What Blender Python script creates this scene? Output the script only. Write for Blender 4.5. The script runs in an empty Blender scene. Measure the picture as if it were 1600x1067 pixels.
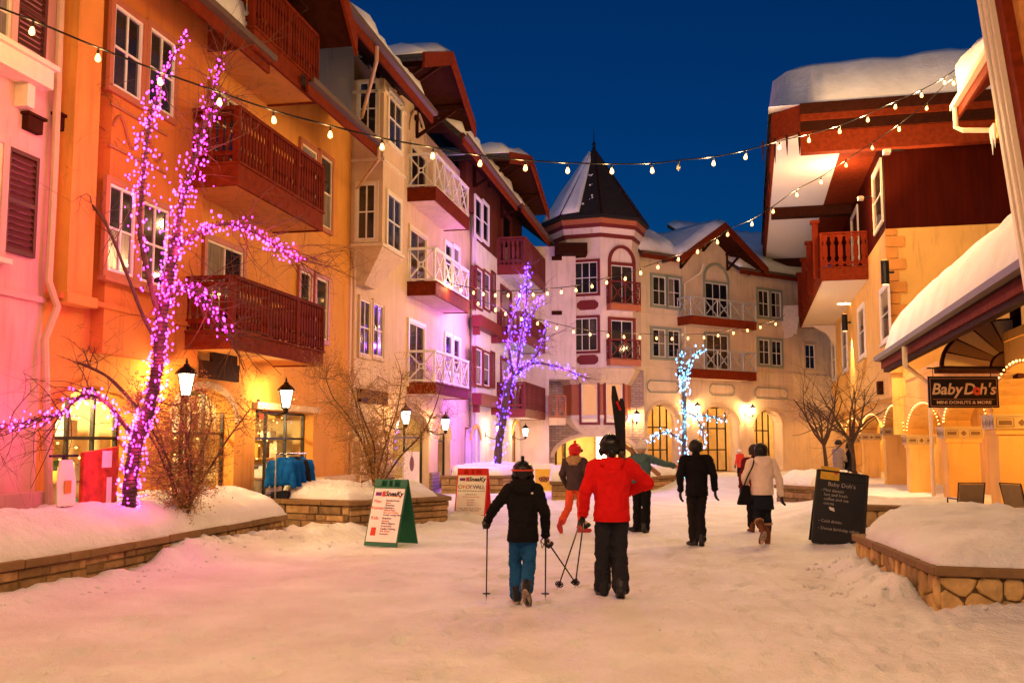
import bpy, bmesh, math, random
import numpy as np
from mathutils import Vector, Matrix, noise as mnoise

SC = bpy.context.scene
COL = SC.collection
R = math.radians
rnd = random.Random(11)

# ------------------------------------------------------------------ camera
FPX, EYE, HORIZON = 1556.0, 1.75, 690.0          # focal length and horizon in photo pixels (1600 x 1067)
YAW = math.atan((1095.0 - 800.0) / FPX)           # the street runs to a point right of the middle
PITCH = math.atan((HORIZON - 533.5) / FPX)
cam = bpy.data.cameras.new('camera'); cam.sensor_width = 36.0
cam.lens = 36.0 * FPX / 1600.0; cam.clip_start = 0.1; cam.clip_end = 3000
camo = bpy.data.objects.new('camera', cam); COL.objects.link(camo)
camo.location = (0, 0, EYE); camo.rotation_euler = (R(90) + PITCH, 0, YAW)
SC.camera = camo

# ------------------------------------------------------------------ world, sun, exposure
W = bpy.data.worlds.new('World'); SC.world = W; W.use_nodes = True
wn = W.node_tree.nodes; wl = W.node_tree.links
bg = wn['Background']
sky = wn.new('ShaderNodeTexSky'); sky.sky_type = 'NISHITA'; sky.sun_disc = False
sky.sun_elevation = R(5.0); sky.sun_rotation = R(165); sky.air_density = 1.0; sky.dust_density = 0.0; sky.ozone_density = 3.0
tint = wn.new('ShaderNodeMix'); tint.data_type = 'RGBA'; tint.blend_type = 'MULTIPLY'
tint.inputs[0].default_value = 1.0; tint.inputs[7].default_value = (0.008, 0.385, 1.0, 1)
wl.new(sky.outputs[0], tint.inputs[6]); wl.new(tint.outputs[2], bg.inputs[0])
bg.inputs[1].default_value = 0.0275
sun = bpy.data.lights.new('sun', 'SUN'); sun.energy = 0.15; sun.angle = R(60); sun.color = (0.50, 0.66, 1.0)
suno = bpy.data.objects.new('sun', sun); COL.objects.link(suno); suno.rotation_euler = (R(48), 0, R(-15))
SC.view_settings.view_transform = 'Standard'; SC.view_settings.look = 'None'
SC.view_settings.exposure = 0.82; SC.view_settings.gamma = 1.0
try: SC.view_settings.use_curve_mapping = False
except Exception: pass
SC.cycles.use_denoising = True
SC.cycles.max_bounces = 5; SC.cycles.diffuse_bounces = 3; SC.cycles.glossy_bounces = 2
SC.cycles.transparent_max_bounces = 10; SC.cycles.transmission_bounces = 2
SC.cycles.sample_clamp_indirect = 3.0; SC.cycles.caustics_reflective = False; SC.cycles.caustics_refractive = False
WARM = (1.0, 0.60, 0.235); WARMW = (1.0, 0.58, 0.22)

# ------------------------------------------------------------------ measuring: a photo pixel seen on a known plane
_cy, _sy, _cp, _sp = math.cos(YAW), math.sin(YAW), math.cos(PITCH), math.sin(PITCH)
FWD = Vector((-_sy * _cp, _cy * _cp, _sp)); RGT = Vector((_cy, _sy, 0)); UPV = RGT.cross(FWD)
EYEV = Vector((0, 0, EYE))
def ray(px, py): return FWD + RGT * ((px - 800) / FPX) + UPV * ((533.5 - py) / FPX)
def ground(px, py, z=0.0):
    d = ray(px, py); t = (z - EYE) / d.z; return EYEV + d * t
def dep(px, py, dist):                                # a point at a given horizontal distance ahead
    d = ray(px, py); h = Vector((d.x, d.y, 0)); k = dist / (h.dot(Vector((-_sy, _cy, 0)))); return EYEV + d * k
class Face:                                           # a vertical wall plane: s along it, o out of it
    def __init__(self, x, y, ang, side):
        a = R(ang); self.O = Vector((x, y, 0)); self.u = Vector((math.sin(a), math.cos(a), 0))
        self.n = Vector((math.cos(a), -math.sin(a), 0)) * side
    def P(self, s, z, o=0.0): return self.O + self.u * s + self.n * o + Vector((0, 0, z))
    def hit(self, px, py, o=0.0):
        d = ray(px, py); q = self.O + self.n * o
        t = (q - EYEV).dot(self.n) / d.dot(self.n); p = EYEV + d * t
        return (p - self.O).dot(self.u), p.z
    def rect(self, x0, x1, yt, yb, o=0.0):            # yt, yb at the edge x0
        ym = (yt + yb) / 2
        s0 = self.hit(x0, ym, o)[0]; s1 = self.hit(x1, ym, o)[0]
        return (min(s0, s1), max(s0, s1), self.hit(x0, yb, o)[1], self.hit(x0, yt, o)[1])

# ------------------------------------------------------------------ materials
MATS = {}
def _new(name):
    m = bpy.data.materials.new(name); m.use_nodes = True; nt = m.node_tree
    return m, nt, nt.nodes['Principled BSDF']
def mat(name, col, rough=0.6, metal=0.0, var=0.12, scale=6.0, bump=0.0, bscale=60.0, stretch=(1, 1, 1), spec=0.22, objvar=0.0, dirt=0.0):
    if name in MATS: return MATS[name]
    m, nt, b = _new(name); N = nt.nodes; L = nt.links
    b.inputs['Roughness'].default_value = rough; b.inputs['Metallic'].default_value = metal
    b.inputs['Specular IOR Level'].default_value = spec
    tc = N.new('ShaderNodeTexCoord'); mp = N.new('ShaderNodeMapping'); mp.inputs['Scale'].default_value = stretch
    L.new(tc.outputs['Object'], mp.inputs[0])
    nz = N.new('ShaderNodeTexNoise'); nz.inputs['Scale'].default_value = scale; nz.inputs['Detail'].default_value = 5
    L.new(mp.outputs[0], nz.inputs['Vector'])
    rp = N.new('ShaderNodeMapRange'); rp.inputs[1].default_value = 0.25; rp.inputs[2].default_value = 0.75
    rp.inputs[3].default_value = 1 - var; rp.inputs[4].default_value = 1 + var; L.new(nz.outputs[0], rp.inputs[0])
    val = rp.outputs[0]
    if objvar:
        oi = N.new('ShaderNodeObjectInfo'); r2 = N.new('ShaderNodeMapRange'); r2.inputs[3].default_value = 1 - objvar; r2.inputs[4].default_value = 1 + objvar
        L.new(oi.outputs['Random'], r2.inputs[0]); mm = N.new('ShaderNodeMath'); mm.operation = 'MULTIPLY'
        L.new(val, mm.inputs[0]); L.new(r2.outputs[0], mm.inputs[1]); val = mm.outputs[0]
    if dirt:   # rain streaks and blotches
        m3 = N.new('ShaderNodeMapping'); m3.inputs['Scale'].default_value = (2.4, 2.4, .22); L.new(tc.outputs['Object'], m3.inputs[0])
        n4 = N.new('ShaderNodeTexNoise'); n4.inputs['Scale'].default_value = 2.0; n4.inputs['Detail'].default_value = 7; n4.inputs['Roughness'].default_value = .65; L.new(m3.outputs[0], n4.inputs['Vector'])
        r4 = N.new('ShaderNodeMapRange'); r4.inputs[1].default_value = .52; r4.inputs[2].default_value = .78; r4.inputs[3].default_value = 1.0; r4.inputs[4].default_value = 1 - dirt; L.new(n4.outputs[0], r4.inputs[0])
        m4 = N.new('ShaderNodeMath'); m4.operation = 'MULTIPLY'; L.new(val, m4.inputs[0]); L.new(r4.outputs[0], m4.inputs[1]); val = m4.outputs[0]
    hs = N.new('ShaderNodeHueSaturation'); hs.inputs['Color'].default_value = (*col, 1); L.new(val, hs.inputs['Value'])
    L.new(hs.outputs[0], b.inputs['Base Color'])
    if bump:
        n2 = N.new('ShaderNodeTexNoise'); n2.inputs['Scale'].default_value = bscale; n2.inputs['Detail'].default_value = 4
        L.new(mp.outputs[0], n2.inputs['Vector'])
        bp = N.new('ShaderNodeBump'); bp.inputs['Strength'].default_value = bump; bp.inputs['Distance'].default_value = 0.02
        L.new(n2.outputs[0], bp.inputs['Height']); L.new(bp.outputs[0], b.inputs['Normal'])
    MATS[name] = m; return m
def stucco(name, col): return mat(name, col, 0.85, var=0.10, scale=1.3, bump=0.45, bscale=45, spec=0.2, dirt=0.35)
def paint(name, col, rough=0.5): return mat(name, col, rough, var=0.06, scale=9, bump=0.06, bscale=25)
def wood(name, col, rough=0.55): return mat(name, col, 0.75, var=0.28, scale=7, bump=0.3, bscale=14, stretch=(1, 1, 1), objvar=0.16, spec=0.04)
def cloth(name, col, bump=0.5): return mat(name, col, 0.9, var=0.07, scale=9, bump=bump, bscale=11, spec=0.06)
def glow(name, col, strength, alpha=0.0, sample=False):
    """a lit glass: it shines and still lets light through"""
    if name in MATS: return MATS[name]
    m, nt, b = _new(name); N = nt.nodes; L = nt.links; N.remove(b)
    e = N.new('ShaderNodeEmission'); e.inputs[0].default_value = (*col, 1); e.inputs[1].default_value = strength
    t = N.new('ShaderNodeBsdfTransparent'); a = N.new('ShaderNodeAddShader')
    L.new(e.outputs[0], a.inputs[0]); L.new(t.outputs[0], a.inputs[1]); L.new(a.outputs[0], N['Material Output'].inputs[0])
    if not sample:
        try: m.cycles.emission_sampling = 'NONE'
        except Exception: pass
    MATS[name] = m; return m
def clear_glass(name):
    if name in MATS: return MATS[name]
    m, nt, b = _new(name); N = nt.nodes; L = nt.links; N.remove(b)
    g = N.new('ShaderNodeBsdfGlossy'); g.inputs['Roughness'].default_value = 0.03
    t = N.new('ShaderNodeBsdfTransparent'); t.inputs[0].default_value = (0.93, 0.95, 0.95, 1)
    lw = N.new('ShaderNodeLayerWeight'); lw.inputs[0].default_value = 0.35; fr = N.new('ShaderNodeMath'); fr.operation = 'MULTIPLY'; fr.inputs[1].default_value = 0.22; L.new(lw.outputs['Facing'], fr.inputs[0])
    x = N.new('ShaderNodeMixShader'); L.new(fr.outputs[0], x.inputs[0]); L.new(t.outputs[0], x.inputs[1]); L.new(g.outputs[0], x.inputs[2])
    L.new(x.outputs[0], N['Material Output'].inputs[0]); MATS[name] = m; return m
def masonry(name, c1, c2, mortar, sx=0.5, sy=0.14):    # stone courses too far away to build one by one
    if name in MATS: return MATS[name]
    m, nt, b = _new(name); N = nt.nodes; L = nt.links
    tc = N.new('ShaderNodeTexCoord'); sp = N.new('ShaderNodeSeparateXYZ'); L.new(tc.outputs['Object'], sp.inputs[0])
    ad = N.new('ShaderNodeMath'); L.new(sp.outputs[0], ad.inputs[0]); L.new(sp.outputs[1], ad.inputs[1])
    cb = N.new('ShaderNodeCombineXYZ'); L.new(ad.outputs[0], cb.inputs[0]); L.new(sp.outputs[2], cb.inputs[1])
    br = N.new('ShaderNodeTexBrick'); br.inputs['Scale'].default_value = 1.0; br.inputs['Brick Width'].default_value = sx
    br.inputs['Row Height'].default_value = sy; br.inputs['Mortar Size'].default_value = 0.012
    br.inputs['Color1'].default_value = (*c1, 1); br.inputs['Color2'].default_value = (*c2, 1); br.inputs['Mortar'].default_value = (*mortar, 1)
    L.new(cb.outputs[0], br.inputs['Vector']); L.new(br.outputs[0], b.inputs['Base Color'])
    bp = N.new('ShaderNodeBump'); bp.inputs['Strength'].default_value = 0.8; bp.inputs['Distance'].default_value = 0.03; bp.invert = True
    L.new(br.outputs['Fac'], bp.inputs['Height']); L.new(bp.outputs[0], b.inputs['Normal'])
    b.inputs['Roughness'].default_value = 0.85; MATS[name] = m; return m
def siding(name, col, width=0.16):                     # narrow vertical boards, a few pixels each
    if name in MATS: return MATS[name]
    m = mat(name, col, 0.75, var=0.25, scale=3, stretch=(1, 1, 0.15), spec=0.03); nt = m.node_tree; N = nt.nodes; L = nt.links; b = N['Principled BSDF']
    tc = N.new('ShaderNodeTexCoord'); sp = N.new('ShaderNodeSeparateXYZ'); L.new(tc.outputs['Object'], sp.inputs[0])
    ad = N.new('ShaderNodeMath'); L.new(sp.outputs[0], ad.inputs[0]); L.new(sp.outputs[1], ad.inputs[1])
    dv = N.new('ShaderNodeMath'); dv.operation = 'DIVIDE'; dv.inputs[1].default_value = width; L.new(ad.outputs[0], dv.inputs[0])
    fr = N.new('ShaderNodeMath'); fr.operation = 'FRACT'; L.new(dv.outputs[0], fr.inputs[0])
    pk = N.new('ShaderNodeMath'); pk.operation = 'GREATER_THAN'; pk.inputs[1].default_value = 0.12; L.new(fr.outputs[0], pk.inputs[0])
    bp = N.new('ShaderNodeBump'); bp.inputs['Distance'].default_value = 0.03; L.new(pk.outputs[0], bp.inputs['Height']); L.new(bp.outputs[0], b.inputs['Normal'])
    return m
def snowmat(name, bs=9.0, strength=0.6):
    if name in MATS: return MATS[name]
    m, nt, b = _new(name); N = nt.nodes; L = nt.links
    tc = N.new('ShaderNodeTexCoord')
    b.inputs['Roughness'].default_value = 0.62; b.inputs['Specular IOR Level'].default_value = 0.25
    nz = N.new('ShaderNodeTexNoise'); nz.inputs['Scale'].default_value = 1.1; nz.inputs['Detail'].default_value = 8
    L.new(tc.outputs['Object'], nz.inputs['Vector'])
    cr = N.new('ShaderNodeValToRGB'); cr.color_ramp.elements[0].position = 0.3; cr.color_ramp.elements[0].color = (0.70, 0.68, 0.67, 1)
    cr.color_ramp.elements[1].position = 0.7; cr.color_ramp.elements[1].color = (0.86, 0.86, 0.87, 1)
    L.new(nz.outputs[0], cr.inputs[0]); L.new(cr.outputs[0], b.inputs['Base Color'])
    n2 = N.new('ShaderNodeTexNoise'); n2.inputs['Scale'].default_value = bs; n2.inputs['Detail'].default_value = 9; n2.inputs['Roughness'].default_value = 0.62
    L.new(tc.outputs['Object'], n2.inputs['Vector'])
    bp = N.new('ShaderNodeBump'); bp.inputs['Strength'].default_value = strength; bp.inputs['Distance'].default_value = 0.085
    n3 = N.new('ShaderNodeTexNoise'); n3.inputs['Scale'].default_value = bs * 7; n3.inputs['Detail'].default_value = 4; L.new(tc.outputs['Object'], n3.inputs['Vector'])
    ma = N.new('ShaderNodeMath'); ma.operation = 'MULTIPLY_ADD'; ma.inputs[1].default_value = 0.22; L.new(n3.outputs[0], ma.inputs[0]); L.new(n2.outputs[0], ma.inputs[2])
    L.new(ma.outputs[0], bp.inputs['Height']); L.new(bp.outputs[0], b.inputs['Normal'])
    MATS[name] = m; return m

M_SNOW = snowmat('snow', 7.0, 0.85); M_SNOWROOF = snowmat('roof_snow', 2.2, 0.4)
M_PANE = mat('dark_pane', (0.012, 0.014, 0.02), 0.06, var=0.3, scale=0.7, spec=0.6)
M_PANEC = mat('curtained_pane', (0.20, 0.16, 0.12), 0.12, var=0.4, scale=9, stretch=(3, 3, .2), spec=0.6); M_PANEB = mat('dim_pane', (0.035, 0.028, 0.022), 0.05, var=0.6, scale=1.5, spec=0.7)
M_GLASS = clear_glass('shop_glass')
M_REDWOOD = wood('red_brown_wood', (0.13, 0.015, 0.004))
M_DARKWOOD = wood('dark_brown_wood', (0.036, 0.009, 0.004))
M_FASCIA = wood('fascia_wood', (0.16, 0.023, 0.006))
M_WHITE = paint('white_paint', (0.76, 0.72, 0.66)); M_CREAM = paint('cream_paint', (0.72, 0.60, 0.42))
M_IRON = mat('black_iron', (0.02, 0.018, 0.016), 0.45, metal=0.6, var=0.2, scale=20)
M_SHINGLE = masonry('shingle', (0.055, 0.045, 0.04), (0.035, 0.03, 0.028), (0.015, 0.013, 0.012), 0.3, 0.16)
M_STONE = mat('planter_stone', (0.30, 0.18, 0.08), 0.85, var=0.35, scale=9, bump=0.8, bscale=22, objvar=0.45)
M_CAP = mat('planter_cap', (0.20, 0.115, 0.05), 0.85, var=0.2, scale=6, bump=0.5, bscale=30, objvar=0.12)
M_MORTAR = mat('mortar', (0.15, 0.10, 0.055), 0.95, var=0.2)
M_BARK = mat('bark', (0.085, 0.05, 0.034), 0.9, var=0.3, scale=12, bump=0.8, bscale=30)
M_TWIG2 = mat('shrub_twig', (0.24, 0.125, 0.05), 0.85, var=0.3, scale=8)
M_TWIG = mat('twig', (0.11, 0.055, 0.03), 0.85, var=0.25, scale=8)
M_BULB = glow('warm_bulb', (1.0, 0.42, 0.10), 2.6)
M_LANT = glow('lantern_glass', (1.0, 0.84, 0.64), 5.0)
M_DEADBULB = mat('unlit_bulb', (0.45, 0.33, 0.2), 0.15, var=0.1)

# ------------------------------------------------------------------ objects
ORG = {}
def thing(name, label, cat, loc=(0, 0, 0), group=None, kind=None):
    o = bpy.data.objects.new(name, None); o.empty_display_size = 0.2; COL.objects.link(o)
    o.location = loc; ORG[o] = Vector(loc); o['label'] = label; o['category'] = cat
    if group: o['group'] = group
    if kind: o['kind'] = kind
    return o
def tag(o, label, cat, group=None, kind=None):
    if label: o['label'] = label
    if cat: o['category'] = cat
    if group: o['group'] = group
    if kind: o['kind'] = kind
    return o
class MB:
    """collects shapes and links them as one mesh object"""
    def __init__(self): self.v = []; self.f = []; self.m = []; self.mi = 0
    def add(self, vs, fs):
        b = len(self.v); self.v.extend([tuple(p) for p in vs])
        for f in fs: self.f.append(tuple(i + b for i in f)); self.m.append(self.mi)
        return self
    def hexa(self, p):   # 8 corners: bottom 4 then top 4
        return self.add(p, [(0, 3, 2, 1), (4, 5, 6, 7), (0, 1, 5, 4), (1, 2, 6, 5), (2, 3, 7, 6), (3, 0, 4, 7)])
    def box(self, x0, x1, y0, y1, z0, z1):
        return self.hexa([(x0, y0, z0), (x1, y0, z0), (x1, y1, z0), (x0, y1, z0), (x0, y0, z1), (x1, y0, z1), (x1, y1, z1), (x0, y1, z1)])
    def fbox(self, F, s0, s1, z0, z1, o0, o1):
        c = [F.P(s0, z0, o0), F.P(s1, z0, o0), F.P(s1, z0, o1), F.P(s0, z0, o1)]
        return self.hexa(c + [p + Vector((0, 0, z1 - z0)) for p in c])
    def quad(self, a, b, c, d): return self.add([a, b, c, d], [(0, 1, 2, 3)])
    def poly(self, pts): return self.add(pts, [tuple(range(len(pts)))])
    def prism(self, pts, vec):
        n = len(pts); v = Vector(vec); q = [Vector(p) for p in pts]
        return self.add(q + [p + v for p in q], [tuple(range(n))[::-1], tuple(range(n, 2 * n))] + [(i, (i + 1) % n, n + (i + 1) % n, n + i) for i in range(n)])
    def bar(self, a, b, w, h=None, up=Vector((0, 0, 1))):
        a = Vector(a); b = Vector(b); h = h or w; d = (b - a).normalized()
        sd = d.cross(up)
        if sd.length < 1e-4: sd = d.cross(Vector((1, 0, 0)))
        sd.normalize(); uu = sd.cross(d).normalized()
        c = [(-w / 2, -h / 2), (w / 2, -h / 2), (w / 2, h / 2), (-w / 2, h / 2)]
        return self.hexa([a + sd * x + uu * y for x, y in c] + [b + sd * x + uu * y for x, y in c])
    def tube(self, pts, rad, n=8, cap=True):
        pts = [Vector(p) for p in pts]
        if not hasattr(rad, '__len__'): rad = [rad] * len(pts)
        b = len(self.v); prev = None
        for i, p in enumerate(pts):
            d = (pts[min(i + 1, len(pts) - 1)] - pts[max(i - 1, 0)])
            if d.length < 1e-9: d = Vector((0, 0, 1))
            d.normalize()
            if prev is None:
                sd = d.cross(Vector((0.3, 0.9, 0.2)));
                if sd.length < 1e-3: sd = d.cross(Vector((1, 0, 0)))
            else: sd = prev - d * prev.dot(d)
            sd.normalize(); prev = sd; uu = d.cross(sd)
            for k in range(n):
                a = 2 * math.pi * k / n
                self.v.append(tuple(p + (sd * math.cos(a) + uu * math.sin(a)) * rad[i]))
        for i in range(len(pts) - 1):
            for k in range(n):
                k2 = (k + 1) % n
                self.f.append((b + i * n + k, b + i * n + k2, b + (i + 1) * n + k2, b + (i + 1) * n + k)); self.m.append(self.mi)
        if cap:
            self.f.append(tuple(b + k for k in range(n))[::-1]); self.m.append(self.mi)
            e = b + (len(pts) - 1) * n
            self.f.append(tuple(e + k for k in range(n))); self.m.append(self.mi)
        return self
    def lathe(self, prof, c, n=16, ax=None):
        """prof: (radius, height) pairs about the vertical through c"""
        c = Vector(c); b = len(self.v)
        for r, z in prof:
            for k in range(n):
                a = 2 * math.pi * k / n
                self.v.append((c.x + r * math.cos(a), c.y + r * math.sin(a), c.z + z))
        for i in range(len(prof) - 1):
            for k in range(n):
                k2 = (k + 1) % n
                self.f.append((b + i * n + k, b + i * n + k2, b + (i + 1) * n + k2, b + (i + 1) * n + k)); self.m.append(self.mi)
        self.f.append(tuple(b + k for k in range(n))[::-1]); self.m.append(self.mi)
        e = b + (len(prof) - 1) * n
        self.f.append(tuple(e + k for k in range(n))); self.m.append(self.mi)
        return self
    def ball(self, c, r, sub=1, sc=(1, 1, 1)):
        V, Fc = ICO[sub]; c = Vector(c)
        return self.add([(c.x + v[0] * r * sc[0], c.y + v[1] * r * sc[1], c.z + v[2] * r * sc[2]) for v in V], Fc)
    def build(self, name, mats, parent=None, smooth=False, local=False, bevel=0.0, loc=None):
        me = bpy.data.meshes.new(name)
        org = Vector((0, 0, 0))
        if parent is not None and not local: org = ORG.get(parent, org)
        if loc is not None: org = Vector(loc)
        me.from_pydata([(v[0] - org.x, v[1] - org.y, v[2] - org.z) for v in self.v], [], self.f)
        if not isinstance(mats, (list, tuple)): mats = [mats]
        for m in mats: me.materials.append(m)
        if len(mats) > 1: me.polygons.foreach_set('material_index', self.m)
        if smooth: me.polygons.foreach_set('use_smooth', [True] * len(self.f))
        me.update()
        o = bpy.data.objects.new(name, me); COL.objects.link(o)
        if parent is not None:
            o.parent = parent; ORG[o] = Vector((0, 0, 0)) if local else org
        elif loc is not None: o.location = loc; ORG[o] = Vector(loc)
        if bevel:
            b = o.modifiers.new('bevel', 'BEVEL'); b.width = bevel; b.segments = 1; b.limit_method = 'ANGLE'
        return o
def _ico():
    out = {}
    for s in (1, 2, 3):
        bm = bmesh.new(); bmesh.ops.create_icosphere(bm, subdivisions=s, radius=1)
        bm.verts.index_update()
        out[s] = ([tuple(v.co) for v in bm.verts], [tuple(v.index for v in f.verts) for f in bm.faces]); bm.free()
    return out
ICO = _ico()
def lamp(name, loc, energy, color=WARM, radius=0.06, parent=None):
    l = bpy.data.lights.new(name, 'POINT'); l.energy = energy; l.color = color; l.shadow_soft_size = radius
    o = bpy.data.objects.new(name, l); COL.objects.link(o)
    loc = Vector(loc)
    if parent is not None: o.parent = parent; loc = loc - ORG.get(parent, Vector((0, 0, 0)))
    o.location = loc; return o
def copy_tree(o, parent=None):
    c = o.copy(); COL.objects.link(c); c.parent = parent; ORG[c] = ORG.get(o, Vector())
    for ch in o.children: copy_tree(ch, c)
    return c
def fbm(x, y, z=0.0, oct=4): return mnoise.fractal(Vector((x, y, z)), 1.0, 2.0, oct, noise_basis='PERLIN_ORIGINAL')
def text_mesh(name, body, size, parent, m, loc, rot, align='CENTER', shear=0.0, extrude=0.002, bold=0.0):
    cu = bpy.data.curves.new(name, 'FONT'); cu.body = body; cu.size = size; cu.align_x = align; cu.align_y = 'CENTER'
    cu.shear = shear; cu.extrude = extrude; cu.offset = bold; cu.resolution_u = 3
    t = bpy.data.objects.new('tmp', cu)
    me = bpy.data.meshes.new_from_object(t)
    bpy.data.objects.remove(t); me.materials.clear(); me.materials.append(m)
    o = bpy.data.objects.new(name, me); COL.objects.link(o); o.parent = parent; o.location = loc; o.rotation_euler = rot
    return o
# ------------------------------------------------------------------ building pieces
def wall(parent, F, s0, s1, z0, z1, holes, m, thick=0.35, name='wall', o=0.0):
    mb = MB()
    S = sorted(set([s0, s1] + [min(max(h[0], s0), s1) for h in holes] + [min(max(h[1], s0), s1) for h in holes]))
    Z = sorted(set([z0, z1] + [min(max(h[2], z0), z1) for h in holes] + [min(max(h[3], z0), z1) for h in holes]))
    for i in range(len(S) - 1):
        for j in range(len(Z) - 1):
            cs = (S[i] + S[i + 1]) / 2; cz = (Z[j] + Z[j + 1]) / 2
            if any(h[0] < cs < h[1] and h[2] < cz < h[3] for h in holes): continue
            mb.quad(F.P(S[i], Z[j], o), F.P(S[i + 1], Z[j], o), F.P(S[i + 1], Z[j + 1], o), F.P(S[i], Z[j + 1], o))
    for h in holes:
        a, b, c, d = h[:4]; ah = h[4] if len(h) > 4 else 0
        for (p, q) in (((a, c), (a, d - ah)), ((b, c), (b, d - ah))):
            mb.quad(F.P(*p, o), F.P(*p, o - thick), F.P(*q, o - thick), F.P(*q, o))
        if ah:
            n = 14; pts = [((a + b) / 2 - (b - a) / 2 * math.cos(math.pi * k / n), d - ah + ah * math.sin(math.pi * k / n)) for k in range(n + 1)]
            for k in range(n):
                p, q = pts[k], pts[k + 1]
                mb.quad(F.P(*p, o), F.P(*q, o), F.P(q[0], d, o), F.P(p[0], d, o))
                mb.quad(F.P(*p, o), F.P(*p, o - thick), F.P(*q, o - thick), F.P(*q, o))
        else: mb.quad(F.P(a, d, o), F.P(b, d, o), F.P(b, d, o - thick), F.P(a, d, o - thick))
    return mb.build(name, m, parent)
def arch_trim(parent, F, a, b, zs, ah, w, m, proud=0.05, name='arch_trim', o=0.0):
    mb = MB(); n = 16; c = (a + b) / 2; r = (b - a) / 2
    for k in range(n):
        t0, t1 = math.pi * k / n, math.pi * (k + 1) / n
        q = []
        for t, rr, hh in ((t0, r, ah), (t1, r, ah), (t1, r + w, ah + w), (t0, r + w, ah + w)):
            q.append((c - rr * math.cos(t), zs + hh * math.sin(t)))
        mb.hexa([F.P(*p, o + 0.002) for p in q] + [F.P(*p, o + proud) for p in q])
    return mb.build(name, m, parent)
def window(parent, F, rc, cols=2, rows=2, casing=None, frame=None, cw=0.12, o=0.0, pane=None, sill=None, arch=0.0, proud=0.07, name='window'):
    s0, s1, z0, z1 = rc; casing = casing or M_WHITE; frame = frame or M_WHITE; pane = pane or M_PANE
    mb = MB()
    mb.fbox(F, s0 - cw, s0, z0 - cw, z1 + cw, o + .002, o + proud); mb.fbox(F, s1, s1 + cw, z0 - cw, z1 + cw, o + .002, o + proud)
    mb.fbox(F, s0, s1, z1, z1 + cw, o + .002, o + proud); mb.fbox(F, s0, s1, z0 - cw, z0, o + .002, o + proud)
    w = mb.build(name, casing, parent)
    f = min(0.05, (s1 - s0) * 0.09); t = 0.018
    fr = MB()
    fr.fbox(F, s0, s0 + f, z0, z1, o + .004, o + .045); fr.fbox(F, s1 - f, s1, z0, z1, o + .004, o + .045)
    fr.fbox(F, s0 + f, s1 - f, z1 - f, z1, o + .004, o + .045); fr.fbox(F, s0 + f, s1 - f, z0, z0 + f, o + .004, o + .045)
    a, b, c, d = s0 + f, s1 - f, z0 + f, z1 - f
    for i in range(1, cols): x = a + (b - a) * i / cols; fr.fbox(F, x - t, x + t, c, d, o + .006, o + .035)
    for j in range(1, rows):
        z = c + (d - c) * j / rows
        for i in range(cols): fr.fbox(F, a + (b - a) * i / cols + (t if i else 0), a + (b - a) * (i + 1) / cols - (t if i < cols - 1 else 0), z - t, z + t, o + .006, o + .034)
    fr.build('frame', frame, w)
    vr = rnd.random(); side = rnd.choice((0, cols - 1))
    for i in range(cols):
        for j in range(rows):
            p = MB(); tl = rnd.uniform(-.004, .004)
            x0, x1 = a + (b - a) * i / cols + .003, a + (b - a) * (i + 1) / cols - .003
            y0, y1 = c + (d - c) * j / rows + .003, c + (d - c) * (j + 1) / rows - .003
            c4 = [F.P(x0, y0, o + .012), F.P(x1, y0, o + .012 + tl), F.P(x1, y1, o + .012 + tl), F.P(x0, y1, o + .012)]
            p.hexa([q - F.n * .006 for q in c4] + c4)
            pm = pane if pane is not M_PANE else (M_PANEC if (vr < .2 and i == side) or (.2 <= vr < .3 and j == 0) else M_PANEB if vr > .6 else M_PANE)
            p.build('pane', pm, w)
    if sill:
        sb = MB(); sb.fbox(F, s0 - cw - .05, s1 + cw + .05, z0 - cw - .07, z0 - cw - .002, o + .002, o + proud + .08); sb.build('sill', sill, w)
    return w
def shutter(parent, F, s0, s1, z0, z1, m, o=0.0):
    mb = MB(); t = 0.06
    mb.fbox(F, s0, s0 + t, z0, z1, o + .01, o + .06); mb.fbox(F, s1 - t, s1, z0, z1, o + .01, o + .06)
    zm = (z0 + z1) / 2
    for a, b in ((z0, z0 + t), (zm - t / 2, zm + t / 2), (z1 - t, z1)): mb.fbox(F, s0 + t, s1 - t, a, b, o + .01, o + .058)
    sh = mb.build('shutter', m, parent)
    n = max(6, int((z1 - z0) / 0.09))
    lv = MB()
    for k in range(n):
        z = z0 + t + (z1 - z0 - 2 * t) * (k + .5) / n; dz = (z1 - z0) / n * .42
        q = [(z - dz, .05), (z - dz + .012, .052), (z + dz, .018), (z + dz - .012, .016)]
        lv.prism([F.P(s0 + t, zz, o + oo) for zz, oo in q], F.u * (s1 - s0 - 2 * t))
    lv.build('louvre', m, sh); return sh
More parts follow.
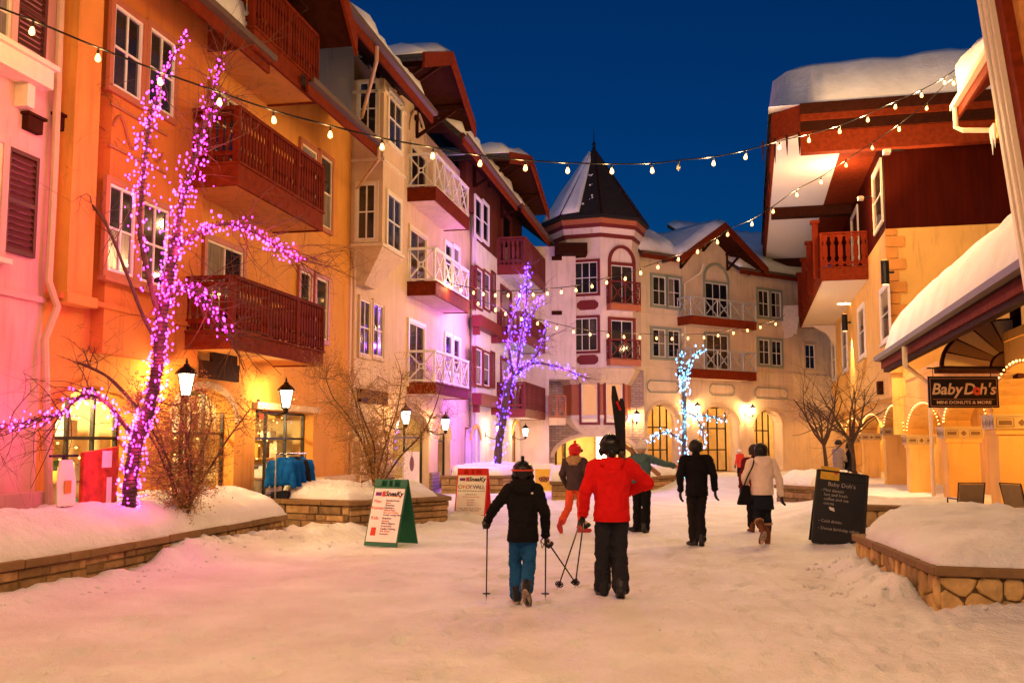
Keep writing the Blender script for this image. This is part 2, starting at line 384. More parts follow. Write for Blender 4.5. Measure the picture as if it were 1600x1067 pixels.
def balcony(parent, F, s0, s1, ob, of, zb, zd, zr, style='slat', m=None, soffit=None, fas=None, pitch=0.135, bays=None, ends=(1, 1)):
    m = m or M_REDWOOD; fas = fas or M_FASCIA
    mb = MB(); mb.fbox(F, s0, s1, zb, zd, of - .06, of); mb.fbox(F, s0, s0 + .06, zb, zd - .002, ob, of - .06); mb.fbox(F, s1 - .06, s1, zb, zd - .002, ob, of - .06)
    mb.fbox(F, s0 - .03, s1 + .03, zd, zd + .045, ob, of + .035)
    mb.mi = 1; mb.fbox(F, s0 + .06, s1 - .06, zb + .03, zd - .01, ob, of - .062)
    bal = mb.build('balcony', [fas, soffit or M_CREAM], parent); org = ORG[bal]
    z0 = zd + .045
    sides = [(F.P(s0, 0, of - .05), F.P(s1, 0, of - .05))]
    if ends[0]: sides.append((F.P(s0 + .03, 0, ob), F.P(s0 + .03, 0, of - .05)))
    if ends[1]: sides.append((F.P(s1 - .03, 0, ob), F.P(s1 - .03, 0, of - .05)))
    for si, (A, B) in enumerate(sides):
        L = (B - A).length; d = (B - A) / L
        def at(t, z): return Vector((A.x + d.x * t, A.y + d.y * t, z))
        rl = MB(); rl.bar(at(0, zr - .04 - .003 * si), at(L, zr - .04 - .003 * si), .11, .07); rl.build('rail', m, bal)
        if style == 'slat':
            for zz in (z0 + .16, zr - .16):
                rl = MB(); rl.bar(at(0, zz + .003 * si), at(L, zz + .003 * si), .05, .09); rl.build('rail', m, bal)
            nb = max(1, round(L / 1.6))
            for k in range(nb + 1):
                if si and k == nb: continue
                p = MB(); p.bar(at(L * k / nb, z0), at(L * k / nb, zr - .075), .10); p.build('post', m, bal)
            n = max(3, round(L / pitch)); hh = zr - .09 - z0 - .03; w = pitch * .34
            prof = [(1, 0), (1, .18), (.55, .24), (1, .32), (1, .62), (.5, .72), (1, .82), (1, 1)]
            sl = MB(); pts = [(d * (w * a) + Vector((0, 0, hh * b))) for a, b in prof] + [(d * (-w * a) + Vector((0, 0, hh * b))) for a, b in prof[::-1]]
            nn = Vector((d.y, -d.x, 0)); off = nn * (.026 if si == 0 else -.026)
            half = len(prof); mbq = MB()
            for k in range(half - 1):
                q = [pts[k], pts[k + 1], pts[2 * half - 2 - k], pts[2 * half - 1 - k]]
                mbq.hexa([p - nn * .011 + off for p in q] + [p + nn * .011 + off for p in q])
            first = None
            for k in range(n):
                P = at(L * (k + .5) / n, z0 + .03) - org
                if first is None: first = mbq.build('slat', m, bal, local=True); ob_ = first
                else: ob_ = first.copy(); COL.objects.link(ob_)
                ob_.location = P
        else:
            zl = z0 + .07
            rl = MB(); rl.bar(at(0, zl - .003 * si), at(L, zl - .003 * si), .05, .05); rl.build('rail', m, bal)
            nb = (bays if (bays and si == 0) else max(1, round(L / 1.05)))
            for k in range(nb + 1):
                if si and k == nb: continue
                p = MB(); p.bar(at(L * k / nb, z0), at(L * k / nb, zr - .075), .065); p.build('post', m, bal)
            for k in range(nb):
                a0, a1 = L * k / nb + .03, L * (k + 1) / nb - .03; am = (a0 + a1) / 2; zm = (zl + zr - .08) / 2; rr = .075
                br = MB()
                for (ta, za) in ((a0, zl), (a1, zl), (a0, zr - .08), (a1, zr - .08)):
                    v = Vector((am - ta, zm - za)); v = v * (1 - rr / v.length)
                    br.bar(at(ta, za), at(ta + v.x, za + v.y), .035, .045)
                ring = [at(am + rr * math.cos(q), zm + rr * math.sin(q)) for q in [2 * math.pi * j / 10 for j in range(11)]]
                br.tube(ring, .022, 6); br.build('cross_brace', m, bal)
    return bal
def snow_slab(parent, A, B, C, D, th, seed=0, name='snow', nu=24, nv=10, lump=0.12, m=None, bulge=0.0):
    """snow lying on the sloping quad A-B (eave) to D-C (top); rounded at its edges"""
    A, B, C, D = map(Vector, (A, B, C, D)); mb = MB(); V = []
    nrm = (B - A).cross(D - A).normalized()
    if nrm.z < 0: nrm = -nrm
    for j in range(nv + 1):
        for i in range(nu + 1):
            u, v = i / nu, j / nv
            p = A.lerp(B, u).lerp(D.lerp(C, u), v)
            e = min(u * (B - A).length, (1 - u) * (B - A).length, v * (D - A).length * 1.0 + .0)
            k = min(1.0, e / max(th, .15)); k = math.sqrt(max(0, 1 - (1 - k) ** 2))
            hgt = th * (0.12 + 0.88 * k) * (1 + lump * 3 * fbm(p.x * .6 + seed, p.y * .6, p.z * .3)) + lump * .5 * fbm(p.x * 2.3, p.y * 2.3, seed)
            V.append(p + nrm * max(.02, hgt) + Vector((0, 0, 0)))
    nb = len(V); W_ = nu + 1
    for j in range(nv + 1):
        for i in range(nu + 1): V.append(A.lerp(B, i / nu).lerp(D.lerp(C, i / nu), j / nv) + nrm * .006)
    F_ = []
    for j in range(nv):
        for i in range(nu):
            a = j * W_ + i; F_.append((a, a + 1, a + W_ + 1, a + W_)); F_.append((nb + a, nb + a + W_, nb + a + W_ + 1, nb + a + 1))
    for i in range(nu):
        F_.append((i, nb + i, nb + i + 1, i + 1)); a = nv * W_ + i; F_.append((a, a + 1, nb + a + 1, nb + a))
    for j in range(nv):
        a = j * W_; F_.append((a, a + W_, nb + a + W_, nb + a)); a = j * W_ + nu; F_.append((a, nb + a, nb + a + W_, a + W_))
    mb.add(V, F_); return mb.build(name, m or M_SNOWROOF, parent, smooth=True)
def roof(parent, F, s0, s1, oe, ze, ob, zb, th=0.22, top=None, under=None, fas=None, snow=0.0, gut=True, seed=1, snow_back=1.0, snow_s=None):
    mb = MB(); dz = Vector((0, 0, th))
    c = [F.P(s0, ze, oe), F.P(s1, ze, oe), F.P(s1, zb, ob), F.P(s0, zb, ob)]
    mb.add(c + [p + dz for p in c], [(4, 5, 6, 7), (0, 1, 5, 4), (1, 2, 6, 5), (2, 3, 7, 6), (3, 0, 4, 7)])
    mb.mi = 1; mb.add(c, [(0, 3, 2, 1)])
    r = mb.build('roof', [top or M_SHINGLE, under or M_DARKWOOD], parent)
    fb = MB(); fb.fbox(F, s0 - .02, s1 + .02, ze - .14, ze + th + .02, oe + .003, oe + .06); fb.build('fascia', fas or M_FASCIA, r)
    if gut:
        g = MB(); pts = [(.065, .0), (.19, .02), (.20, .13), (.17, .13), (.16, .05), (.075, .03)]
        g.prism([F.P(s0 - .05, ze + .08 + z, oe + o) for o, z in pts], F.u * (s1 - s0 + .1)); g.build('gutter', MATS.get('gutter') or paint('gutter', (.10, .06, .04)), r)
    if snow:
        a, b = snow_s or (s0, s1)
        z1 = ze + (zb - ze) * snow_back; o1 = oe + (ob - oe) * snow_back
        snow_slab(r, F.P(a, ze + th, oe), F.P(b, ze + th, oe), F.P(b, z1 + th, o1), F.P(a, z1 + th, o1), snow, seed)
    return r
def gable(parent, F, sc, hw, ze, za, of, ow, ob, wallm, snow=0.0, seed=2, hwall=None, zlow=None, fas=None, brackets=(-.72, 0, .72)):
    fas = fas or M_FASCIA; hw2 = hwall or hw * .82
    k = (za - ze) / hw; th = .2
    tri = MB(); zt = za - .05
    tri.prism([F.P(sc - hw2, (zlow or ze), ow), F.P(sc + hw2, (zlow or ze), ow), F.P(sc + hw2, za - k * hw2 - .02, ow), F.P(sc, za - .02, ow), F.P(sc - hw2, za - k * hw2 - .02, ow)], F.n * (-.3))
    tri.build('gable_wall', wallm, parent)
    for sg in (-1, 1):
        mb = MB(); e, a = (sc + sg * hw, ze), (sc, za)
        c = [F.P(*e, of), F.P(*a, of), F.P(*a, ob), F.P(*e, ob)]
        mb.add(c + [p + Vector((0, 0, th)) for p in c], [(4, 5, 6, 7), (0, 1, 5, 4), (1, 2, 6, 5), (2, 3, 7, 6), (3, 0, 4, 7)])
        mb.mi = 1; mb.add(c, [(0, 1, 2, 3)])
        r = mb.build('gable_roof', [M_SHINGLE, M_DARKWOOD], parent)
        bb = MB(); q = [F.P(e[0], e[1] - .22, of + .003), F.P(a[0], a[1] - .22, of + .003), F.P(a[0], a[1] + th + .03, of + .003), F.P(e[0], e[1] + th + .03, of + .003)]
        bb.prism(q, F.n * .07); bb.build('barge_board', fas, r)
        if snow: snow_slab(r, c[0] + Vector((0, 0, th)), c[3] + Vector((0, 0, th)), c[2] + Vector((0, 0, th)), c[1] + Vector((0, 0, th)), snow, seed + sg, nu=16, nv=8)
    for b in brackets:
        s = sc + b * hw * .8; zt = za - abs(b * hw * .8) * k - .12
        mb = MB(); g = of - ow - .1
        mb.bar(F.P(s, zt, ow), F.P(s, zt, ow + g), .12, .14); mb.bar(F.P(s, zt - .07, ow + .07), F.P(s, zt - .95, ow + .07), .12, .12)
        mb.bar(F.P(s, zt - .9, ow + .1), F.P(s, zt - .08, ow + g * .85), .10, .10); mb.build('bracket', M_DARKWOOD, parent)
def downspout(parent, pts, r=.05, m=None):
    mb = MB(); mb.tube(pts, r, 8); return mb.build('downspout', m or M_CREAM, parent)
def band(parent, F, s0, s1, z0, z1, o1, m, name='band', o0=0.002):
    mb = MB(); mb.fbox(F, s0, s1, z0, z1, o0, o1); return mb.build(name, m, parent)

M_INT = mat('shop_wall', (0.74, 0.54, 0.26), 0.7, var=0.2, scale=2)
M_INTF = mat('shop_floor', (0.25, 0.14, 0.06), 0.6)
GOODS = [mat('goods_%d' % i, c, 0.6, var=.3, scale=12) for i, c in enumerate([(.5, .05, .04), (.55, .45, .3), (.07, .1, .25), (.5, .3, .05), (.12, .05, .03), (.6, .55, .45), (.05, .16, .08)])]
M_SHELF = wood('shop_shelf', (.30, .15, .06))
def shop(parent, F, s0, s1, z0, z1, depth=2.2, energy=60, seed=1, col=WARMW, goods=True, o=-0.36):
    r = random.Random(seed)
    mb = MB(); a = o; b = o - depth
    mb.quad(F.P(s0, z0, b), F.P(s1, z0, b), F.P(s1, z1, b), F.P(s0, z1, b)); mb.quad(F.P(s0, z0, a), F.P(s0, z0, b), F.P(s0, z1, b), F.P(s0, z1, a))
    mb.quad(F.P(s1, z0, a), F.P(s1, z0, b), F.P(s1, z1, b), F.P(s1, z1, a)); mb.quad(F.P(s0, z1, a), F.P(s1, z1, a), F.P(s1, z1, b), F.P(s0, z1, b))
    mb.mi = 1; mb.quad(F.P(s0, z0, a), F.P(s1, z0, a), F.P(s1, z0, b), F.P(s0, z0, b))
    it = mb.build('shop_interior', [M_INT, M_INTF], parent)
    if goods:
        nz = 4
        for k in range(nz):
            z = z0 + .3 + (z1 - z0 - .6) * k / (nz - 1)
            sh = MB(); sh.fbox(F, s0 + .05, s1 - .05, z, z + .03, b + .01, b + .4); sh.build('shelf', M_SHELF, it)
            x = s0 + .1
            while x < s1 - .3:
                w = r.uniform(.12, .3); h = r.uniform(.12, .38); g = MB(); g.mi = 0
                g.fbox(F, x, x + w, z + .032, z + .032 + h, b + .08, b + .32)
                if r.random() < .5: g.fbox(F, x + w * .3, x + w * .7, z + .033 + h, z + h + .09, b + .14, b + .26)
                g.build('goods', r.choice(GOODS), it); x += w + r.uniform(.02, .12)
    if goods:   # shelves on the side wall that faces the street, and bulbs strung round the opening
        for k in range(4):
            z = z0 + .35 + (z1 - z0 - .75) * k / 3
            sh = MB(); sh.fbox(F, s1 - 1.02, s1 - .6, z, z + .03, b + .3, a - .12); sh.build('shelf', M_SHELF, it); x = b + .5
            while x < a - .35:
                w = r.uniform(.12, .28); h = r.uniform(.14, .4); g = MB(); g.fbox(F, s1 - .98, s1 - .66, z + .032, z + .032 + h, x, x + w)
                if r.random() < .5: g.fbox(F, s1 - .9, s1 - .76, z + .033 + h, z + h + .1, x + w * .3, x + w * .7)
                g.build('goods', r.choice(GOODS), it); x += w + r.uniform(.02, .1)
        bl = MB()
        for k in range(70):
            t_ = k / 45; p = F.P(s0 + .35 + (s1 - s0 - .7) * r.random(), z0 + .5 + (z1 - z0 - .6) * r.random(), a - r.uniform(.15, .9)); bl.ball(p, .022, 1)
        bl.build('shop_lights', M_BULB, it)
    lamp('shop_lamp', F.P((s0 + s1) / 2 - .2 * (s1 - s0), z1 - .4, a - .7), energy, col, .12, parent)
    return it
def glazing(parent, F, s0, s1, z0, z1, cols, rows, m, o=-0.3, w=.05, name='shop_window', arch=0.0):
    mb = MB(); mb.fbox(F, s0, s0 + w, z0, z1, o, o + .07); mb.fbox(F, s1 - w, s1, z0, z1, o, o + .07)
    mb.fbox(F, s0 + w, s1 - w, z1 - w, z1, o, o + .07); mb.fbox(F, s0 + w, s1 - w, z0, z0 + w, o, o + .07)
    for i in range(1, cols): x = s0 + (s1 - s0) * i / cols; mb.fbox(F, x - w / 2, x + w / 2, z0 + w, z1 - w, o + .003, o + .067)
    zz = [z0 + (z1 - z0) * r_ for r_ in ([.68] if rows == 2 else [k / rows for k in range(1, rows)])]
    for z in zz: mb.fbox(F, s0 + w, s1 - w, z - w / 2, z + w / 2, o + .006, o + .06)
    wd = mb.build(name, m, parent); zs = [z0] + zz + [z1]
    for i in range(cols):
        for j in range(len(zs) - 1):
            p = MB(); p.fbox(F, s0 + (s1 - s0) * i / cols, s0 + (s1 - s0) * (i + 1) / cols, zs[j], zs[j + 1], o + .03, o + .036); p.build('pane', M_GLASS, wd)
    return wd

def lantern(F_n, wallp, lampp, label, energy=55, sc=1.0, group='wall lanterns along the shop fronts', col=WARMW, name='wall_lantern'):
    """wallp: fixing point on the wall; lampp: middle of the lit glass"""
    wp, lp = Vector(wallp), Vector(lampp); t = thing(name, label, 'lantern', wp, group)
    mb = MB(); mb.bar(wp + F_n * .0 + Vector((0, 0, -.22)), wp + Vector((0, 0, .05)), .10, .04, up=F_n)
    base = lp + Vector((0, 0, -.34 * sc)); ctl = wp + Vector((0, 0, -.12))
    arm = [ctl.lerp(base, k / 6) + Vector((0, 0, -.10 * math.sin(math.pi * k / 6))) for k in range(7)]
    mb.tube(arm, .018, 6); mb.build('bracket', M_IRON, t)
    g = MB(); g.lathe([(.085 * sc, -.22 * sc), (.15 * sc, .13 * sc)], lp, 6); gl = g.build('glass', M_LANT, t)
    fr = MB()
    for k in range(6):
        a = 2 * math.pi * k / 6
        fr.bar(lp + Vector((.088 * sc * math.cos(a), .088 * sc * math.sin(a), -.22 * sc)), lp + Vector((.155 * sc * math.cos(a), .155 * sc * math.sin(a), .13 * sc)), .016)
    fr.lathe([(.02, -.36 * sc), (.05 * sc, -.33 * sc), (.06 * sc, -.26 * sc), (.10 * sc, -.235 * sc), (.10 * sc, -.221 * sc)], lp, 8); fr.build('cage', M_IRON, t)
    cp = MB(); cp.lathe([(.19 * sc, .131 * sc), (.19 * sc, .15 * sc), (.13 * sc, .22 * sc), (.06 * sc, .27 * sc), (.045 * sc, .31 * sc), (.02 * sc, .32 * sc), (.025 * sc, .35 * sc), (.004, .42 * sc)], lp, 10); cp.build('cap', M_IRON, t)
    lamp('lantern_light', lp, energy, col, .07, t); return t
# ------------------------------------------------------------------ snow covered street
def axis(a, b, fine, segs):
    out = [a]; x = a
    while x < b:
        st = fine
        for (p, q, w) in segs:
            if p <= x < q: st = w; break
        x += st; out.append(x)
    return out
def piles(x, y):
    """ploughed snow heaped along the planters"""
    h = 0.0
    def seg(ax, ay, bx, by, w, hh):
        vx, vy = bx - ax, by - ay; L2 = vx * vx + vy * vy
        t = max(0, min(1, ((x - ax) * vx + (y - ay) * vy) / L2)); d = math.hypot(x - ax - vx * t, y - ay - vy * t)
        return hh * math.exp(-(d / w) ** 2)
    h += seg(-7.45, 9.4, -7.3, 14.0, .32, .10) + seg(-7.4, 13.5, -7.1, 17.8, .6, .22) + seg(-6.5, 18.2, -5.0, 20.3, .35, .12)
    h += seg(2.15, 12.0, 1.95, 14.6, .3, .18) + seg(2.9, 15.5, 3.0, 20.2, .5, .14) + seg(2.6, 11.0, 5.5, 11.0, .25, .10)
    h += seg(-5.6, 22.5, -6.4, 31, .7, .14) + seg(2.6, 22, 4.2, 33, .8, .25) + seg(-4.5, 37, 1.5, 41, 1.2, .35)
    return h
def build_ground():
    X = axis(-140, 140, 12, [(-140, -20, 12), (-20, -9.4, 1.2), (-9.4, -6.2, .09), (-6.2, 3.2, .055), (3.2, 8, .10), (8, 20, 1.2)])
    Y = axis(-60, 260, 12, [(-60, 0, 8), (0, 6, .8), (6, 17, .055), (17, 22, .09), (22, 45, .3), (45, 70, 1.0)])
    V = []
    for y in Y:
        for x in X:
            z = 0.0
            if -12 < x < 12 and 3 < y < 60:
                z = .035 * fbm(x * .5, y * .35, 1, 3) + .012 * fbm(x * 2.1, y * 1.6, 4, 3)
                if y < 26:
                    p = piles(x, y); z += p * (1 + .5 * fbm(x * 2.6, y * 2.6, 7, 3)) + min(p, .2) * .35 * fbm(x * 7, y * 7, 2, 2)
                    tr = .5 + .5 * math.sin(x * 5.2 + 1.5 * fbm(x * .2, y * .12, 9, 2)); z -= .006 * tr
                    z += .008 * fbm(x * 6.5, y * 5.0, 3, 3)
                else: z += piles(x, y)
            V.append((x, y, z))
    A_ = np.array(V); rf_ = random.Random(12)
    for k in range(620):      # footprints trodden along the street
        cx, cy = rf_.uniform(-5.8, 2.6), 6.2 + 13 * rf_.random() ** 1.3; an = rf_.gauss(.12, .35); dx, dy = A_[:, 0] - cx, A_[:, 1] - cy
        near = (abs(dx) < .3) & (abs(dy) < .3); u = dx * math.cos(an) - dy * math.sin(an); w = dx * math.sin(an) + dy * math.cos(an)
        q = (u / .065) ** 2 + (w / .15) ** 2; A_[near, 2] += (-.042 * np.exp(-q ** 2) + .015 * np.exp(-(q - 2.0) ** 2))[near] * rf_.uniform(.5, 1.2)
    for k in range(9):        # ski and sled tracks
        x0, sl_, am, ph = rf_.uniform(-5.0, 2.0), rf_.gauss(-.02, .06), rf_.uniform(.05, .3), rf_.uniform(0, 6)
        for w in (0, rf_.choice((.12, .34))):
            cx = x0 + w + (A_[:, 1] - 6) * sl_ + am * np.sin(A_[:, 1] * .35 + ph); q = (A_[:, 0] - cx) / .05
            A_[:, 2] += np.where((A_[:, 1] > 5.5) & (A_[:, 1] < 22), -.013 * np.exp(-q ** 2) + .005 * np.exp(-((abs(q) - 2) / .7) ** 2), 0)
    V = [tuple(v) for v in A_]
    nx = len(X); Fs = [(j * nx + i, j * nx + i + 1, (j + 1) * nx + i + 1, (j + 1) * nx + i) for j in range(len(Y) - 1) for i in range(nx - 1)]
    mb = MB(); mb.add(V, Fs); o = mb.build('ground', M_SNOW, smooth=True); o['kind'] = 'structure'; o['label'] = 'trodden snow covering the pedestrian street'
build_ground()
# ------------------------------------------------------------------ stone planters
def ashlar(parent, A, B, z0, z1, seed, thick=.12, rowh=(.10, .17), lens=(.18, .62), m=None):
    r = random.Random(seed); A = Vector((A[0], A[1], 0)); B = Vector((B[0], B[1], 0)); L = (B - A).length; d = (B - A) / L; n = Vector((d.y, -d.x, 0))
    core = MB(); q = [A, B, B - n * thick, A - n * thick]; core.prism([Vector((p.x, p.y, z0)) for p in q], (0, 0, z1 - z0)); core.build('mortar_core', M_MORTAR, parent)
    z = z0
    while z < z1 - .05:
        h = min(r.uniform(*rowh), z1 - z)
        if z1 - z - h < .06: h = z1 - z
        x = 0.0
        while x < L - .02:
            w = min(r.uniform(*lens), L - x)
            if L - x - w < .1: w = L - x
            pr = r.uniform(.012, .05); g = .007; j = [r.uniform(-.006, .006) for _ in range(8)]
            a = A + d * (x + g); b = A + d * (x + w - g)
            lo, hi = z + g, z + h - g
            mb = MB(); c = [a, b, b + n * pr, a + n * pr]
            ins = .012
            bot = [Vector((p.x, p.y, lo)) for p in (a, b)] + [Vector((p.x, p.y, lo + ins)) for p in (b + n * pr - d * ins, a + n * pr + d * ins)]
            top = [Vector((p.x, p.y, hi)) for p in (a, b)] + [Vector((p.x, p.y, hi - ins + j[0])) for p in (b + n * (pr + j[1]) - d * ins, a + n * (pr + j[2]) + d * ins)]
            mb.hexa(bot + top); mb.build('stone', m or M_STONE, parent); x += w
        z += h
def capstones(parent, pts, z0, z1, ov=.09, depth=.36, seg=.9, seed=1):
    r = random.Random(seed)
    for (A, B) in zip(pts[:-1], pts[1:]):
        A = Vector((A[0], A[1], 0)); B = Vector((B[0], B[1], 0)); L = (B - A).length; d = (B - A) / L; n = Vector((d.y, -d.x, 0)); x = -.06
        while x < L:
            w = min(r.uniform(.7, 1.2) * seg, L + .06 - x)
            if L + .06 - x - w < .25: w = L + .06 - x
            a, b = A + d * (x + .005), A + d * (x + w - .005); dz = r.uniform(-.008, .008)
            mb = MB(); mb.prism([Vector((p.x, p.y, z0)) for p in (a + n * ov, b + n * ov, b - n * depth, a - n * depth)], (0, 0, z1 - z0 + dz)); mb.build('cap_stone', M_CAP, parent, bevel=.012); x += w
def clip(poly, nx, ny, c):
    out = []
    for i in range(len(poly)):
        p, q = poly[i], poly[(i + 1) % len(poly)]; dp, dq = nx * p[0] + ny * p[1] - c, nx * q[0] + ny * q[1] - c
        if dp <= 0: out.append(p)
        if (dp < 0 < dq) or (dq < 0 < dp): t = dp / (dp - dq); out.append((p[0] + (q[0] - p[0]) * t, p[1] + (q[1] - p[1]) * t))
    return out
def flagstones(parent, A, B, z0, z1, size, seed, thick=.14):
    """irregular stones fitted together, each one its own piece"""
    r = random.Random(seed); A = Vector((A[0], A[1], 0)); B = Vector((B[0], B[1], 0)); L = (B - A).length; d = (B - A) / L; n = Vector((d.y, -d.x, 0)); H = z1 - z0
    core = MB(); q = [A, B, B - n * thick, A - n * thick]; core.prism([Vector((p.x, p.y, z0)) for p in q], (0, 0, H)); core.build('mortar_core', M_MORTAR, parent)
    S = []; ny = max(1, round(H / size * 1.15)); nx = max(2, round(L / size))
    for i in range(nx):
        for j in range(ny): S.append(((i + .5 + r.uniform(-.38, .38) + (.25 if j % 2 else -.1)) * L / nx, (j + .5 + r.uniform(-.35, .35)) * H / ny))
    for i, p in enumerate(S):
        poly = [(0, 0), (L, 0), (L, H), (0, H)]
        for k, s in enumerate(S):
            if k == i: continue
            vx, vy = s[0] - p[0], s[1] - p[1]; ln = math.hypot(vx, vy)
            if ln > size * 4 or ln < 1e-6: continue
            poly = clip(poly, vx / ln, vy / ln, ((p[0] + s[0]) / 2 * vx + (p[1] + s[1]) / 2 * vy) / ln - .006)
            if len(poly) < 3: break
        if len(poly) < 3: continue
        cx = sum(a for a, b in poly) / len(poly); cy = sum(b for a, b in poly) / len(poly); pr = r.uniform(.03, .065)
        # soften the corners
        soft = []
        for k in range(len(poly)):
            p0, p1, p2 = poly[k - 1], poly[k], poly[(k + 1) % len(poly)]
            soft.append((p1[0] * .78 + p0[0] * .22, p1[1] * .78 + p0[1] * .22)); soft.append((p1[0] * .78 + p2[0] * .22, p1[1] * .78 + p2[1] * .22))
        P3 = lambda a, b, o: A + d * a + n * o + Vector((0, 0, z0 + b))
        k = len(soft); mb = MB()
        v = [P3(a, b, .0) for a, b in soft] + [P3(a, b, pr * .6) for a, b in soft] + [P3(cx + (a - cx) * .86, cy + (b - cy) * .86, pr + r.uniform(-.008, .01)) for a, b in soft]
        f = [tuple(range(2 * k, 3 * k))] + [(i_, (i_ + 1) % k, k + (i_ + 1) % k, k + i_) for i_ in range(k)] + [(k + i_, k + (i_ + 1) % k, 2 * k + (i_ + 1) % k, 2 * k + i_) for i_ in range(k)]
        mb.add(v, f); mb.build('stone', M_STONE2, parent)
M_STONE2 = mat('field_stone', (0.46, 0.29, 0.11), 0.8, var=0.3, scale=7, bump=0.7, bscale=20, objvar=0.35)
def mound(name, label, front, back, z0, top, seed, nu=60, nv=22, lump=.075, edge=.35, group='snow heaps on the planters'):
    """snow heaped between two edges; front/back: polylines with the same count"""
    mb = MB(); V = []
    def along(pl, u):
        n = len(pl) - 1; k = min(int(u * n), n - 1); t = u * n - k
        return Vector((pl[k][0] + (pl[k + 1][0] - pl[k][0]) * t, pl[k][1] + (pl[k + 1][1] - pl[k][1]) * t, 0))
    for j in range(nv + 1):
        for i in range(nu + 1):
            u, v = i / nu, j / nv; p = along(front, u).lerp(along(back, u), v)
            tp = top(u) if callable(top) else top
            zz = z0(u) if callable(z0) else z0
            e = min(v / edge, 1.0); e = math.sqrt(1 - (1 - e) ** 2); e2 = min(min(u, 1 - u) / .06, 1); e2 = math.sqrt(max(0, 1 - (1 - e2) ** 2)); e3 = min((1 - v) / .2, 1)
            k = e * e2 * (.35 + .65 * e3)
            h = (tp - zz) * k * (1 + lump * 2.2 * fbm(p.x * 1.1 + seed, p.y * 1.1, 0, 3)) + k * lump * .5 * fbm(p.x * 4 + seed, p.y * 4, 1, 3) + k * lump * .16 * fbm(p.x * 11, p.y * 11, seed, 2)
            V.append((p.x, p.y, zz + h))
    W_ = nu + 1; nb = len(V); zlo = min(v[2] for v in V) - .03; V += [(v[0], v[1], zlo) for v in V]
    Fs = []
    for j in range(nv):
        for i in range(nu): a = j * W_ + i; Fs.append((a, a + 1, a + W_ + 1, a + W_))
    for i in range(nu): Fs.append((i, nb + i, nb + i + 1, i + 1)); a = nv * W_ + i; Fs.append((a, a + 1, nb + a + 1, nb + a))
    for j in range(nv): a = j * W_; Fs.append((a, a + W_, nb + a + W_, nb + a)); a += nu; Fs.append((a, nb + a, nb + a + W_, a + W_))
    mb.add(V, Fs); o = mb.build(name, M_SNOW, smooth=True); tag(o, label, 'snow bank', group); return o

# left foreground planter
K1 = [(-8.9, 7.6), (-7.62, 9.6), (-7.5, 11.3), (-7.55, 17.3)]
p1 = thing('stone_planter', 'long low coursed stone planter below the magenta lit tree', 'planter', (-7.6, 11, 0))
for i in range(3): ashlar(p1, K1[i], K1[i + 1], -.05, .33, 50 + i)
capstones(p1, K1, .332, .43, seed=3)
mound('snow_bank', 'long snow heap on the planter around the magenta lit tree', [(-8.85, 8.0), (-7.58, 9.75), (-7.44, 11.35), (-7.46, 14.4), (-7.5, 17.4)], [(-9.0, 8.0), (-9.0, 9.6), (-9.05, 11.4), (-9.05, 14.4), (-8.9, 18.1)], .445, lambda u: .88 + .05 * math.sin(u * 9) + .05 * math.sin(u * 3), 5, nu=120, nv=34, edge=.6)
# second planter with the shrub
K2 = [(-9.05, 19.1), (-6.68, 18.45), (-5.3, 20.6), (-6.2, 22.4), (-8.6, 24.5)]
p2 = thing('stone_planter', 'angular coursed stone planter behind the green sandwich board', 'planter', (-6.7, 19, 0))
for i in range(3): ashlar(p2, K2[i], K2[i + 1], -.05, .52, 60 + i)
capstones(p2, K2[:4], .522, .61, seed=5)
mound('snow_bank', 'snow heap around the bare shrub behind the green sandwich board', [(-8.2, 19.1), (-6.75, 18.7), (-5.5, 20.6), (-6.2, 22.2)], [(-9.0, 20.5), (-8.6, 22), (-8.4, 23), (-8.3, 24.0)], .6, lambda u: .86 + .06 * math.sin(u * 7), 8, nu=60, nv=26)
# planter of the violet tree
K3 = [(-8.8, 33.4), (-6.7, 33.7), (-6.3, 36.8), (-7.2, 39.2)]
p3 = thing('stone_planter', 'stone planter at the foot of the violet lit tree', 'planter', (-7, 35, 0))
for i in range(3): ashlar(p3, K3[i], K3[i + 1], -.05, .5, 70 + i)
capstones(p3, K3, .502, .60, seed=7)
mound('snow_bank', 'snow heap at the foot of the violet lit tree', [(-8.5, 33.6), (-6.75, 33.85), (-6.4, 36.8), (-7.2, 39.0)], [(-8.85, 35), (-8.8, 36.5), (-8.7, 37.5), (-8.5, 39.0)], .6, .95, 11, nu=40, nv=20)
# right foreground planter of fitted field stones
K4 = [(2.95, 21.5), (2.15, 14.9), (2.42, 11.25), (5.2, 11.0), (8, 10.9)]
p4 = thing('stone_planter', 'field stone planter at the near corner right of the chalkboard', 'planter', (2.5, 12, 0))
for i in range(1, 4): flagstones(p4, K4[i], K4[i + 1], -.05, .36, .25, 80 + i)
capstones(p4, K4[1:], .362, .46, seed=9, seg=1.3)
mound('snow_bank', 'big snow heap on the field stone planter right of the chalkboard', [(2.45, 15.5), (2.15, 14.3), (2.40, 11.25), (4.2, 11.02), (8, 10.9)], [(3.6, 16.6), (4.1, 16.4), (5.2, 15.5), (6.2, 14.2), (8, 13.2)], .475, lambda u: .78 + .06 * math.sin(u * 6), 14, nu=90, nv=44, edge=.55)
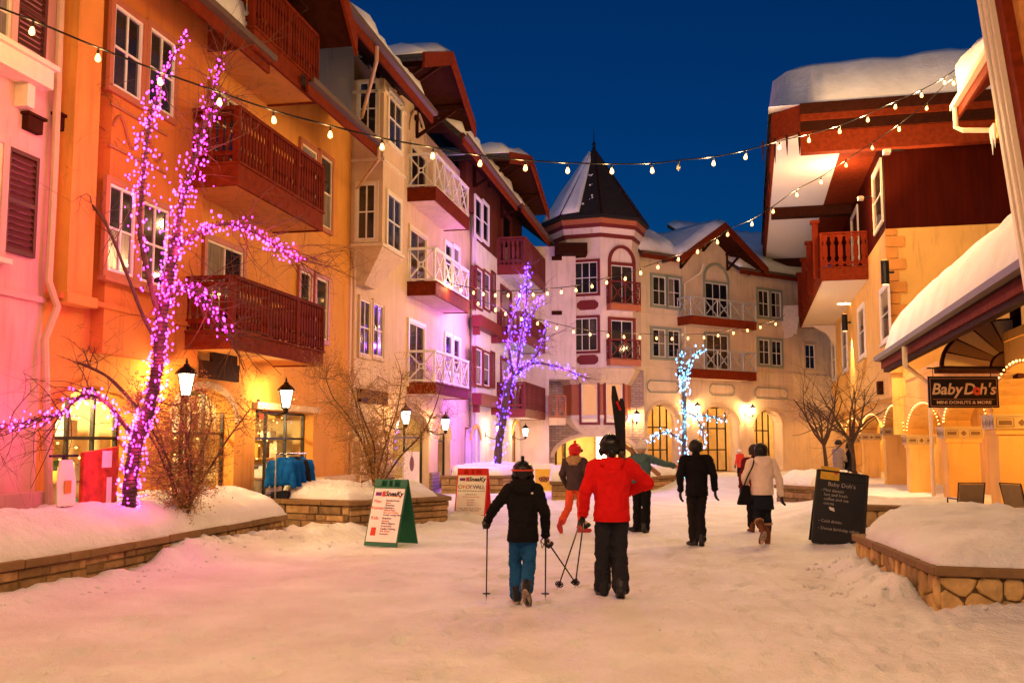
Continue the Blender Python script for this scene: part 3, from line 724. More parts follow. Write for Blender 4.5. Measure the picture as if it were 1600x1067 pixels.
# low wall by the small trees
K5 = [(2.75, 22.3), (3.0, 20.6), (4.2, 20.2), (5.4, 20.4), (5.5, 22.6)]
p5 = thing('stone_planter', 'low field stone planter behind the chalkboard with two bare trees', 'planter', (3.5, 21, 0))
for i in range(3): flagstones(p5, K5[i], K5[i + 1], -.05, .42, .27, 90 + i)
capstones(p5, K5[:4], .422, .52, seed=11)
mound('snow_bank', 'thin snow layer on the low planter with two bare trees', [(2.9, 22.2), (3.1, 20.8), (4.2, 20.4), (5.3, 20.6)], [(3.3, 23.2), (4, 23.2), (4.6, 23.2), (5.3, 23.0)], .45, .58, 17, nu=40, nv=16)
# far planters
def farplanter(px0, py0, px1, py1, lab, zc=.55, deep=2.0, seed=1):
    A, B = ground(px0, py0, zc), ground(px1, py1, zc); d = (B - A).normalized(); n = Vector((-d.y, d.x, 0))
    t = thing('stone_planter', 'low stone planter ' + lab, 'planter', (A.x, A.y, 0)); ashlar(t, A, B, -.05, zc - .1, seed, rowh=(.14, .2), lens=(.4, .9)); capstones(t, [A, B], zc - .098, zc, seed=seed, seg=1.6)
    C, D_ = B + n * deep, A + n * deep
    mound('snow_bank', 'snow heap on the low stone planter ' + lab, [(A.x, A.y), (B.x, B.y)], [(D_.x, D_.y), (C.x, C.y)], zc - .02, zc + .42, seed, nu=40, nv=16)
farplanter(862, 752, 900, 752, 'before the stone arch entrance', seed=21)
farplanter(1000, 746, 1062, 741, 'right of the teal jacket by the far arcade', zc=.5, seed=22)
farplanter(1214, 757, 1268, 760, 'right of the white coat before the far arches', zc=.5, seed=23)

def crumbs():
    r = random.Random(31); mb = MB()
    for (ax, ay, bx, by, n, w) in ((-7.3, 9.6, -7.0, 14.5, 110, .28), (-7.0, 14.5, -6.2, 18.0, 40, .4), (1.95, 11.3, 1.7, 15, 90, .26), (-6.2, 18.3, -5.0, 20.6, 60, .25), (2.6, 10.8, 5.5, 10.6, 50, .2), (-3, 8, 1, 16, 60, 2.2)):
        for _ in range(n):
            t = r.random(); x, y = ax + (bx - ax) * t + r.gauss(0, w), ay + (by - ay) * t + r.gauss(0, w); z = piles(x, y) * .95
            s = r.uniform(.01, .034) * (1 if w < 1 else .5); mb.ball((x, y, z + s * .2), s, 1, (r.uniform(.7, 1.4), r.uniform(.7, 1.4), r.uniform(.5, .9)))
    o = mb.build('snow_crumbs', M_SNOW); o['kind'] = 'stuff'; o['label'] = 'loose snow crumbs along the planters'
crumbs()
# ------------------------------------------------------------------ left row of houses
FL = Face(-9.2, 0, 0, 1)
def zl(px, py, o=0.0): return FL.hit(px, py, o)[1]
def sl(px, py, o=0.0): return FL.hit(px, py, o)[0]
ST_PINK = stucco('pink_stucco', (0.68, 0.37, 0.31)); ST_ORANGE = stucco('orange_stucco', (0.60, 0.19, 0.04)); ST_OCHRE = stucco('ochre_stucco', (0.64, 0.27, 0.05))
ST_CREAM = stucco('cream_stucco', (0.62, 0.44, 0.28)); ST_LILAC = stucco('pale_stucco', (0.70, 0.62, 0.60)); ST_YEL = stucco('yellow_stucco', (0.74, 0.42, 0.11))
SID_BROWN = siding('brown_siding', (0.115, 0.030, 0.018)); P_TERRA = paint('terracotta_trim', (0.42, 0.13, 0.06)); P_DKRED = paint('dark_red_paint', (0.085, 0.018, 0.013))
P_SAGE = paint('sage_trim', (0.27, 0.30, 0.24)); P_PIPE = paint('pipe_paint', (0.55, 0.36, 0.22)); P_BURG = paint('burgundy_paint', (0.17, 0.022, 0.02))
P_BLACK = paint('black_frame', (0.02, 0.016, 0.012), 0.4)
sAB = sl(76, 300); sBC = sl(300, 300); sCD = sl(547, 500); sEF = sl(735, 500)
ZTOP = 9.55
# ---- pink house
A = thing('townhouse', 'pink stucco house with dark red shutters beyond the snowy planter', 'house', FL.P(6, 0))
wall(A, FL, -26, sAB, 0, 13.0, [], ST_PINK)
band(A, FL, -26, sAB - .02, zl(30, 462) - .04, zl(30, 462) + .04, .05, ST_PINK, 'ledge')
pl = MB(); z9 = zl(45, 768); pl.fbox(FL, -26, sAB + .05, 0, z9 - .2, .002, .16); pl.fbox(FL, -26, sAB + .1, z9 - .2, z9, .002, .24); pl.build('plinth', ST_PINK, A)
a = FL.rect(4, 54, 226, 392); shutter(A, FL, a[0], a[1], a[2], a[3], P_DKRED)
window(A, FL, (a[0] - 1.15, a[0] - .1, a[2], a[3]), 2, 3, ST_PINK, M_CREAM, sill=M_CREAM)
a = FL.rect(22, 70, -70, 82); shutter(A, FL, a[0], a[1], a[2], a[3], P_DKRED)
window(A, FL, (a[0] - 1.15, a[0] - .1, a[2], a[3]), 2, 3, ST_PINK, M_CREAM)
wb = MB(); wb.fbox(FL, a[0] - 1.5, a[0] + .45, a[2] - .42, a[2] - .15, .002, .34); wb.fbox(FL, a[0] - 1.55, a[0] + .5, a[2] - .149, a[2] - .08, .002, .4)
for q in (a[0] - 1.2, a[0] + .1): wb.fbox(FL, q, q + .16, a[2] - .75, a[2] - .421, .002, .2)
wb.build('flower_box', M_CREAM, A)
for q in (46, 92):
    v = MB(); s_, z_ = FL.hit(q, 196); v.fbox(FL, s_ - .16, s_ + .16, z_ - .1, z_ + .1, .002, .10); v.fbox(FL, s_ - .2, s_ + .2, z_ + .101, z_ + .14, .002, .14); v.build('vent', M_DARKWOOD, A)
downspout(A, [FL.P(sl(79, 0), 13, .12), FL.P(sl(74, 250), zl(74, 250), .12), FL.P(sl(64, 440), zl(64, 440), .12), FL.P(sl(70, 480), zl(70, 480), .2), FL.P(sl(58, 530), zl(58, 530), .12), FL.P(sl(46, 760), zl(46, 760), .3), FL.P(sl(46, 790), .2, .3)], .055, P_PIPE)
roof(A, FL, -26, sAB, .9, 12.6, -5, 17.5, snow=.4, seed=3)
# ---- orange house
B = thing('townhouse', 'orange stucco house with stacked red wooden balconies and lit shop front', 'house', FL.P(17, 0))
rB1 = (sl(84, 700), sl(203, 700), 0.1, zl(140, 602), .55)
rC1 = (sl(268, 690), sl(366, 690), 0.1, zl(318, 606), .62)
rC2 = (sl(398, 700), sl(489, 700), 0.55, zl(440, 643))
wall(B, FL, sAB, sCD, 0, 10.3, [rB1, rC1, rC2], ST_OCHRE)
bx_ = MB(); bx_.fbox(FL, sl(150, 300), sBC, zl(200, 560), ZTOP, .002, .22); bx_.build('bay', ST_ORANGE, B)
for q0, q1 in ((sAB + .15, sAB + .75),):
    p = MB(); p.fbox(FL, q0, q1, zl(100, 462), 10.2, .002, .26); p.fbox(FL, q0 - .06, q1 + .06, zl(100, 478), zl(100, 462) - .001, .002, .32); p.build('pilaster', ST_OCHRE, B)
band(B, FL, sAB + .02, sl(300, 470), zl(130, 474) - .05, zl(130, 474) + .03, .262, ST_ORANGE, 'ledge')
def pairwin(px, mid, F=FL, o=.22, cas=P_TERRA): pass
for (x0, x1, yt, yb) in ((173, 219, 3, 135), (229, 270, 40, 163), (164, 207, 284, 423), (217, 259, 312, 440)):
    window(B, FL, FL.rect(x0, x1, yt, yb, .22), 2, 2, P_TERRA, M_WHITE, cw=.10, o=.22, sill=P_TERRA if yt > 200 else None)
def scroll(x0, x1, y0, y1):
    a = FL.rect(x0, x1, y0, y1, .22); mb = MB()
    pts = []
    for k in range(33):
        t = k / 32; pts.append(FL.P(a[0] + (a[1] - a[0]) * t, a[2] + (a[3] - a[2]) * (.5 + .5 * math.sin(t * 12.5)), .24))
    mb.tube(pts, .022, 5); mb.fbox(FL, a[0] - .1, a[1] + .1, a[3] + .1, a[3] + .14, .222, .26); mb.fbox(FL, a[0] - .1, a[1] + .1, a[2] - .14, a[2] - .1, .222, .26)
    mb.build('scroll_panel', P_TERRA, B)
scroll(175, 255, 176, 218)
# balconies
OB = 1.15
def balc(parent, F, xn, xf, of, yr, yd, yb, yref=None, **k):
    ym = (yr + yb) / 2
    s0 = F.hit(xn, ym, of)[0]; s1 = F.hit(xf, ym + k.pop('dy', 0), of)[0]
    return balcony(parent, F, s0, s1, .002, of, F.hit(xn, yb, of)[1], F.hit(xn, yd, of)[1], F.hit(xn, yr, of)[1], **k)
balc(B, FL, 366, 506, OB, 428, 519, 545, dy=30, soffit=ST_OCHRE)
balc(B, FL, 374, 506, OB, 163, 256, 290, dy=60, soffit=ST_OCHRE)
balc(B, FL, 398, 498, OB, -52, 45, 76, dy=70, soffit=ST_OCHRE)
for (x0, x1, yt, yb, c) in ((318, 376, 372, 500, 2), (328, 378, 135, 235, 2), (466, 482, 421, 520, 1), (491, 509, 432, 528, 1), (468, 492, 222, 335, 1), (498, 516, 240, 352, 1)):
    window(B, FL, FL.rect(x0, x1, yt, yb), c, 2, P_TERRA, M_CREAM, cw=.11, name='window' if x0 > 400 else 'balcony_door')
# ground floor of the orange house
arch_trim(B, FL, rC1[0], rC1[1], rC1[3] - .62, .62, .13, ST_CREAM); arch_trim(B, FL, rB1[0], rB1[1], rB1[3] - .55, .55, .12, ST_OCHRE)
for i, h in enumerate((rB1, rC1, rC2)):
    shop(B, FL, h[0] - .3, h[1] + .3, h[2] - .02, h[3] + .25, 2.4, (300, 300, 170)[i], seed=20 + i, col=(1, .74, .34))
    glazing(B, FL, h[0], h[1], h[2], h[3], 3 if i < 2 else 3, 2, P_BLACK)
for i, (q0, q1) in enumerate(((rB1[1] + .1, rC1[0] - .1), (rC2[1] + .15, sCD - .1))):
    p = MB(); p.fbox(FL, q0, q1, 0, .75, .002, .2); p.fbox(FL, q0 - .05, q1 + .05, .75, .9, .002, .26); p.build('plinth', ST_CREAM, B)
band(B, FL, rC2[0] - .15, rC2[1] + .15, rC2[3] + .02, rC2[3] + .16, .12, ST_CREAM, 'cornice')
sd = MB(); a = FL.rect(314, 372, 562, 590, .3); sd.fbox(FL, a[0], a[1], a[2], a[3], .25, .33); sd.fbox(FL, a[0] + .4, a[1] - .1, a[3] + .001, a[3] + .2, .25, .33)
sd.build('shop_sign_board', M_DARKWOOD, B)
# eave between the two upper balconies, upper roof
oe = 1.25; s1e = FL.hit(588, 232, oe)[0]; s0e = FL.hit(478, 143, oe)[0]; zee = (FL.hit(588, 232, oe)[1] + FL.hit(482, 146, oe)[1]) / 2
print('C eave', s0e, s1e, zee)
roof(B, FL, s0e, s1e, oe, zee, -3.0, zee + 4.2, fas=M_FASCIA, under=wood('soffit_wood', (.30, .10, .03)), snow=.0)
at_ = MB(); at_.fbox(FL, sBC, s0e + .6, 10.3, 13.2, -3, -.004); at_.build('attic_wall', ST_OCHRE, B)
gable(B, FL, FL.hit(430, 10, 1.3)[0], 3.2, FL.hit(495, 22, 1.3)[1] - .3, FL.hit(495, 22, 1.3)[1] + 2.6, 1.75, -.1, -5, ST_OCHRE, snow=.35)
r_ = roof(B, FL, sAB, sBC + .9, 1.0, FL.hit(330, 30, 1.0)[1], -3, FL.hit(330, 30, 1.0)[1] + 4, snow=.4, seed=9)
downspout(B, [FL.P(s1e - .1, zee + .05, oe + .1), FL.P(s1e - .1, zee - .25, oe + .1), FL.P(sCD - .05, zee - .55, .12), FL.P(sCD - .05, .5, .12)], .045, P_PIPE)
# ---- cream house: bay and white balconies
D = thing('townhouse', 'cream house with a tall window bay and white cross railed balconies', 'house', FL.P(30, 0))
zD = 12.4
rE1 = (sl(541, 700), sl(563, 700), .1, zl(552, 664)); rE2 = (sl(614, 700), sl(670, 700), .1, zl(640, 642), .8); rE3 = (sl(684, 700), sl(704, 700), .1, zl(694, 655), .7)
wall(D, FL, sCD, sEF, 0, zD, [rE1, rE2, rE3], ST_CREAM)
eD = MB(); eD.fbox(FL, sCD, sCD + .3, 10.0, 13.5, -3.5, -.003); eD.build('side_wall', stucco('grey_stucco', (.55, .50, .45)), D)
FB = Face(-8.3, 0, 0, 1); yD = FB.hit(598, 300)[0]; yD2 = FB.hit(631, 300)[0]; FDn = Face(-9.2, yD, 90, 1)
zb0 = FB.hit(598, 388)[1]; zb1 = FB.hit(598, 120)[1]
print('bay', yD, yD2, zb0, zb1)
by = MB(); by.box(-9.19, -8.3, yD, yD2, zb0, zb1); by.build('bay', ST_CREAM, D)
cb = MB(); c0 = Vector((-9.19, yD, zb0 - .001)); zt = FB.hit(598, 440)[1]
cb.hexa([(-9.19, yD + .5, zt), (-8.95, yD + .5, zt), (-8.95, yD2 - .5, zt), (-9.19, yD2 - .5, zt), (-9.19, yD, zb0 - .002), (-8.3, yD, zb0 - .002), (-8.3, yD2, zb0 - .002), (-9.19, yD2, zb0 - .002)])
cb.build('corbel', ST_CREAM, D)
for (yt, yb) in ((129, 213), (288, 375)):
    zt_, zb_ = FDn.hit(575, yt)[1], FDn.hit(575, yb)[1]
    window(D, FDn, (.20, .72, zb_, zt_), 2, 2, M_CREAM, M_WHITE, cw=.07, proud=.05)
    window(D, FB, (yD + .35, yD2 - .35, FB.hit(612, yb + 14)[1], FB.hit(612, yt + 18)[1]), 2, 2, M_CREAM, M_WHITE, cw=.08, proud=.05)
for z_ in (zb1 - .35, (FDn.hit(575, 213)[1] + FDn.hit(575, 288)[1]) / 2, zb0 + .1):
    bb = MB(); bb.box(-9.19, -8.255, yD - .045, yD - .002, z_ - .04, z_ + .04); bb.box(-8.298, -8.255, yD - .001, yD2 + .03, z_ - .04, z_ + .04); bb.build('band', M_CREAM, D)
for (x0, x1, yt, yb) in ((560, 576, 466, 553), (581, 597, 472, 556)):
    window(D, FL, FL.rect(x0, x1, yt, yb), 2, 2, ST_CREAM, M_CREAM, cw=.10)
lv = MB(); a = FL.rect(558, 600, 607, 628); lv.fbox(FL, a[0], a[1], a[2], a[3], .003, .12); lv.build('vent', M_DARKWOOD, D)
OE = .95
for (yr, yd, yb) in ((237, 294, 313), (385, 441, 461), (546, 599, 615)):
    balc(D, FL, 681, 733, OE, yr, yd, yb, dy=25, style='cross', m=M_WHITE, soffit=ST_CREAM, bays=4)
for (x0, x1, yt, yb) in ((641, 664, 226, 290), (639, 664, 356, 436), (637, 661, 502, 598)):
    window(D, FL, FL.rect(x0, x1, yt, yb), 2, 1, M_CREAM, M_CREAM, cw=.12, name='balcony_door')
for (x0, x1, yt, yb) in ((694, 704, 378, 440), (707, 716, 384, 442), (694, 704, 522, 580), (707, 717, 528, 584)):
    window(D, FL, FL.rect(x0, x1, yt, yb), 1, 2, M_WHITE, M_WHITE, cw=.10)
a = FL.hit(652, 222); arch_trim(D, FL, a[0] - .9, a[0] + .9, a[1] + .1, .8, .12, ST_CREAM)
for i, h in enumerate((rE1, rE2, rE3)):
    shop(D, FL, h[0] - .25, h[1] + .25, .08, h[3] + .25, 2.2, (90, 110, 80)[i], seed=30 + i, col=(1, .74, .34), goods=i != 1)
    glazing(D, FL, h[0], h[1], h[2], h[3], (1, 2, 1)[i], 2, P_TERRA if i == 0 else P_BLACK)
    if i: arch_trim(D, FL, h[0], h[1], h[3] - h[4], h[4], .12, ST_CREAM)
p = MB(); p.fbox(FL, rE1[1] + .1, rE2[0] - .1, 0, .7, .002, .1); p.fbox(FL, rE2[1] + .1, rE3[0] - .1, 0, .7, .002, .1); p.fbox(FL, rE3[1] + .1, sEF - .3, 0, .7, .002, .1); p.build('plinth', masonry('low_stone', (.33, .22, .13), (.22, .15, .09), (.1, .07, .05), .4, .12), D)
oD = 1.45; s0d = FL.hit(556, 88, oD)[0]; s1d = FL.hit(674, 156, oD)[0]; zde = (FL.hit(560, 88, oD)[1] + FL.hit(674, 156, oD)[1]) / 2
print('D eave', s0d, s1d, zde)
roof(D, FL, s0d - 1.0, s1d, oD, zde, -3.5, zde + 4.2, snow=.35, seed=14, snow_s=(s0d + .8, s1d - .3))
ga = FL.hit(705, 92, 1.7); ge = FL.hit(741, 205, 1.7); hwE = ge[0] - ga[0]
print('E gable', ga, ge)
gable(D, FL, ga[0], hwE, ge[1], ga[1], 1.7, -.05, -5, ST_CREAM, snow=.3, seed=17, zlow=ge[1] - 2.0, brackets=(-.8, 0, .75))
downspout(D, [FL.P(s0d + 1.2, zde + .05, oD + .1), FL.P(s0d + 1.2, zde - .3, oD + .1), FL.P(sCD + .25, zde - .9, .1), FL.P(sCD + .25, zde - 4.2, .1)], .05, P_PIPE)
downspout(D, [FL.P(sEF - .12, ge[1] - .3, .12), FL.P(sEF - .12, .4, .12)], .06, paint('pale_pipe', (.6, .52, .48)))
# ---- lilac lit house with brown upper floor
FF_ = Face(-8.95, 0, 0, 1)
G = thing('townhouse', 'pale house with brown timber upper floor and burgundy shutters behind the violet lit tree', 'house', FF_.P(42, 0))
sFe = FF_.hit(852, 500, 1.3)[0] + .6
zmid = (FF_.hit(740, 372)[1])
rF1 = (FF_.hit(736, 700)[0], FF_.hit(750, 700)[0], .1, FF_.hit(743, 668)[1], .5)
rF2 = (FF_.hit(800, 700)[0], FF_.hit(812, 700)[0], .1, FF_.hit(806, 660)[1], .6)
wall(G, FF_, sEF - .02, sFe, 0, zmid, [rF1, rF2], ST_LILAC)
wall(G, FF_, sEF - .02, sFe, zmid, zmid + 4.2, [], SID_BROWN, o=.004, name='timber_wall')
rt = MB(); rt.box(-9.6, -8.951, sEF - .019, sEF + .3, 0, zmid + 4); rt.build('return_wall', ST_LILAC, G)
for (x0, x1, yt, yb) in ((743, 752, 418, 478), (755, 764, 424, 480), (742, 751, 544, 600), (754, 763, 550, 602)):
    window(G, FF_, FF_.rect(x0, x1, yt, yb), 1, 2, P_BURG, M_WHITE, cw=.09)
for (x0, x1, yt, yb) in ((735, 741, 414, 482), (766, 772, 422, 486), (735, 740, 540, 604), (765, 771, 548, 606)):
    a = FF_.rect(x0, x1, yt, yb); shutter(G, FF_, a[0], a[1], a[2], a[3], P_BURG, o=.03)
for yy in (492, 614):
    a = FF_.rect(737, 771, yy, yy + 18); mb = MB(); mb.fbox(FF_, a[0], a[1], a[2], a[3], .003, .4)
    for q in (a[0] + .2, a[1] - .5): mb.fbox(FF_, q, q + .25, a[2] - .3, a[2] - .001, .003, .25)
    mb.build('flower_box', P_BURG, G)
window(G, FF_, FF_.rect(741, 751, 306, 366), 1, 2, M_WHITE, M_WHITE, cw=.08, o=.004); window(G, FF_, FF_.rect(753, 762, 314, 374), 1, 2, M_WHITE, M_WHITE, cw=.08, o=.004)
for (yr, yd, yb) in ((369, 414, 428), (486, 521, 535), (596, 640, 652)):
    balc(G, FF_, 821, 852, 1.3, yr, yd, yb, dy=14, soffit=ST_LILAC, m=wood('plum_wood', (.16, .035, .035)), fas=P_BURG, pitch=.2)
for (x0, x1, yt, yb) in ((784, 797, 330, 410), (782, 797, 448, 520), (782, 797, 560, 634)):
    window(G, FF_, FF_.rect(x0, x1, yt, yb), 1, 1, P_BURG, P_BURG, cw=.12, o=.006, name='balcony_door')
for i, h in enumerate((rF1, rF2)):
    shop(G, FF_, h[0] - .2, h[1] + .2, .08, h[3] + .2, 1.8, 40, seed=40 + i, goods=False); glazing(G, FF_, h[0], h[1], h[2], h[3], 1, 2, wood('door_wood', (.22, .09, .03)))
    arch_trim(G, FF_, h[0], h[1], h[3] - h[4], h[4], .15, ST_YEL)
p = MB(); p.fbox(FF_, rF1[1] + .2, sFe, 0, .8, .002, .1); p.build('plinth', ST_LILAC, G)
oF = 1.2; s0f = FF_.hit(722, 232, oF)[0]; s1f = FF_.hit(806, 314, oF)[0]; zfe = (FF_.hit(722, 232, oF)[1] + FF_.hit(806, 314, oF)[1]) / 2
print('F eave', s0f, s1f, zfe)
roof(G, FF_, s0f, s1f, oF, zfe, -3.5, zfe + 4.2, snow=.45, seed=23)
ga = FF_.hit(829, 252, 1.9); ge = FF_.hit(856, 336, 1.9); hwF = ge[0] - ga[0]
print('F gable', ga, ge)
gable(G, FF_, ga[0], hwF, ge[1], ga[1], 1.9, .0, -5, SID_BROWN, snow=.4, seed=25, zlow=ge[1] - 1.5)
roof(G, FF_, ga[0] + .5, sFe + 1.5, 1.4, FF_.hit(860, 385, 1.4)[1], -3.5, FF_.hit(860, 385, 1.4)[1] + 4, snow=.3, seed=27)
# lanterns on this side
for i, (px, py, bx, lab) in enumerate(((291, 597, 268, 'lit iron lantern between the magenta tree and the arched shop door'), (447, 620, 376, 'lit iron lantern above the blue jackets on the rail'),
        (634, 650, 606, 'lit iron lantern behind the bare shrub by the cream arch'), (696, 661, 676, 'lit iron lantern left of the pale downspout on the cream house'),
        (781, 671, 771, 'lit iron lantern glowing right behind the violet lit trunk'), (821, 674, 808, 'lit iron lantern right of the violet lit trunk under the plum balcony'))):
    F = FL if i < 4 else FF_
    s_, z_ = F.hit(px, py, .62); lantern(F.n, F.P(s_ - .02, z_ - .1, .0), F.P(s_, z_, .62), lab, energy=(95, 105, 62, 60, 60, 70)[i], sc=1.0)
# ------------------------------------------------------------------ turret house at the bend and the far house
def face_between(A, B):
    A = Vector(A); B = Vector(B); d = (B - A); f = Face(A.x, A.y, math.degrees(math.atan2(d.x, d.y)), 1)
    if f.n.dot(EYEV - f.O) < 0: f.n = -f.n
    return f
T = thing('turret_house', 'pink octagonal turret house with a steep dark cone roof', 'house', dep(932, 690, 53) * 1.0)
ORG[T] = Vector(T.location); CT = Vector((T.location.x, T.location.y, 0))
ST_TUR = stucco('turret_stucco', (0.74, 0.57, 0.51)); STONEF = masonry('stone_cladding', (.44, .30, .22), (.30, .20, .15), (.16, .11, .08), .45, .13)
toc = (Vector((0, 0, 0)) - CT); toc.z = 0; base_a = math.atan2(toc.y, toc.x) + R(7)
def octa(r, z, off=0.0): return [CT + Vector((r * math.cos(base_a + k * math.pi / 4 + off), r * math.sin(base_a + k * math.pi / 4 + off), z)) for k in range(8)]
RT = 2.45; V8 = octa(RT, 0)
FTr = face_between(V8[0], V8[1]); FTl = face_between(V8[7], V8[0])
if FTr.hit(970, 500)[0] < FTl.hit(910, 500)[0] - 50: pass
# which neighbour is on the right in the photo
def scr(p):
    d = Vector(p) - EYEV; k = d.dot(FWD); return 800 + FPX * d.dot(RGT) / k, 533.5 - FPX * d.dot(UPV) / k
if scr(V8[1])[0] < scr(V8[7])[0]: FTl, FTr = face_between(V8[1], V8[0]), face_between(V8[0], V8[7])
def zT(y, F=None): return (F or FTl).hit(915, y)[1]
z_c, z_f, z_e = zT(575), zT(592), zT(372)
print('turret', scr(V8[0]), scr(V8[1]), scr(V8[7]), z_c, z_e)
def rings(name, zr, m, n=8, parent=None):
    mb = MB(); b = []
    for r, z in zr: mb.v.extend([tuple(p) for p in octa(r, z)])
    for i in range(len(zr) - 1):
        for k in range(8): mb.f.append((i * 8 + k, i * 8 + (k + 1) % 8, (i + 1) * 8 + (k + 1) % 8, (i + 1) * 8 + k)); mb.m.append(0)
    mb.f.append(tuple(range(8))[::-1]); mb.m.append(0); e = (len(zr) - 1) * 8; mb.f.append(tuple(e + k for k in range(8))); mb.m.append(0)
    return mb.build(name, m, parent or T)
rings('wall', [(RT, z_c), (RT, z_e)], ST_TUR)
rings('corbel', [(RT * .86, z_f - .25), (RT * .95, z_f + .1), (RT * 1.04, z_c - .12), (RT * 1.04, z_c - .002)], ST_CREAM)
rings('cornice', [(RT + .08, z_e + .001), (RT + .10, z_e + .2)], P_BURG); rings('cornice', [(RT + .14, z_e + .202), (RT + .2, z_e + .5)], ST_TUR)
rings('cornice', [(RT + .24, z_e + .502), (RT + .26, z_e + .7)], P_BURG); rings('cornice', [(RT + .28, z_e + .702), (RT + .34, z_e + .95)], P_TERRA)
zap = dep(925, 232, 53)[2]; ze_ = z_e + .96
cone = rings('cone_roof', [(RT + .52, ze_), (RT + .5, ze_ + .14), (.05, zap)], masonry('dark_shingle', (.022, .014, .010), (.014, .009, .007), (.006, .004, .003), .3, .16))
fin = MB(); fin.lathe([(.09, zap - .1), (.10, zap + .05), (.04, zap + .12), (.12, zap + .22), (.03, zap + .36), (.012, zap + 1.1)], CT, 8); fin.build('finial', M_IRON, cone)
o8 = octa(RT + .5, ze_ + .14); lf = sorted(range(8), key=lambda k: scr(o8[k])[0]); ap = CT + Vector((0, 0, zap))
for k in range(8):
    a, b = o8[k], o8[(k + 1) % 8]; hp = MB(); hp.bar(a, ap, .09, .06); hp.build('hip_ridge', M_DARKWOOD, cone)
best = sorted(range(8), key=lambda k: (scr(o8[k])[0] + scr(o8[(k + 1) % 8])[0]))
cands = [k for k in best if (o8[k] + o8[(k + 1) % 8] - 2 * CT).dot(toc) > -20][:1]
for k in cands:
    a, b = o8[k], o8[(k + 1) % 8]; a2, b2 = a.lerp(ap, .03), b.lerp(ap, .03)
    c2, d2 = b.lerp(ap, .93), a.lerp(ap, .93); snow_slab(cone, a2, b2, c2, d2, .16, seed=33 + k, nu=8, nv=12, lump=.05)
k2 = (cands[0] + 1) % 8 if scr(o8[(cands[0] + 2) % 8])[0] > scr(o8[cands[0]])[0] else (cands[0] - 1) % 8
a, b = o8[k2], o8[(k2 + 1) % 8]
if scr(a)[0] > scr(b)[0]: a, b = b, a
b = a.lerp(b, .45); snow_slab(cone, a.lerp(ap, .03), b.lerp(ap, .05), b.lerp(ap, .8), a.lerp(ap, .9), .14, seed=37, nu=8, nv=12, lump=.05)
sp = MB(); r_ = random.Random(5)
kk = (cands[-1] + 1) % 8 if scr(o8[(cands[-1] + 2) % 8])[0] > scr(o8[cands[-1]])[0] else (cands[-1] - 1) % 8
for _ in range(16):
    a, b = o8[kk], o8[(kk + 1) % 8]; t = r_.uniform(.15, .6); p = a.lerp(b, r_.uniform(.25, .8)).lerp(ap, t); sp.ball(p, r_.uniform(.03, .08), 1)
sp.build('snow_crumbs', M_SNOWROOF, cone)
# turret windows, french doors, plaques
for yt, yb in ((411, 460), (498, 549)):
    a = FTl.rect(897, 934, yt, yb); window(T, FTl, a, 3, 2, P_BURG, M_WHITE, cw=.13, proud=.09)
for y0 in (470, 555):
    a = FTl.rect(902, 935, y0, y0 + 15); pq = MB(); c = .18
    pq.prism([FTl.P(a[0] + c, a[2], .003), FTl.P(a[1] - c, a[2], .003), FTl.P(a[1], a[2] + c * .8, .003), FTl.P(a[1], a[3] - c * .8, .003), FTl.P(a[1] - c, a[3], .003), FTl.P(a[0] + c, a[3], .003), FTl.P(a[0], a[3] - c * .8, .003), FTl.P(a[0], a[2] + c * .8, .003)], FTl.n * .05); pq.build('plaque', P_BURG, T)
for yt, yb, yr in ((414, 474, 441), (500, 560, 531)):
    a = FTr.rect(954, 988, yt, yb); window(T, FTr, a, 2, 1, P_BURG, M_WHITE, cw=.16, proud=.10, name='balcony_door')
    if yt < 450: arch_trim(T, FTr, a[0], a[1], a[3] + .16, .75, .16, P_BURG, .1)
    balcony(T, FTr, a[0] - .25, a[1] + .25, .004, .42, a[2] - .38, a[2] - .1, FTr.hit(970, yr)[1], style='cross', m=P_BURG, soffit=ST_TUR, fas=P_TERRA, bays=2)
# window box storey below the corbel
R2 = RT * .84; W8 = [CT + (v - CT) * (R2 / RT) for v in V8]
zw0, zw1 = zT(648), z_f - .251
def rings2(name, zr, m): return rings(name, zr, m)
rings('wall', [(R2, zw0), (R2, zw1)], P_TERRA); rings('corbel', [(R2 * .45, zT(682)), (R2 * .8, zT(668)), (R2 * 1.03, zw0 - .16), (R2 * 1.03, zw0 - .002)], ST_TUR)
iR = [k for k in (1, 7) if scr(V8[k])[0] > scr(V8[0])[0]][0]; iL = 8 - iR
F2l, F2r = face_between(W8[iL], W8[0]), face_between(W8[0], W8[iR])
M_CURT = glow('lit_curtain', (1.0, .55, .24), .30, sample=True)
def curtain_window(F, x0, x1, yt, yb):
    a = F.rect(x0, x1, yt, yb); w = window(T, F, a, 1, 1, P_BURG, M_WHITE, cw=.12, proud=.08, pane=M_GLASS)
    cu = MB(); n = 22
    for k in range(n):
        s0, s1 = a[0] + (a[1] - a[0]) * k / n, a[0] + (a[1] - a[0]) * (k + 1) / n
        cu.quad(F.P(s0, a[2], .006 + .003 * (k % 2)), F.P(s1, a[2], .006 + .003 * ((k + 1) % 2)), F.P(s1, a[3], .006 + .003 * ((k + 1) % 2)), F.P(s0, a[3], .006 + .003 * (k % 2)))
    cu.build('curtain', M_CURT, w)
curtain_window(F2l, 909, 934, 594, 660); curtain_window(F2r, 946, 972, 594, 660)
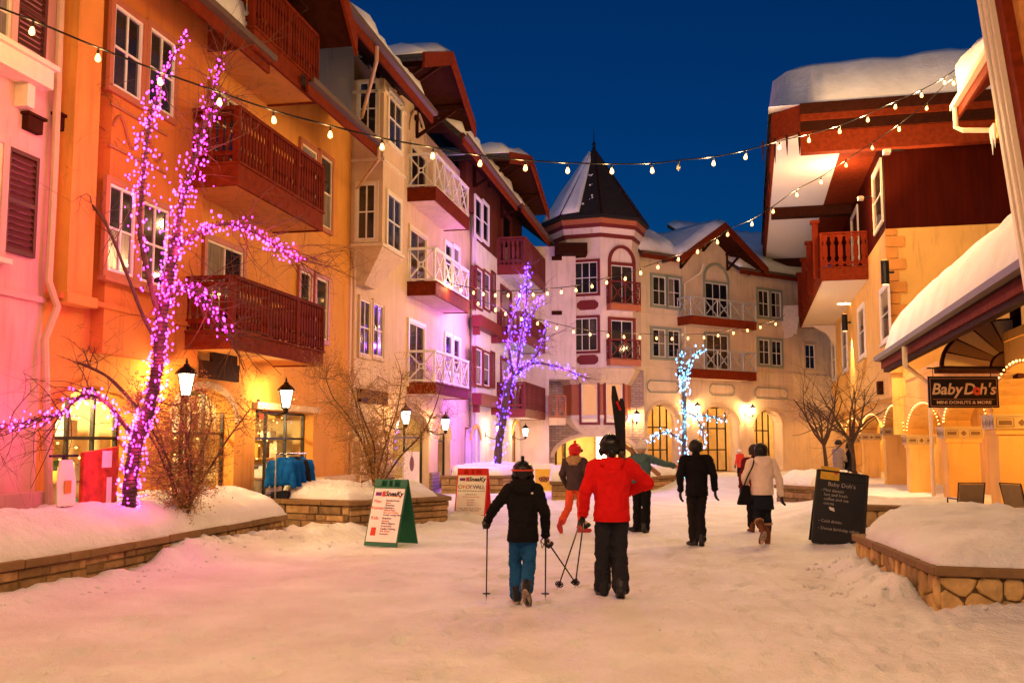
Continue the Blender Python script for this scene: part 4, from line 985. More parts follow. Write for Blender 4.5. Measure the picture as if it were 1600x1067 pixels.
# stone ground storey with the wide arch
fwd0 = Vector((-_sy, _cy, 0))
FS = face_between(dep(846, 690, 52.3), dep(1006, 690, 52.3))
for v in (FS.O,): v.z = 0
hS = (FS.hit(866, 700)[0], FS.hit(998, 700)[0], .05, FS.hit(930, 681)[1], 1.1)
wall(T, FS, FS.hit(846, 600)[0], FS.hit(1006, 600)[0], 0, FS.hit(930, 578)[1], [hS], STONEF, thick=.8, name='stone_wall')
arch_trim(T, FS, hS[0], hS[1], hS[3] - 1.1, 1.1, .22, ST_CREAM, .1)
shop(T, FS, hS[0] - .1, hS[1] + .1, .04, hS[3] + .1, 2.6, 150, seed=61, col=(1, .62, .2), goods=False, o=-.81)
dr = MB(); a = FS.rect(868, 886, 690, 745, -2.2); a = (a[0], a[1], .05, a[3]); glazing(T, FS, a[0], a[1], .06, 2.35, 1, 2, P_BLACK, o=-3.2, name='glass_door', w=.12)
fz = MB(); s_ = FS.hit(945, 720, -2.9)[0]; fz.fbox(FS, s_ - .55, s_ + .55, .06, 2.2, -3.3, -2.75); fz.build('cooler', P_SAGE, T)
fz = MB(); fz.fbox(FS, s_ - .45, s_ + .45, .3, 2.05, -2.748, -2.73); fz.build('cooler_light', glow('cooler_glow', (1, .85, .55), 2.0, sample=True), T)
# pale wall between the timber house and the turret
FW = face_between(dep(846, 690, 50.5), dep(897, 690, 50.5))
wl_ = MB(); s0_, s1_ = FW.hit(800, 500)[0], FW.hit(900, 500)[0]; wl_.fbox(FW, s0_, FW.hit(858, 700)[0], 0, FW.hit(870, 592)[1] - .001, -3, -.01); wl_.fbox(FW, s0_, s1_, FW.hit(870, 592)[1], FW.hit(870, 385)[1], -3, 0); wl_.build('side_wall', ST_TUR, T)
for yy in (404, 489):
    v = MB(); s_, z_ = FW.hit(870, yy); v.fbox(FW, s_ - .26, s_ + .26, z_ - .1, z_ + .1, .003, .1); v.build('vent', M_DARKWOOD, T)
ev = MB(); a = FW.rect(868, 918, 379, 396, .8); ev.fbox(FW, a[0], a[1], a[2], a[3], -1.5, .8); ev.build('eave', M_DARKWOOD, T)
balcony(T, FW, FW.hit(858, 640, .9)[0], FW.hit(884, 640, .9)[0], .0, .9, FW.hit(870, 664, .9)[1], FW.hit(870, 654, .9)[1], FW.hit(870, 617, .9)[1], style='cross', m=P_TERRA, soffit=ST_CREAM, fas=ST_CREAM, bays=2)
for px, py, lab in ((897, 650, 'lit lantern on the stone wall left of the turret window box'), (995, 651, 'lit lantern on the stone wall right of the turret window box')):
    s_, z_ = FS.hit(px, py, .5); lantern(FS.n, FS.P(s_ - .15, z_ - .1, 0), FS.P(s_, z_, .5), lab, energy=150, sc=1.05)
# ---- far house
_o = dep(1001, 690, 53.6); FA = Face(_o.x, _o.y, 44.0, 1)
if FA.n.dot(EYEV - FA.O) < 0: FA.n = -FA.n
H = thing('townhouse', 'far cream house with sage window trim and arched arcade behind the blue lit tree', 'house', FA.P(6, 0))
ST_FAR = stucco('far_stucco', (0.70, 0.54, 0.38))
def fh(px, py, o=0.0): return FA.hit(px, py, o)
hs = []
for x0, x1, yc in ((1012, 1064, 630), (1093, 1156, 634), (1179, 1223, 640)):
    hs.append((fh(x0, 700)[0], fh(x1, 700)[0], .05, fh((x0 + x1) / 2, yc)[1], 1.0))
zev = fh(1030, 405)[1]; s_end = fh(1330, 600)[0]
wall(H, FA, -.2, s_end, 0, zev, hs, ST_FAR, thick=.7)
for i, h in enumerate(hs):
    shop(H, FA, h[0] - .6, h[1] + .6, .04, h[3] + .3, 4.0, 190, seed=70 + i, col=(1, .58, .2), goods=False, o=-.71)
    m_ = (h[0] + h[1]) / 2; w_ = (h[1] - h[0])
    glazing(H, FA, h[0] + .15, h[1] - .15, .06, h[3] - .05, 4, 3, P_BLACK, o=-.95, w=.07)
    arch_trim(H, FA, h[0], h[1], h[3] - 1.0, 1.0, .14, ST_CREAM, .05)
    ch = MB(); c = FA.P(m_, h[3] - .8, -3.0)
    for q in range(6): a_ = q * math.pi / 3; ch.ball(c + Vector((.45 * math.cos(a_), .45 * math.sin(a_), 0)), .12, 1)
    ch.build('chandelier', M_BULB, H)
    tb = MB(); tb.fbox(FA, h[0] + .1, h[1] - .1, .06, 1.0, -4.2, -3.9); tb.build('counter', M_SHELF, H)
for x0, x1, yt, yb in ((1019, 1039, 431, 476), (1043, 1062, 434, 479), (1019, 1039, 514, 557), (1043, 1061, 516, 558), (1184, 1200, 453, 494), (1204, 1219, 456, 496), (1185, 1201, 530, 569), (1205, 1220, 532, 571)):
    window(H, FA, FA.rect(x0, x1, yt, yb), 2, 2, P_SAGE, M_WHITE, cw=.16, proud=.08)
window(H, FA, FA.rect(1257, 1272, 538, 576), 2, 2, ST_CREAM, M_WHITE, cw=.12)
for x0, x1, yt, yb in ((1101, 1136, 441, 495), (1103, 1137, 522, 578)):
    window(H, FA, FA.rect(x0, x1, yt, yb), 3, 1, P_SAGE, M_WHITE, cw=.14, name='balcony_door')
a = FA.rect(1101, 1136, 441, 495); arch_trim(H, FA, a[0], a[1], a[3] + .14, .9, .16, P_SAGE, .08)
for yr, yd, yb in ((462, 494, 506), (543, 577, 590)):
    s0, s1 = fh(1080, yr, 1.1)[0], fh(1181, yr, 1.1)[0]
    balcony(H, FA, s0, s1, .004, 1.1, fh(1081, yb, 1.1)[1], fh(1081, yd, 1.1)[1], fh(1081, yr, 1.1)[1], style='cross', m=paint('grey_rail', (.42, .42, .38)), soffit=ST_FAR, fas=M_FASCIA, bays=5)
for yy in (492, 573): band(H, FA, -.2, s_end, fh(1040, yy)[1] - .06, fh(1040, yy)[1] + .05, .05, ST_FAR, 'ledge')
for x0, x1, y0, y1 in ((1011, 1060, 594, 612), (1108, 1147, 600, 617), (1179, 1230, 605, 622)):
    a = FA.rect(x0, x1, y0, y1); c = .2; q = [(a[0] + c, a[2]), (a[1] - c, a[2]), (a[1], a[2] + c), (a[1], a[3] - c), (a[1] - c, a[3]), (a[0] + c, a[3]), (a[0], a[3] - c), (a[0], a[2] + c)]
    mb = MB()
    for i in range(8): mb.bar(FA.P(*q[i], .03), FA.P(*q[(i + 1) % 8], .03), .05, .06)
    mb.build('sign_panel_frame', P_SAGE, H)
ge0, ge1, gap_ = fh(1052, 404, 1.5), fh(1196, 424, 1.5), fh(1133, 354, 1.5)
print('far gable', ge0, ge1, gap_)
gc = (ge0[0] + ge1[0]) / 2; gh = (ge1[0] - ge0[0]) / 2
gable(H, FA, gap_[0], gh * .95, (ge0[1] + ge1[1]) / 2, gap_[1], 1.5, -.02, -6, ST_FAR, snow=.35, seed=41, zlow=zev - .5, hwall=gh * .72, brackets=(-.75, -.1, .6))
roof(H, FA, -.6, ge0[0] + 1.2, .9, fh(1030, 402, .9)[1], -5, fh(1030, 402, .9)[1] + 3.6, snow=.55, seed=43)
roof(H, FA, ge1[0] - 1.5, s_end, .9, fh(1200, 430, .9)[1], -5, fh(1200, 430, .9)[1] + 3.6, snow=.4, seed=44)
downspout(H, [FA.P(fh(1085, 408)[0], zev - .1, .7), FA.P(fh(1083, 420)[0], zev - .6, .6), FA.P(fh(1068, 440)[0], zev - 1.2, .1), FA.P(fh(1068, 580)[0], 5, .1), FA.P(fh(1068, 600)[0], .3, .1)], .06, M_CREAM)
for px, py, lab in ((1090, 638, 'lit lantern between the first two far arches behind the blue tree'), (1176, 641, 'lit lantern between the last two far arches')):
    s_, z_ = FA.hit(px, py, .5); lantern(FA.n, FA.P(s_ - .1, z_ - .1, 0), FA.P(s_, z_, .5), lab, energy=160, sc=1.05)
# ------------------------------------------------------------------ right side: tall chalet and the low doughnut shop
AR = math.degrees(math.atan((1170 - 800) / FPX) - YAW)
_c = dep(1397, 690, 36); FR = Face(_c.x, _c.y, AR, -1); FRE = Face(_c.x, _c.y, AR + 90, 1)
K = thing('chalet', 'tall yellow chalet with brown siding, deep white soffit and thick roof snow', 'house', FR.P(8, 0))
zS = FRE.hit(1400, 357)[1]; zTop = FRE.hit(1400, 178)[1]
print('chalet', _c, zS, zTop)
SID2 = siding('chalet_siding', (0.048, 0.0045, 0.0016), .19)
FCc = Face(dep(1551, 690, 23).x, dep(1551, 690, 23).y, AR, -1)           # arcade plane
LEN = 25
wall(K, FR, 0, LEN, 3.35, zS, [], ST_YEL); wall(K, FR, 0, LEN, zS, zTop, [], SID2, o=.004, name='timber_wall')
wall(K, FRE, 0, 9, 2.0, zS, [], ST_YEL, name='end_wall'); wall(K, FRE, 0, 9, zS, zTop, [], SID2, o=.004, name='timber_wall')
wb = MB(); wb.fbox(FR, -4.0, LEN + 14, 0, 3.34, -2.7, -2.6); wb.fbox(FR, 0, LEN, 3.341, 3.36, -2.6, 0); wb.build('arcade_back_wall', ST_YEL, K)
ST_QUOIN = stucco('quoin_stucco', (.62, .26, .055))
# quoins at the corner
z = 4.2; i = 0
while z < zS - .05:
    h = min(.42, zS - z); w = .62 if i % 2 else .36
    q = MB(); q.fbox(FRE, -.04, w, z + .02, z + h - .02, .003, .09); q.build('quoin', ST_QUOIN, K); z += h; i += 1
# roof: nearly flat, deep overhang to the street
def solve_o(F, s, z, px):
    lo, hi = 0, 8
    for _ in range(40):
        m = (lo + hi) / 2
        if scr(F.P(s, z, m))[0] > px: lo = m
        else: hi = m
    return lo
s_n2 = -1.6; zso = FRE.hit(1400, 196, 1.6)[1]; oR = solve_o(FR, s_n2 + .9, zso, 1206); zf = zso + 1.0
print('soffit', zso, oR)
plan = [(s_n2, 3.0), (s_n2 + .9, oR), (LEN + 1, oR), (LEN + 1, -9), (s_n2, -9)]
rm = MB(); rm.prism([FR.P(s, zso + .02, o) for s, o in plan], (0, 0, zf - zso - .02)); rf = rm.build('roof', M_FASCIA, K)
for dz0, dz1, pr in ((.0, .38, .02), (.381, .62, .07), (.621, 1.02, .12)):
    fb = MB()
    fb.hexa([FR.P(s_n2 - pr, zso + dz0, -9), FR.P(s_n2 - pr, zso + dz0, 3.0), FR.P(s_n2 - .001, zso + dz0, 3.0), FR.P(s_n2 - .001, zso + dz0, -9)] + [FR.P(s_n2 - pr, zso + dz1, -9), FR.P(s_n2 - pr, zso + dz1, 3.0), FR.P(s_n2 - .001, zso + dz1, 3.0), FR.P(s_n2 - .001, zso + dz1, -9)])
    fb.build('fascia', (M_DARKWOOD, M_FASCIA, M_DARKWOOD)[int(dz0 > .1) + int(dz0 > .5)], rf)
sf = MB(); sf.prism([FR.P(s, zso, o) for s, o in ((s_n2 + .3, 1.4), (s_n2 + .3, 3.0), (s_n2 + 1.0, oR - .15), (LEN, oR - .15), (LEN, 1.4))], (0, 0, .019)); sf.build('soffit', M_WHITE, rf)
for s_ in (10.3, 24.2): b = MB(); b.fbox(FR, s_, s_ + .7, zso - .45, zso - .002, .1, oR - .2); b.build('cross_beam', M_DARKWOOD, rf)
b = MB(); b.fbox(FR, s_n2 + .1, s_n2 + .5, zso - .75, zso - .003, -8.5, 3.0); b.build('front_beam', M_FASCIA, rf)
ic = MB(); r_ = random.Random(4)
for s_, o_ in [(s_n2 + .1 + .3 * k, 3.05 + .42 * k) for k in range(4)] + [(4 + k * 3.1, oR) for k in range(3)]:
    L = r_.uniform(.7, 1.3); p = FR.P(s_, zso + .02, o_); ic.tube([p, p - Vector((0, 0, L * .5)), p - Vector((0, 0, L))], [.05, .035, .008], 6)
ic.build('icicles', M_DARKWOOD, rf)
# snow cushion on the roof
def cushion(parent, F, s0, s1, o0, o1, z, h, seed, lean=.3, name='snow'):
    mb = MB(); nu, nv = 40, 30; V = []
    for j in range(nv + 1):
        for i in range(nu + 1):
            u, v = i / nu, j / nv; s = s0 + (s1 - s0) * u; o = o0 + (o1 - o0) * v
            e = min((s - s0), (s1 - s), (o - o1 if o1 < o0 else o1 - o), (o0 - o if o1 < o0 else o - o0)) / (h * .95); e = max(0, min(1, e)); k = (1 - (1 - e) ** 2.2) ** .5
            zz = z + h * k * (1 + .10 * fbm(s * .3 + seed, o * .3, 0, 3)) + .05 * k * fbm(s * 1.2, o * 1.2, seed, 3)
            cl = max(0, (o - 2.4) / 1.7) * .9; V.append(F.P(s + cl * (1 - u) ** 6, zz, o + .25 * math.sin(math.pi * min(1, k)) * (1 if v < .2 else 0)))
    W_ = nu + 1; nb = len(V); V += [F.P(s0 + (s1 - s0) * (i / nu), z - .02, o0 + (o1 - o0) * (j / nv)) for j in range(nv + 1) for i in range(nu + 1)]
    Fs = [(j * W_ + i, j * W_ + i + 1, (j + 1) * W_ + i + 1, (j + 1) * W_ + i) for j in range(nv) for i in range(nu)]
    for i in range(nu): Fs.append((i, nb + i, nb + i + 1, i + 1)); a = nv * W_ + i; Fs.append((a, a + 1, nb + a + 1, nb + a))
    for j in range(nv): a = j * W_; Fs.append((a, a + W_, nb + a + W_, nb + a)); a += nu; Fs.append((a, nb + a, nb + a + W_, a + W_))
    mb.add(V, Fs); return mb.build(name, M_SNOWROOF, parent, smooth=True)
cushion(rf, FR, s_n2 - .05, LEN, 4.1, -8.8, zf + .02, 2.1, 3)
# windows and doors of the chalet
window(K, FR, FR.rect(1379, 1366, 250, 345), 1, 2, M_CREAM, M_CREAM, cw=.14, o=.006)
window(K, FR, FR.rect(1342, 1332, 322, 405), 1, 1, M_WHITE, M_CREAM, cw=.14, o=.006, name='balcony_door')
for (x0, x1, yt, yb) in ((1391, 1378, 444, 525), (1352, 1343, 476, 552), (1324, 1317, 500, 575), (1306, 1301, 530, 590)):
    w = window(K, FR, FR.rect(x0, x1, yt, yb), 1, 2, M_WHITE, M_CREAM, cw=.16, sill=M_CREAM)
    a = FR.rect(x0, x1, yt, yb); mb = MB(); mb.prism([FR.P(a[0] - .2, a[2] - .3, .003), FR.P(a[1] + .2, a[2] - .3, .003), FR.P((a[0] + a[1]) / 2, a[2] - 1.1, .003)], FR.n * .12); mb.build('window_apron', ST_YEL, K)
# upper balcony
sb0 = FR.hit(1357, 425)[0]; zbd = FR.hit(1357, 416)[1]; zbb = FR.hit(1357, 437)[1]; zbr = FR.hit(1357, 356)[1]; ob = solve_o(FR, sb0, zbd, 1282)
sb1 = sb0
while scr(FR.P(sb1, zbd, ob))[0] > 1245 and sb1 < 24: sb1 += .2
print('right balcony', sb0, sb1, ob, zbd)
balcony(K, FR, sb0, sb1, .004, ob, zbb, zbd, zbr, soffit=M_CREAM, m=M_REDWOOD, pitch=.3)
for k in range(4):
    s_ = sb0 + (sb1 - sb0) * (k + .15) / 4; p = MB(); p.fbox(FR, s_, s_ + .22, zbd - .3, zbr + .55, ob + .01, ob + .25); p.fbox(FR, s_ - .08, s_ + .3, zbr + .551, zbr + .68, ob - .06, ob + .32); p.build('balcony_pillar', M_REDWOOD, K)
br = MB(); c_ = FR.P(sb1 - 1.5, zbb - .001, 0); br.prism([FR.P(sb1 - 1.5, zbb - .002, .002), FR.P(sb1 - 1.5, zbb - .002, ob * .7), FR.P(sb1 - 1.5, zbb - .5, .5), FR.P(sb1 - 1.5, zbb - 1.4, .002)], FR.u * .4); br.build('balcony_bracket', M_CREAM, K)
ban = MB(); s_ = sb1 + .1
ban.quad(FR.P(s_, zbd + .9, ob - .1), FR.P(s_, zbd + .9, ob + .9), FR.P(s_ + .1, zbd - .6, ob + 1.1), FR.P(s_ + .1, zbd - .9, ob + .2)); ban.prism([FR.P(s_ + .2, zbd + .2, ob + .2), FR.P(s_ + .2, zbd - .2, ob + 1.2), FR.P(s_ + .2, zbd - 1.2, ob + 1.3), FR.P(s_ + .2, zbd - 1.0, ob + .4)], FR.u * .05)
ban.build('banner', mat('banner_cloth', (.6, .5, .4), .9), K)
# wall spot lights
for i, (px, py, lab) in enumerate(((1383, 426, 'black cylinder wall light highest up near the chalet corner'), (1320, 504, 'black cylinder wall light in the middle of the chalet wall'), (1283, 549, 'black cylinder wall light farthest along the chalet wall'))):
    s_, z_ = FR.hit(px, py, .3); p = FR.P(s_, z_, .3); t = thing('wall_light', lab, 'wall light', FR.P(s_, z_), 'cylinder lights on the chalet wall')
    mb = MB(); mb.lathe([(.14, -.42), (.14, .42)], p, 12); mb.build('housing', M_IRON, t); mb = MB(); mb.bar(FR.P(s_, z_, .002), FR.P(s_, z_, .17), .08); mb.build('mount', M_IRON, t)
    for sg in (-1, 1):
        l = bpy.data.lights.new('wall_spot', 'SPOT'); l.energy = 1300; l.color = (1, .62, .28); l.spot_size = R(75); l.spot_blend = .6; l.shadow_soft_size = .06
        o = bpy.data.objects.new('wall_spot', l); COL.objects.link(o); o.parent = t; o.location = p + Vector((0, 0, sg * .45)) - ORG[t]
        if sg > 0: o.rotation_euler = (math.pi, 0, 0)
        ln = MB(); ln.lathe([(.11, sg * .425), (.11, sg * .43)], p, 12); ln.build('lens', M_BULB, t)
for i, (px, py, lab) in enumerate(((1386, 236, 'small flood lamp under the chalet eave by the upper window'), (1346, 234, 'small flood lamp under the chalet eave above the balcony'), (1345, 309, 'small flood lamp beside the chalet balcony door'))):
    s_, z_ = FR.hit(px, py, .5); p = FR.P(s_, z_, .5); t = thing('flood_lamp', lab, 'flood lamp', FR.P(s_, z_), 'flood lamps under the chalet eave')
    mb = MB(); mb.bar(FR.P(s_, z_, .006), FR.P(s_, z_, .42), .05); mb.build('mount', M_IRON, t)
    mb = MB(); mb.fbox(FR, s_ - .16, s_ + .16, z_ - .1, z_ + .02, .4, .62); mb.build('housing', M_CREAM, t); mb = MB(); mb.fbox(FR, s_ - .13, s_ + .13, z_ + .021, z_ + .03, .43, .6); mb.build('lens', M_BULB, t)
    lamp('flood_light', FR.P(s_, z_ + .15, 1.3), 330, (1, .58, .25), .1, t)
mb = MB(); s_, z_ = FR.hit(1375, 606, .1); mb.fbox(FR, s_ - .25, s_ + .25, z_ - .25, z_ + .25, .003, .2); mb.build('vent', M_DARKWOOD, K)
# ---- arcade columns
M_CAPT = paint('capital_paint', (.50, .34, .14)); M_CAPD = paint('capital_pattern', (.17, .09, .03))
def column(parent, F, s, w, zc, ch, zb=-.05):
    sh = MB(); h = w / 2
    sh.fbox(F, s - h, s + h, zb, zc - .12, -w, 0); sh.fbox(F, s - h - .05, s + h + .05, zc - .119, zc, -w - .05, .05); col = sh.build('column', ST_YEL, parent)
    cp = MB(); cp.fbox(F, s - h - .1, s + h + .1, zc + .001, zc + ch, -w - .1, .1); cp.fbox(F, s - h - .13, s + h + .13, zc + ch + .001, zc + ch + .05, -w - .13, .13); cp.build('capital', M_CAPT, col)
    e = Face(F.P(s - h - .1, 0, .1).x, F.P(s - h - .1, 0, .1).y, AR + 90, 1); W_ = w + .2
    for Q, L0 in ((e, W_), (Face(F.P(s - h - .1, 0, .1).x, F.P(s - h - .1, 0, .1).y, AR, -1), W_)):
        pt = MB(); z0, z1 = zc + .03, zc + ch - .03
        for a_, b_ in ((.05, .36), (.64, .95)):
            q = [(L0 * a_, z0 + .02), (L0 * b_, z0 + .02), (L0 * b_, z1 - .02), (L0 * a_, z1 - .02)]
            for k in range(4): pt.bar(Q.P(*q[k], .003), Q.P(*q[(k + 1) % 4], .003), .012, .012)
            pt.fbox(Q, L0 * a_ + .04, L0 * b_ - .04, z0 + .06, z1 - .06, .001, .006)
        zm = (z0 + z1) / 2; d_ = .08; pt.prism([Q.P(L0 / 2 - d_, zm, .001), Q.P(L0 / 2, zm - d_, .001), Q.P(L0 / 2 + d_, zm, .001), Q.P(L0 / 2, zm + d_, .001)], Q.n * .006); pt.build('pattern', M_CAPD, col)
    return col
# ---- doughnut shop
S_ = thing('shop_building', 'low yellow doughnut shop with arcade columns and thick snow on its eave', 'shop', FCc.P(2, 0))
cols = [(1551, 661, .95), (1475, 677, .85), (1418, 688, .78)]
cs = []
for px, py, w in cols:
    s = FCc.hit(px, py)[0]; zc = FCc.hit(px, py)[1] - .14; column(S_, FCc, s, w, zc, .28, -.3 if w > .8 else -.05); cs.append((s, zc, w))
for px, py, w in ((1381, 675, .78), (1347, 683, .78), (1322, 688, .78), (1303, 690, .78)):
    s = FCc.hit(px, py)[0]; zc = FCc.hit(px, py)[1] - .14; column(K, FCc, s, w, zc, .28); cs.append((s, zc, w))
print('cols', cs)
def arch_wall(parent, F, a, b, zs, ztop, crest, m, thick=.7, name='arch'):
    return wall(parent, F, a, b, zs, ztop, [(a + .002, b - .002, zs, crest, crest - zs - .0005)], m, thick, name)
near_s = cs[0][0] - 5.2
arcs = [(near_s, cs[0][0], cs[0][1] + .33, 3.35, S_)]
for k in range(len(cs) - 1): arcs.append((cs[k][0], cs[k + 1][0], min(cs[k][1], cs[k + 1][1]) + .33, 2.95 if k != 2 else 3.1, S_ if k < 2 else K))
for a, b, zs, cr, par in arcs: arch_wall(par, FCc, a, b, zs, 3.9 if par is S_ else 3.36, cr, ST_YEL)
bw = MB(); bw.fbox(FCc, near_s - 6, cs[3][0], -.3, 4.2, -3.1, -3.0); bw.build('back_wall', ST_YEL, S_)
cl = MB(); cl.fbox(FCc, near_s - 6, cs[2][0], 3.905, 4.1, -3.0, .02); cl.build('porch_ceiling', ST_YEL, S_)
FBk = Face(FCc.P(0, 0, -3.0).x, FCc.P(0, 0, -3.0).y, AR, -1)
for x0, x1, yt, yb in ((1532, 1507, 691, 735), (1446, 1434, 700, 735), (1592, 1580, 690, 735)):
    a = FBk.rect(x0, x1, yt, yb); window(S_, FBk, a, 2, 1, M_CREAM, M_WHITE, cw=.1, pane=glow('lit_pane', (1, .6, .22), 1.1, sample=True))
lamp('porch_light', FCc.P(cs[0][0] + 2.3, 3.0, -1.5), 160, (1, .55, .15), .1, S_); lamp('porch_light', FCc.P(cs[1][0] + 2.6, 2.9, -1.5), 150, (1, .55, .15), .1, S_); lamp('porch_light', FCc.P(cs[0][0] - 2.4, 3.1, -1.5), 190, (1, .55, .15), .1, S_)
for k in (3, 4, 5): lamp('porch_light', FCc.P(cs[k][0] + 2.3, 2.8, -1.3), 110, (1, .55, .15), .1, K)
# eave, roof and snow of the shop
_e = dep(1470, 521, 19.8); FE2 = Face(_e.x, _e.y, AR, -1); sE1 = FE2.hit(1377, 575)[0]; zE = _e.z
print('shop eave', _e, sE1)
er = MB(); s0_, s1_ = -14, sE1; rise = 3.6
c = [FE2.P(s0_, zE + .05, 0), FE2.P(s1_, zE + .05, 0), FE2.P(s1_, zE + .05 + rise, -5), FE2.P(s0_, zE + .05 + rise, -5)]
er.hexa([c[0], c[1], c[2], c[3]] + [p + Vector((0, 0, .18)) for p in c]); shr = er.build('roof', M_FASCIA, S_)
for a_, b_, o_, m_ in ((-.20, -.10, -.06, M_DARKWOOD), (-.099, .10, .0, M_FASCIA), (.101, .25, .06, M_DARKWOOD)):
    f_ = MB(); f_.fbox(FE2, s0_, s1_ + .02, zE + a_ + .05, zE + b_ + .05, o_ - .16, o_); f_.build('fascia', m_, shr)
g_ = MB(); g_.prism([FE2.P(s0_, zE + .16 + z, .062 + o) for o, z in [(0, 0), (.12, .02), (.14, .13), (.11, .13), (.1, .05), (.01, .03)]], FE2.u * (s1_ - s0_ + .1)); g_.build('gutter', MATS['gutter'], shr)
sn = MB(); V = []; nu, nv = 90, 14
for j in range(nv + 1):
    for i in range(nu + 1):
        u, v = i / nu, j / nv; s = s0_ + (s1_ - .05 - s0_) * u; o = -.02 - 3.6 * v
        zr = zE + .23 + rise * (-o) / 5; e = min(1, (s1_ - .05 - s) / .9); e = math.sqrt(max(0, 1 - (1 - e) ** 2)); ev = min(1, v / .32); ev = math.sqrt(1 - (1 - ev) ** 2)
        V.append(FE2.P(s, zr + (.05 + (.82 * ev + .12) * e) * (1 + .12 * fbm(s * .5, o * .5, 3, 3)) + .03 * fbm(s * 3, o * 3, 6, 3) * e, o + .10 * ev * e))
W_ = nu + 1; Fs = [(j * W_ + i, j * W_ + i + 1, (j + 1) * W_ + i + 1, (j + 1) * W_ + i) for j in range(nv) for i in range(nu)]
nb = len(V); V += [FE2.P(s0_ + (s1_ - .05 - s0_) * (i / nu), zE + .235, -.02) for i in range(nu + 1)]
Fs += [(i, nb + i, nb + i + 1, i + 1) for i in range(nu)]
sn.add(V, Fs); sn.build('snow', M_SNOWROOF, shr, smooth=True)
pA = FE2.hit(1423, 560); pB = FCc.hit(1452, 600, .15)
downspout(S_, [FE2.P(pA[0], zE + .1, .13), FE2.P(pA[0], zE - .35, .13), FCc.P(pB[0], pB[1], .15), FCc.P(pB[0], .1, .15)], .06, M_CREAM)
# fan panel under the eave and the wall it stands on
FF2 = face_between(dep(1440, 690, 21.6), dep(1620, 690, 21.6)); FF2.O.z = 0
def f2(px, py): return FF2.hit(px, py)
pw = MB(); a = FF2.rect(1462, 1640, 574, 640); 
b0 = f2(1470, 573); b1 = f2(1583, 497)
fanR = b1[0] - b0[0]; fanH = b1[1] - b0[1]; cx, cz = b1[0], b0[1]
fn = MB(); n = 20; fn.prism([FF2.P(cx, cz, 0)] + [FF2.P(cx - fanR * math.cos(t), cz + fanH * math.sin(t), 0) for t in [math.pi / 2 * k / n for k in range(n + 1)]], -FF2.n * .08); fan = fn.build('fan_panel', M_DARKWOOD, S_)
tanm = paint('fan_blade', (.62, .42, .18))
for k in range(5):
    t0, t1 = math.pi / 2 * (k + .06) / 5, math.pi / 2 * (k + .94) / 5; q = []
    for rr, ts in ((.96, (t0, (t0 + t1) / 2, t1)), (.36, (t1, t0))):
        for t in ts: q.append(FF2.P(cx - fanR * rr * math.cos(t), cz + fanH * rr * math.sin(t), .002))
    bl = MB(); bl.prism(q, FF2.n * .03); bl.build('fan_blade', tanm if k % 2 == 0 else paint('fan_blade_brown', (.30, .16, .06)), fan)
hb = MB(); hb.prism([FF2.P(cx - .003, cz + .003, .003)] + [FF2.P(cx - fanR * .32 * math.cos(t), cz + .003 + fanH * .32 * math.sin(t), .003) for t in [math.pi / 2 * k / 8 for k in range(9)]], FF2.n * .035); hb.build('fan_hub', paint('fan_blade_brown', (.30, .16, .06)), fan)
po = MB(); po.fbox(FF2, cx + .002, cx + .14, cz - .25, b1[1] + 1.6, -.15, .08); po.fbox(FF2, b0[0] - .1, cx, cz - .14, cz - .002, -.12, .06); po.build('fan_frame', M_DARKWOOD, S_)
# ---- tall neighbour whose gable edge fills the upper corner
N_ = thing('gabled_house', 'tall ochre house whose slanting gable trim rises out of the top corner', 'house', FE2.P(-3, 0))
q0, q1 = FE2.hit(1601, 452, .25), FE2.hit(1524, -20, .25)
Pq = lambda t, dx, o: FE2.P(q0[0] + (q1[0] - q0[0]) * t - dx, q0[1] + (q1[1] - q0[1]) * t, o)
gw = MB(); gw.prism([Pq(-.12, .55, .0), Pq(1.3, .55, .0), FE2.P(q1[0] - 14, q1[1] + 3.5, 0), FE2.P(q0[0] - 14, q0[1] - .7, 0)], -FE2.n * .25); gw.build('wall', wood('ochre_boards', (.48, .23, .06)), N_)
for k, (d0, d1, o_, m_) in enumerate(((0, .13, .26, M_CREAM), (.135, .17, .2, M_FASCIA), (.172, .30, .24, M_CREAM), (.305, .34, .18, M_FASCIA), (.342, .44, .21, M_CREAM), (.445, .75, .14, M_FASCIA))):
    tb = MB(); tb.prism([Pq(-.13, d0, .002), Pq(-.13, d1, .002), Pq(1.3, d1, .002), Pq(1.3, d0, .002)], FE2.n * o_); tb.build('gable_trim', m_, N_)
# small eave with a gutter elbow and icicles
_g = dep(1498, 172, 23.5); FG = Face(_g.x, _g.y, AR, -1); zg = _g.z
gr = MB(); c = [FG.P(-4, zg - .1, 0), FG.P(0, zg - .1, 0), FG.P(0, zg + 2.6, -3), FG.P(-4, zg + 2.6, -3)]
gr.hexa(c + [p + Vector((0, 0, .2)) for p in c]); gro = gr.build('eave_roof', M_FASCIA, N_)
f_ = MB(); f_.fbox(FG, -4, .03, zg - .24, zg + .12, .002, .06); f_.build('fascia', M_FASCIA, gro); f_ = MB(); f_.fbox(FG, -4, .06, zg + .0, zg + .14, .061, .19); f_.build('gutter', M_CREAM, gro)
snow_slab(gro, c[0] + Vector((0, 0, .2)), c[1] + Vector((0, 0, .2)), c[2] + Vector((0, 0, .2)), c[3] + Vector((0, 0, .2)), .55, seed=51)
downspout(N_, [FG.P(-.2, zg + .02, .12), FG.P(-.2, zg - .5, .12), FG.P(-.35, zg - .62, .0), FG.P(-.5, zg - .75, -1.2)], .06, M_CREAM)
ew = MB(); ew.fbox(FG, -3.9, -.45, zg - .9, zg - .2, -2.5, -.7); ew.build('eave_wall', ST_YEL, N_)
ic = MB(); r_ = random.Random(8)
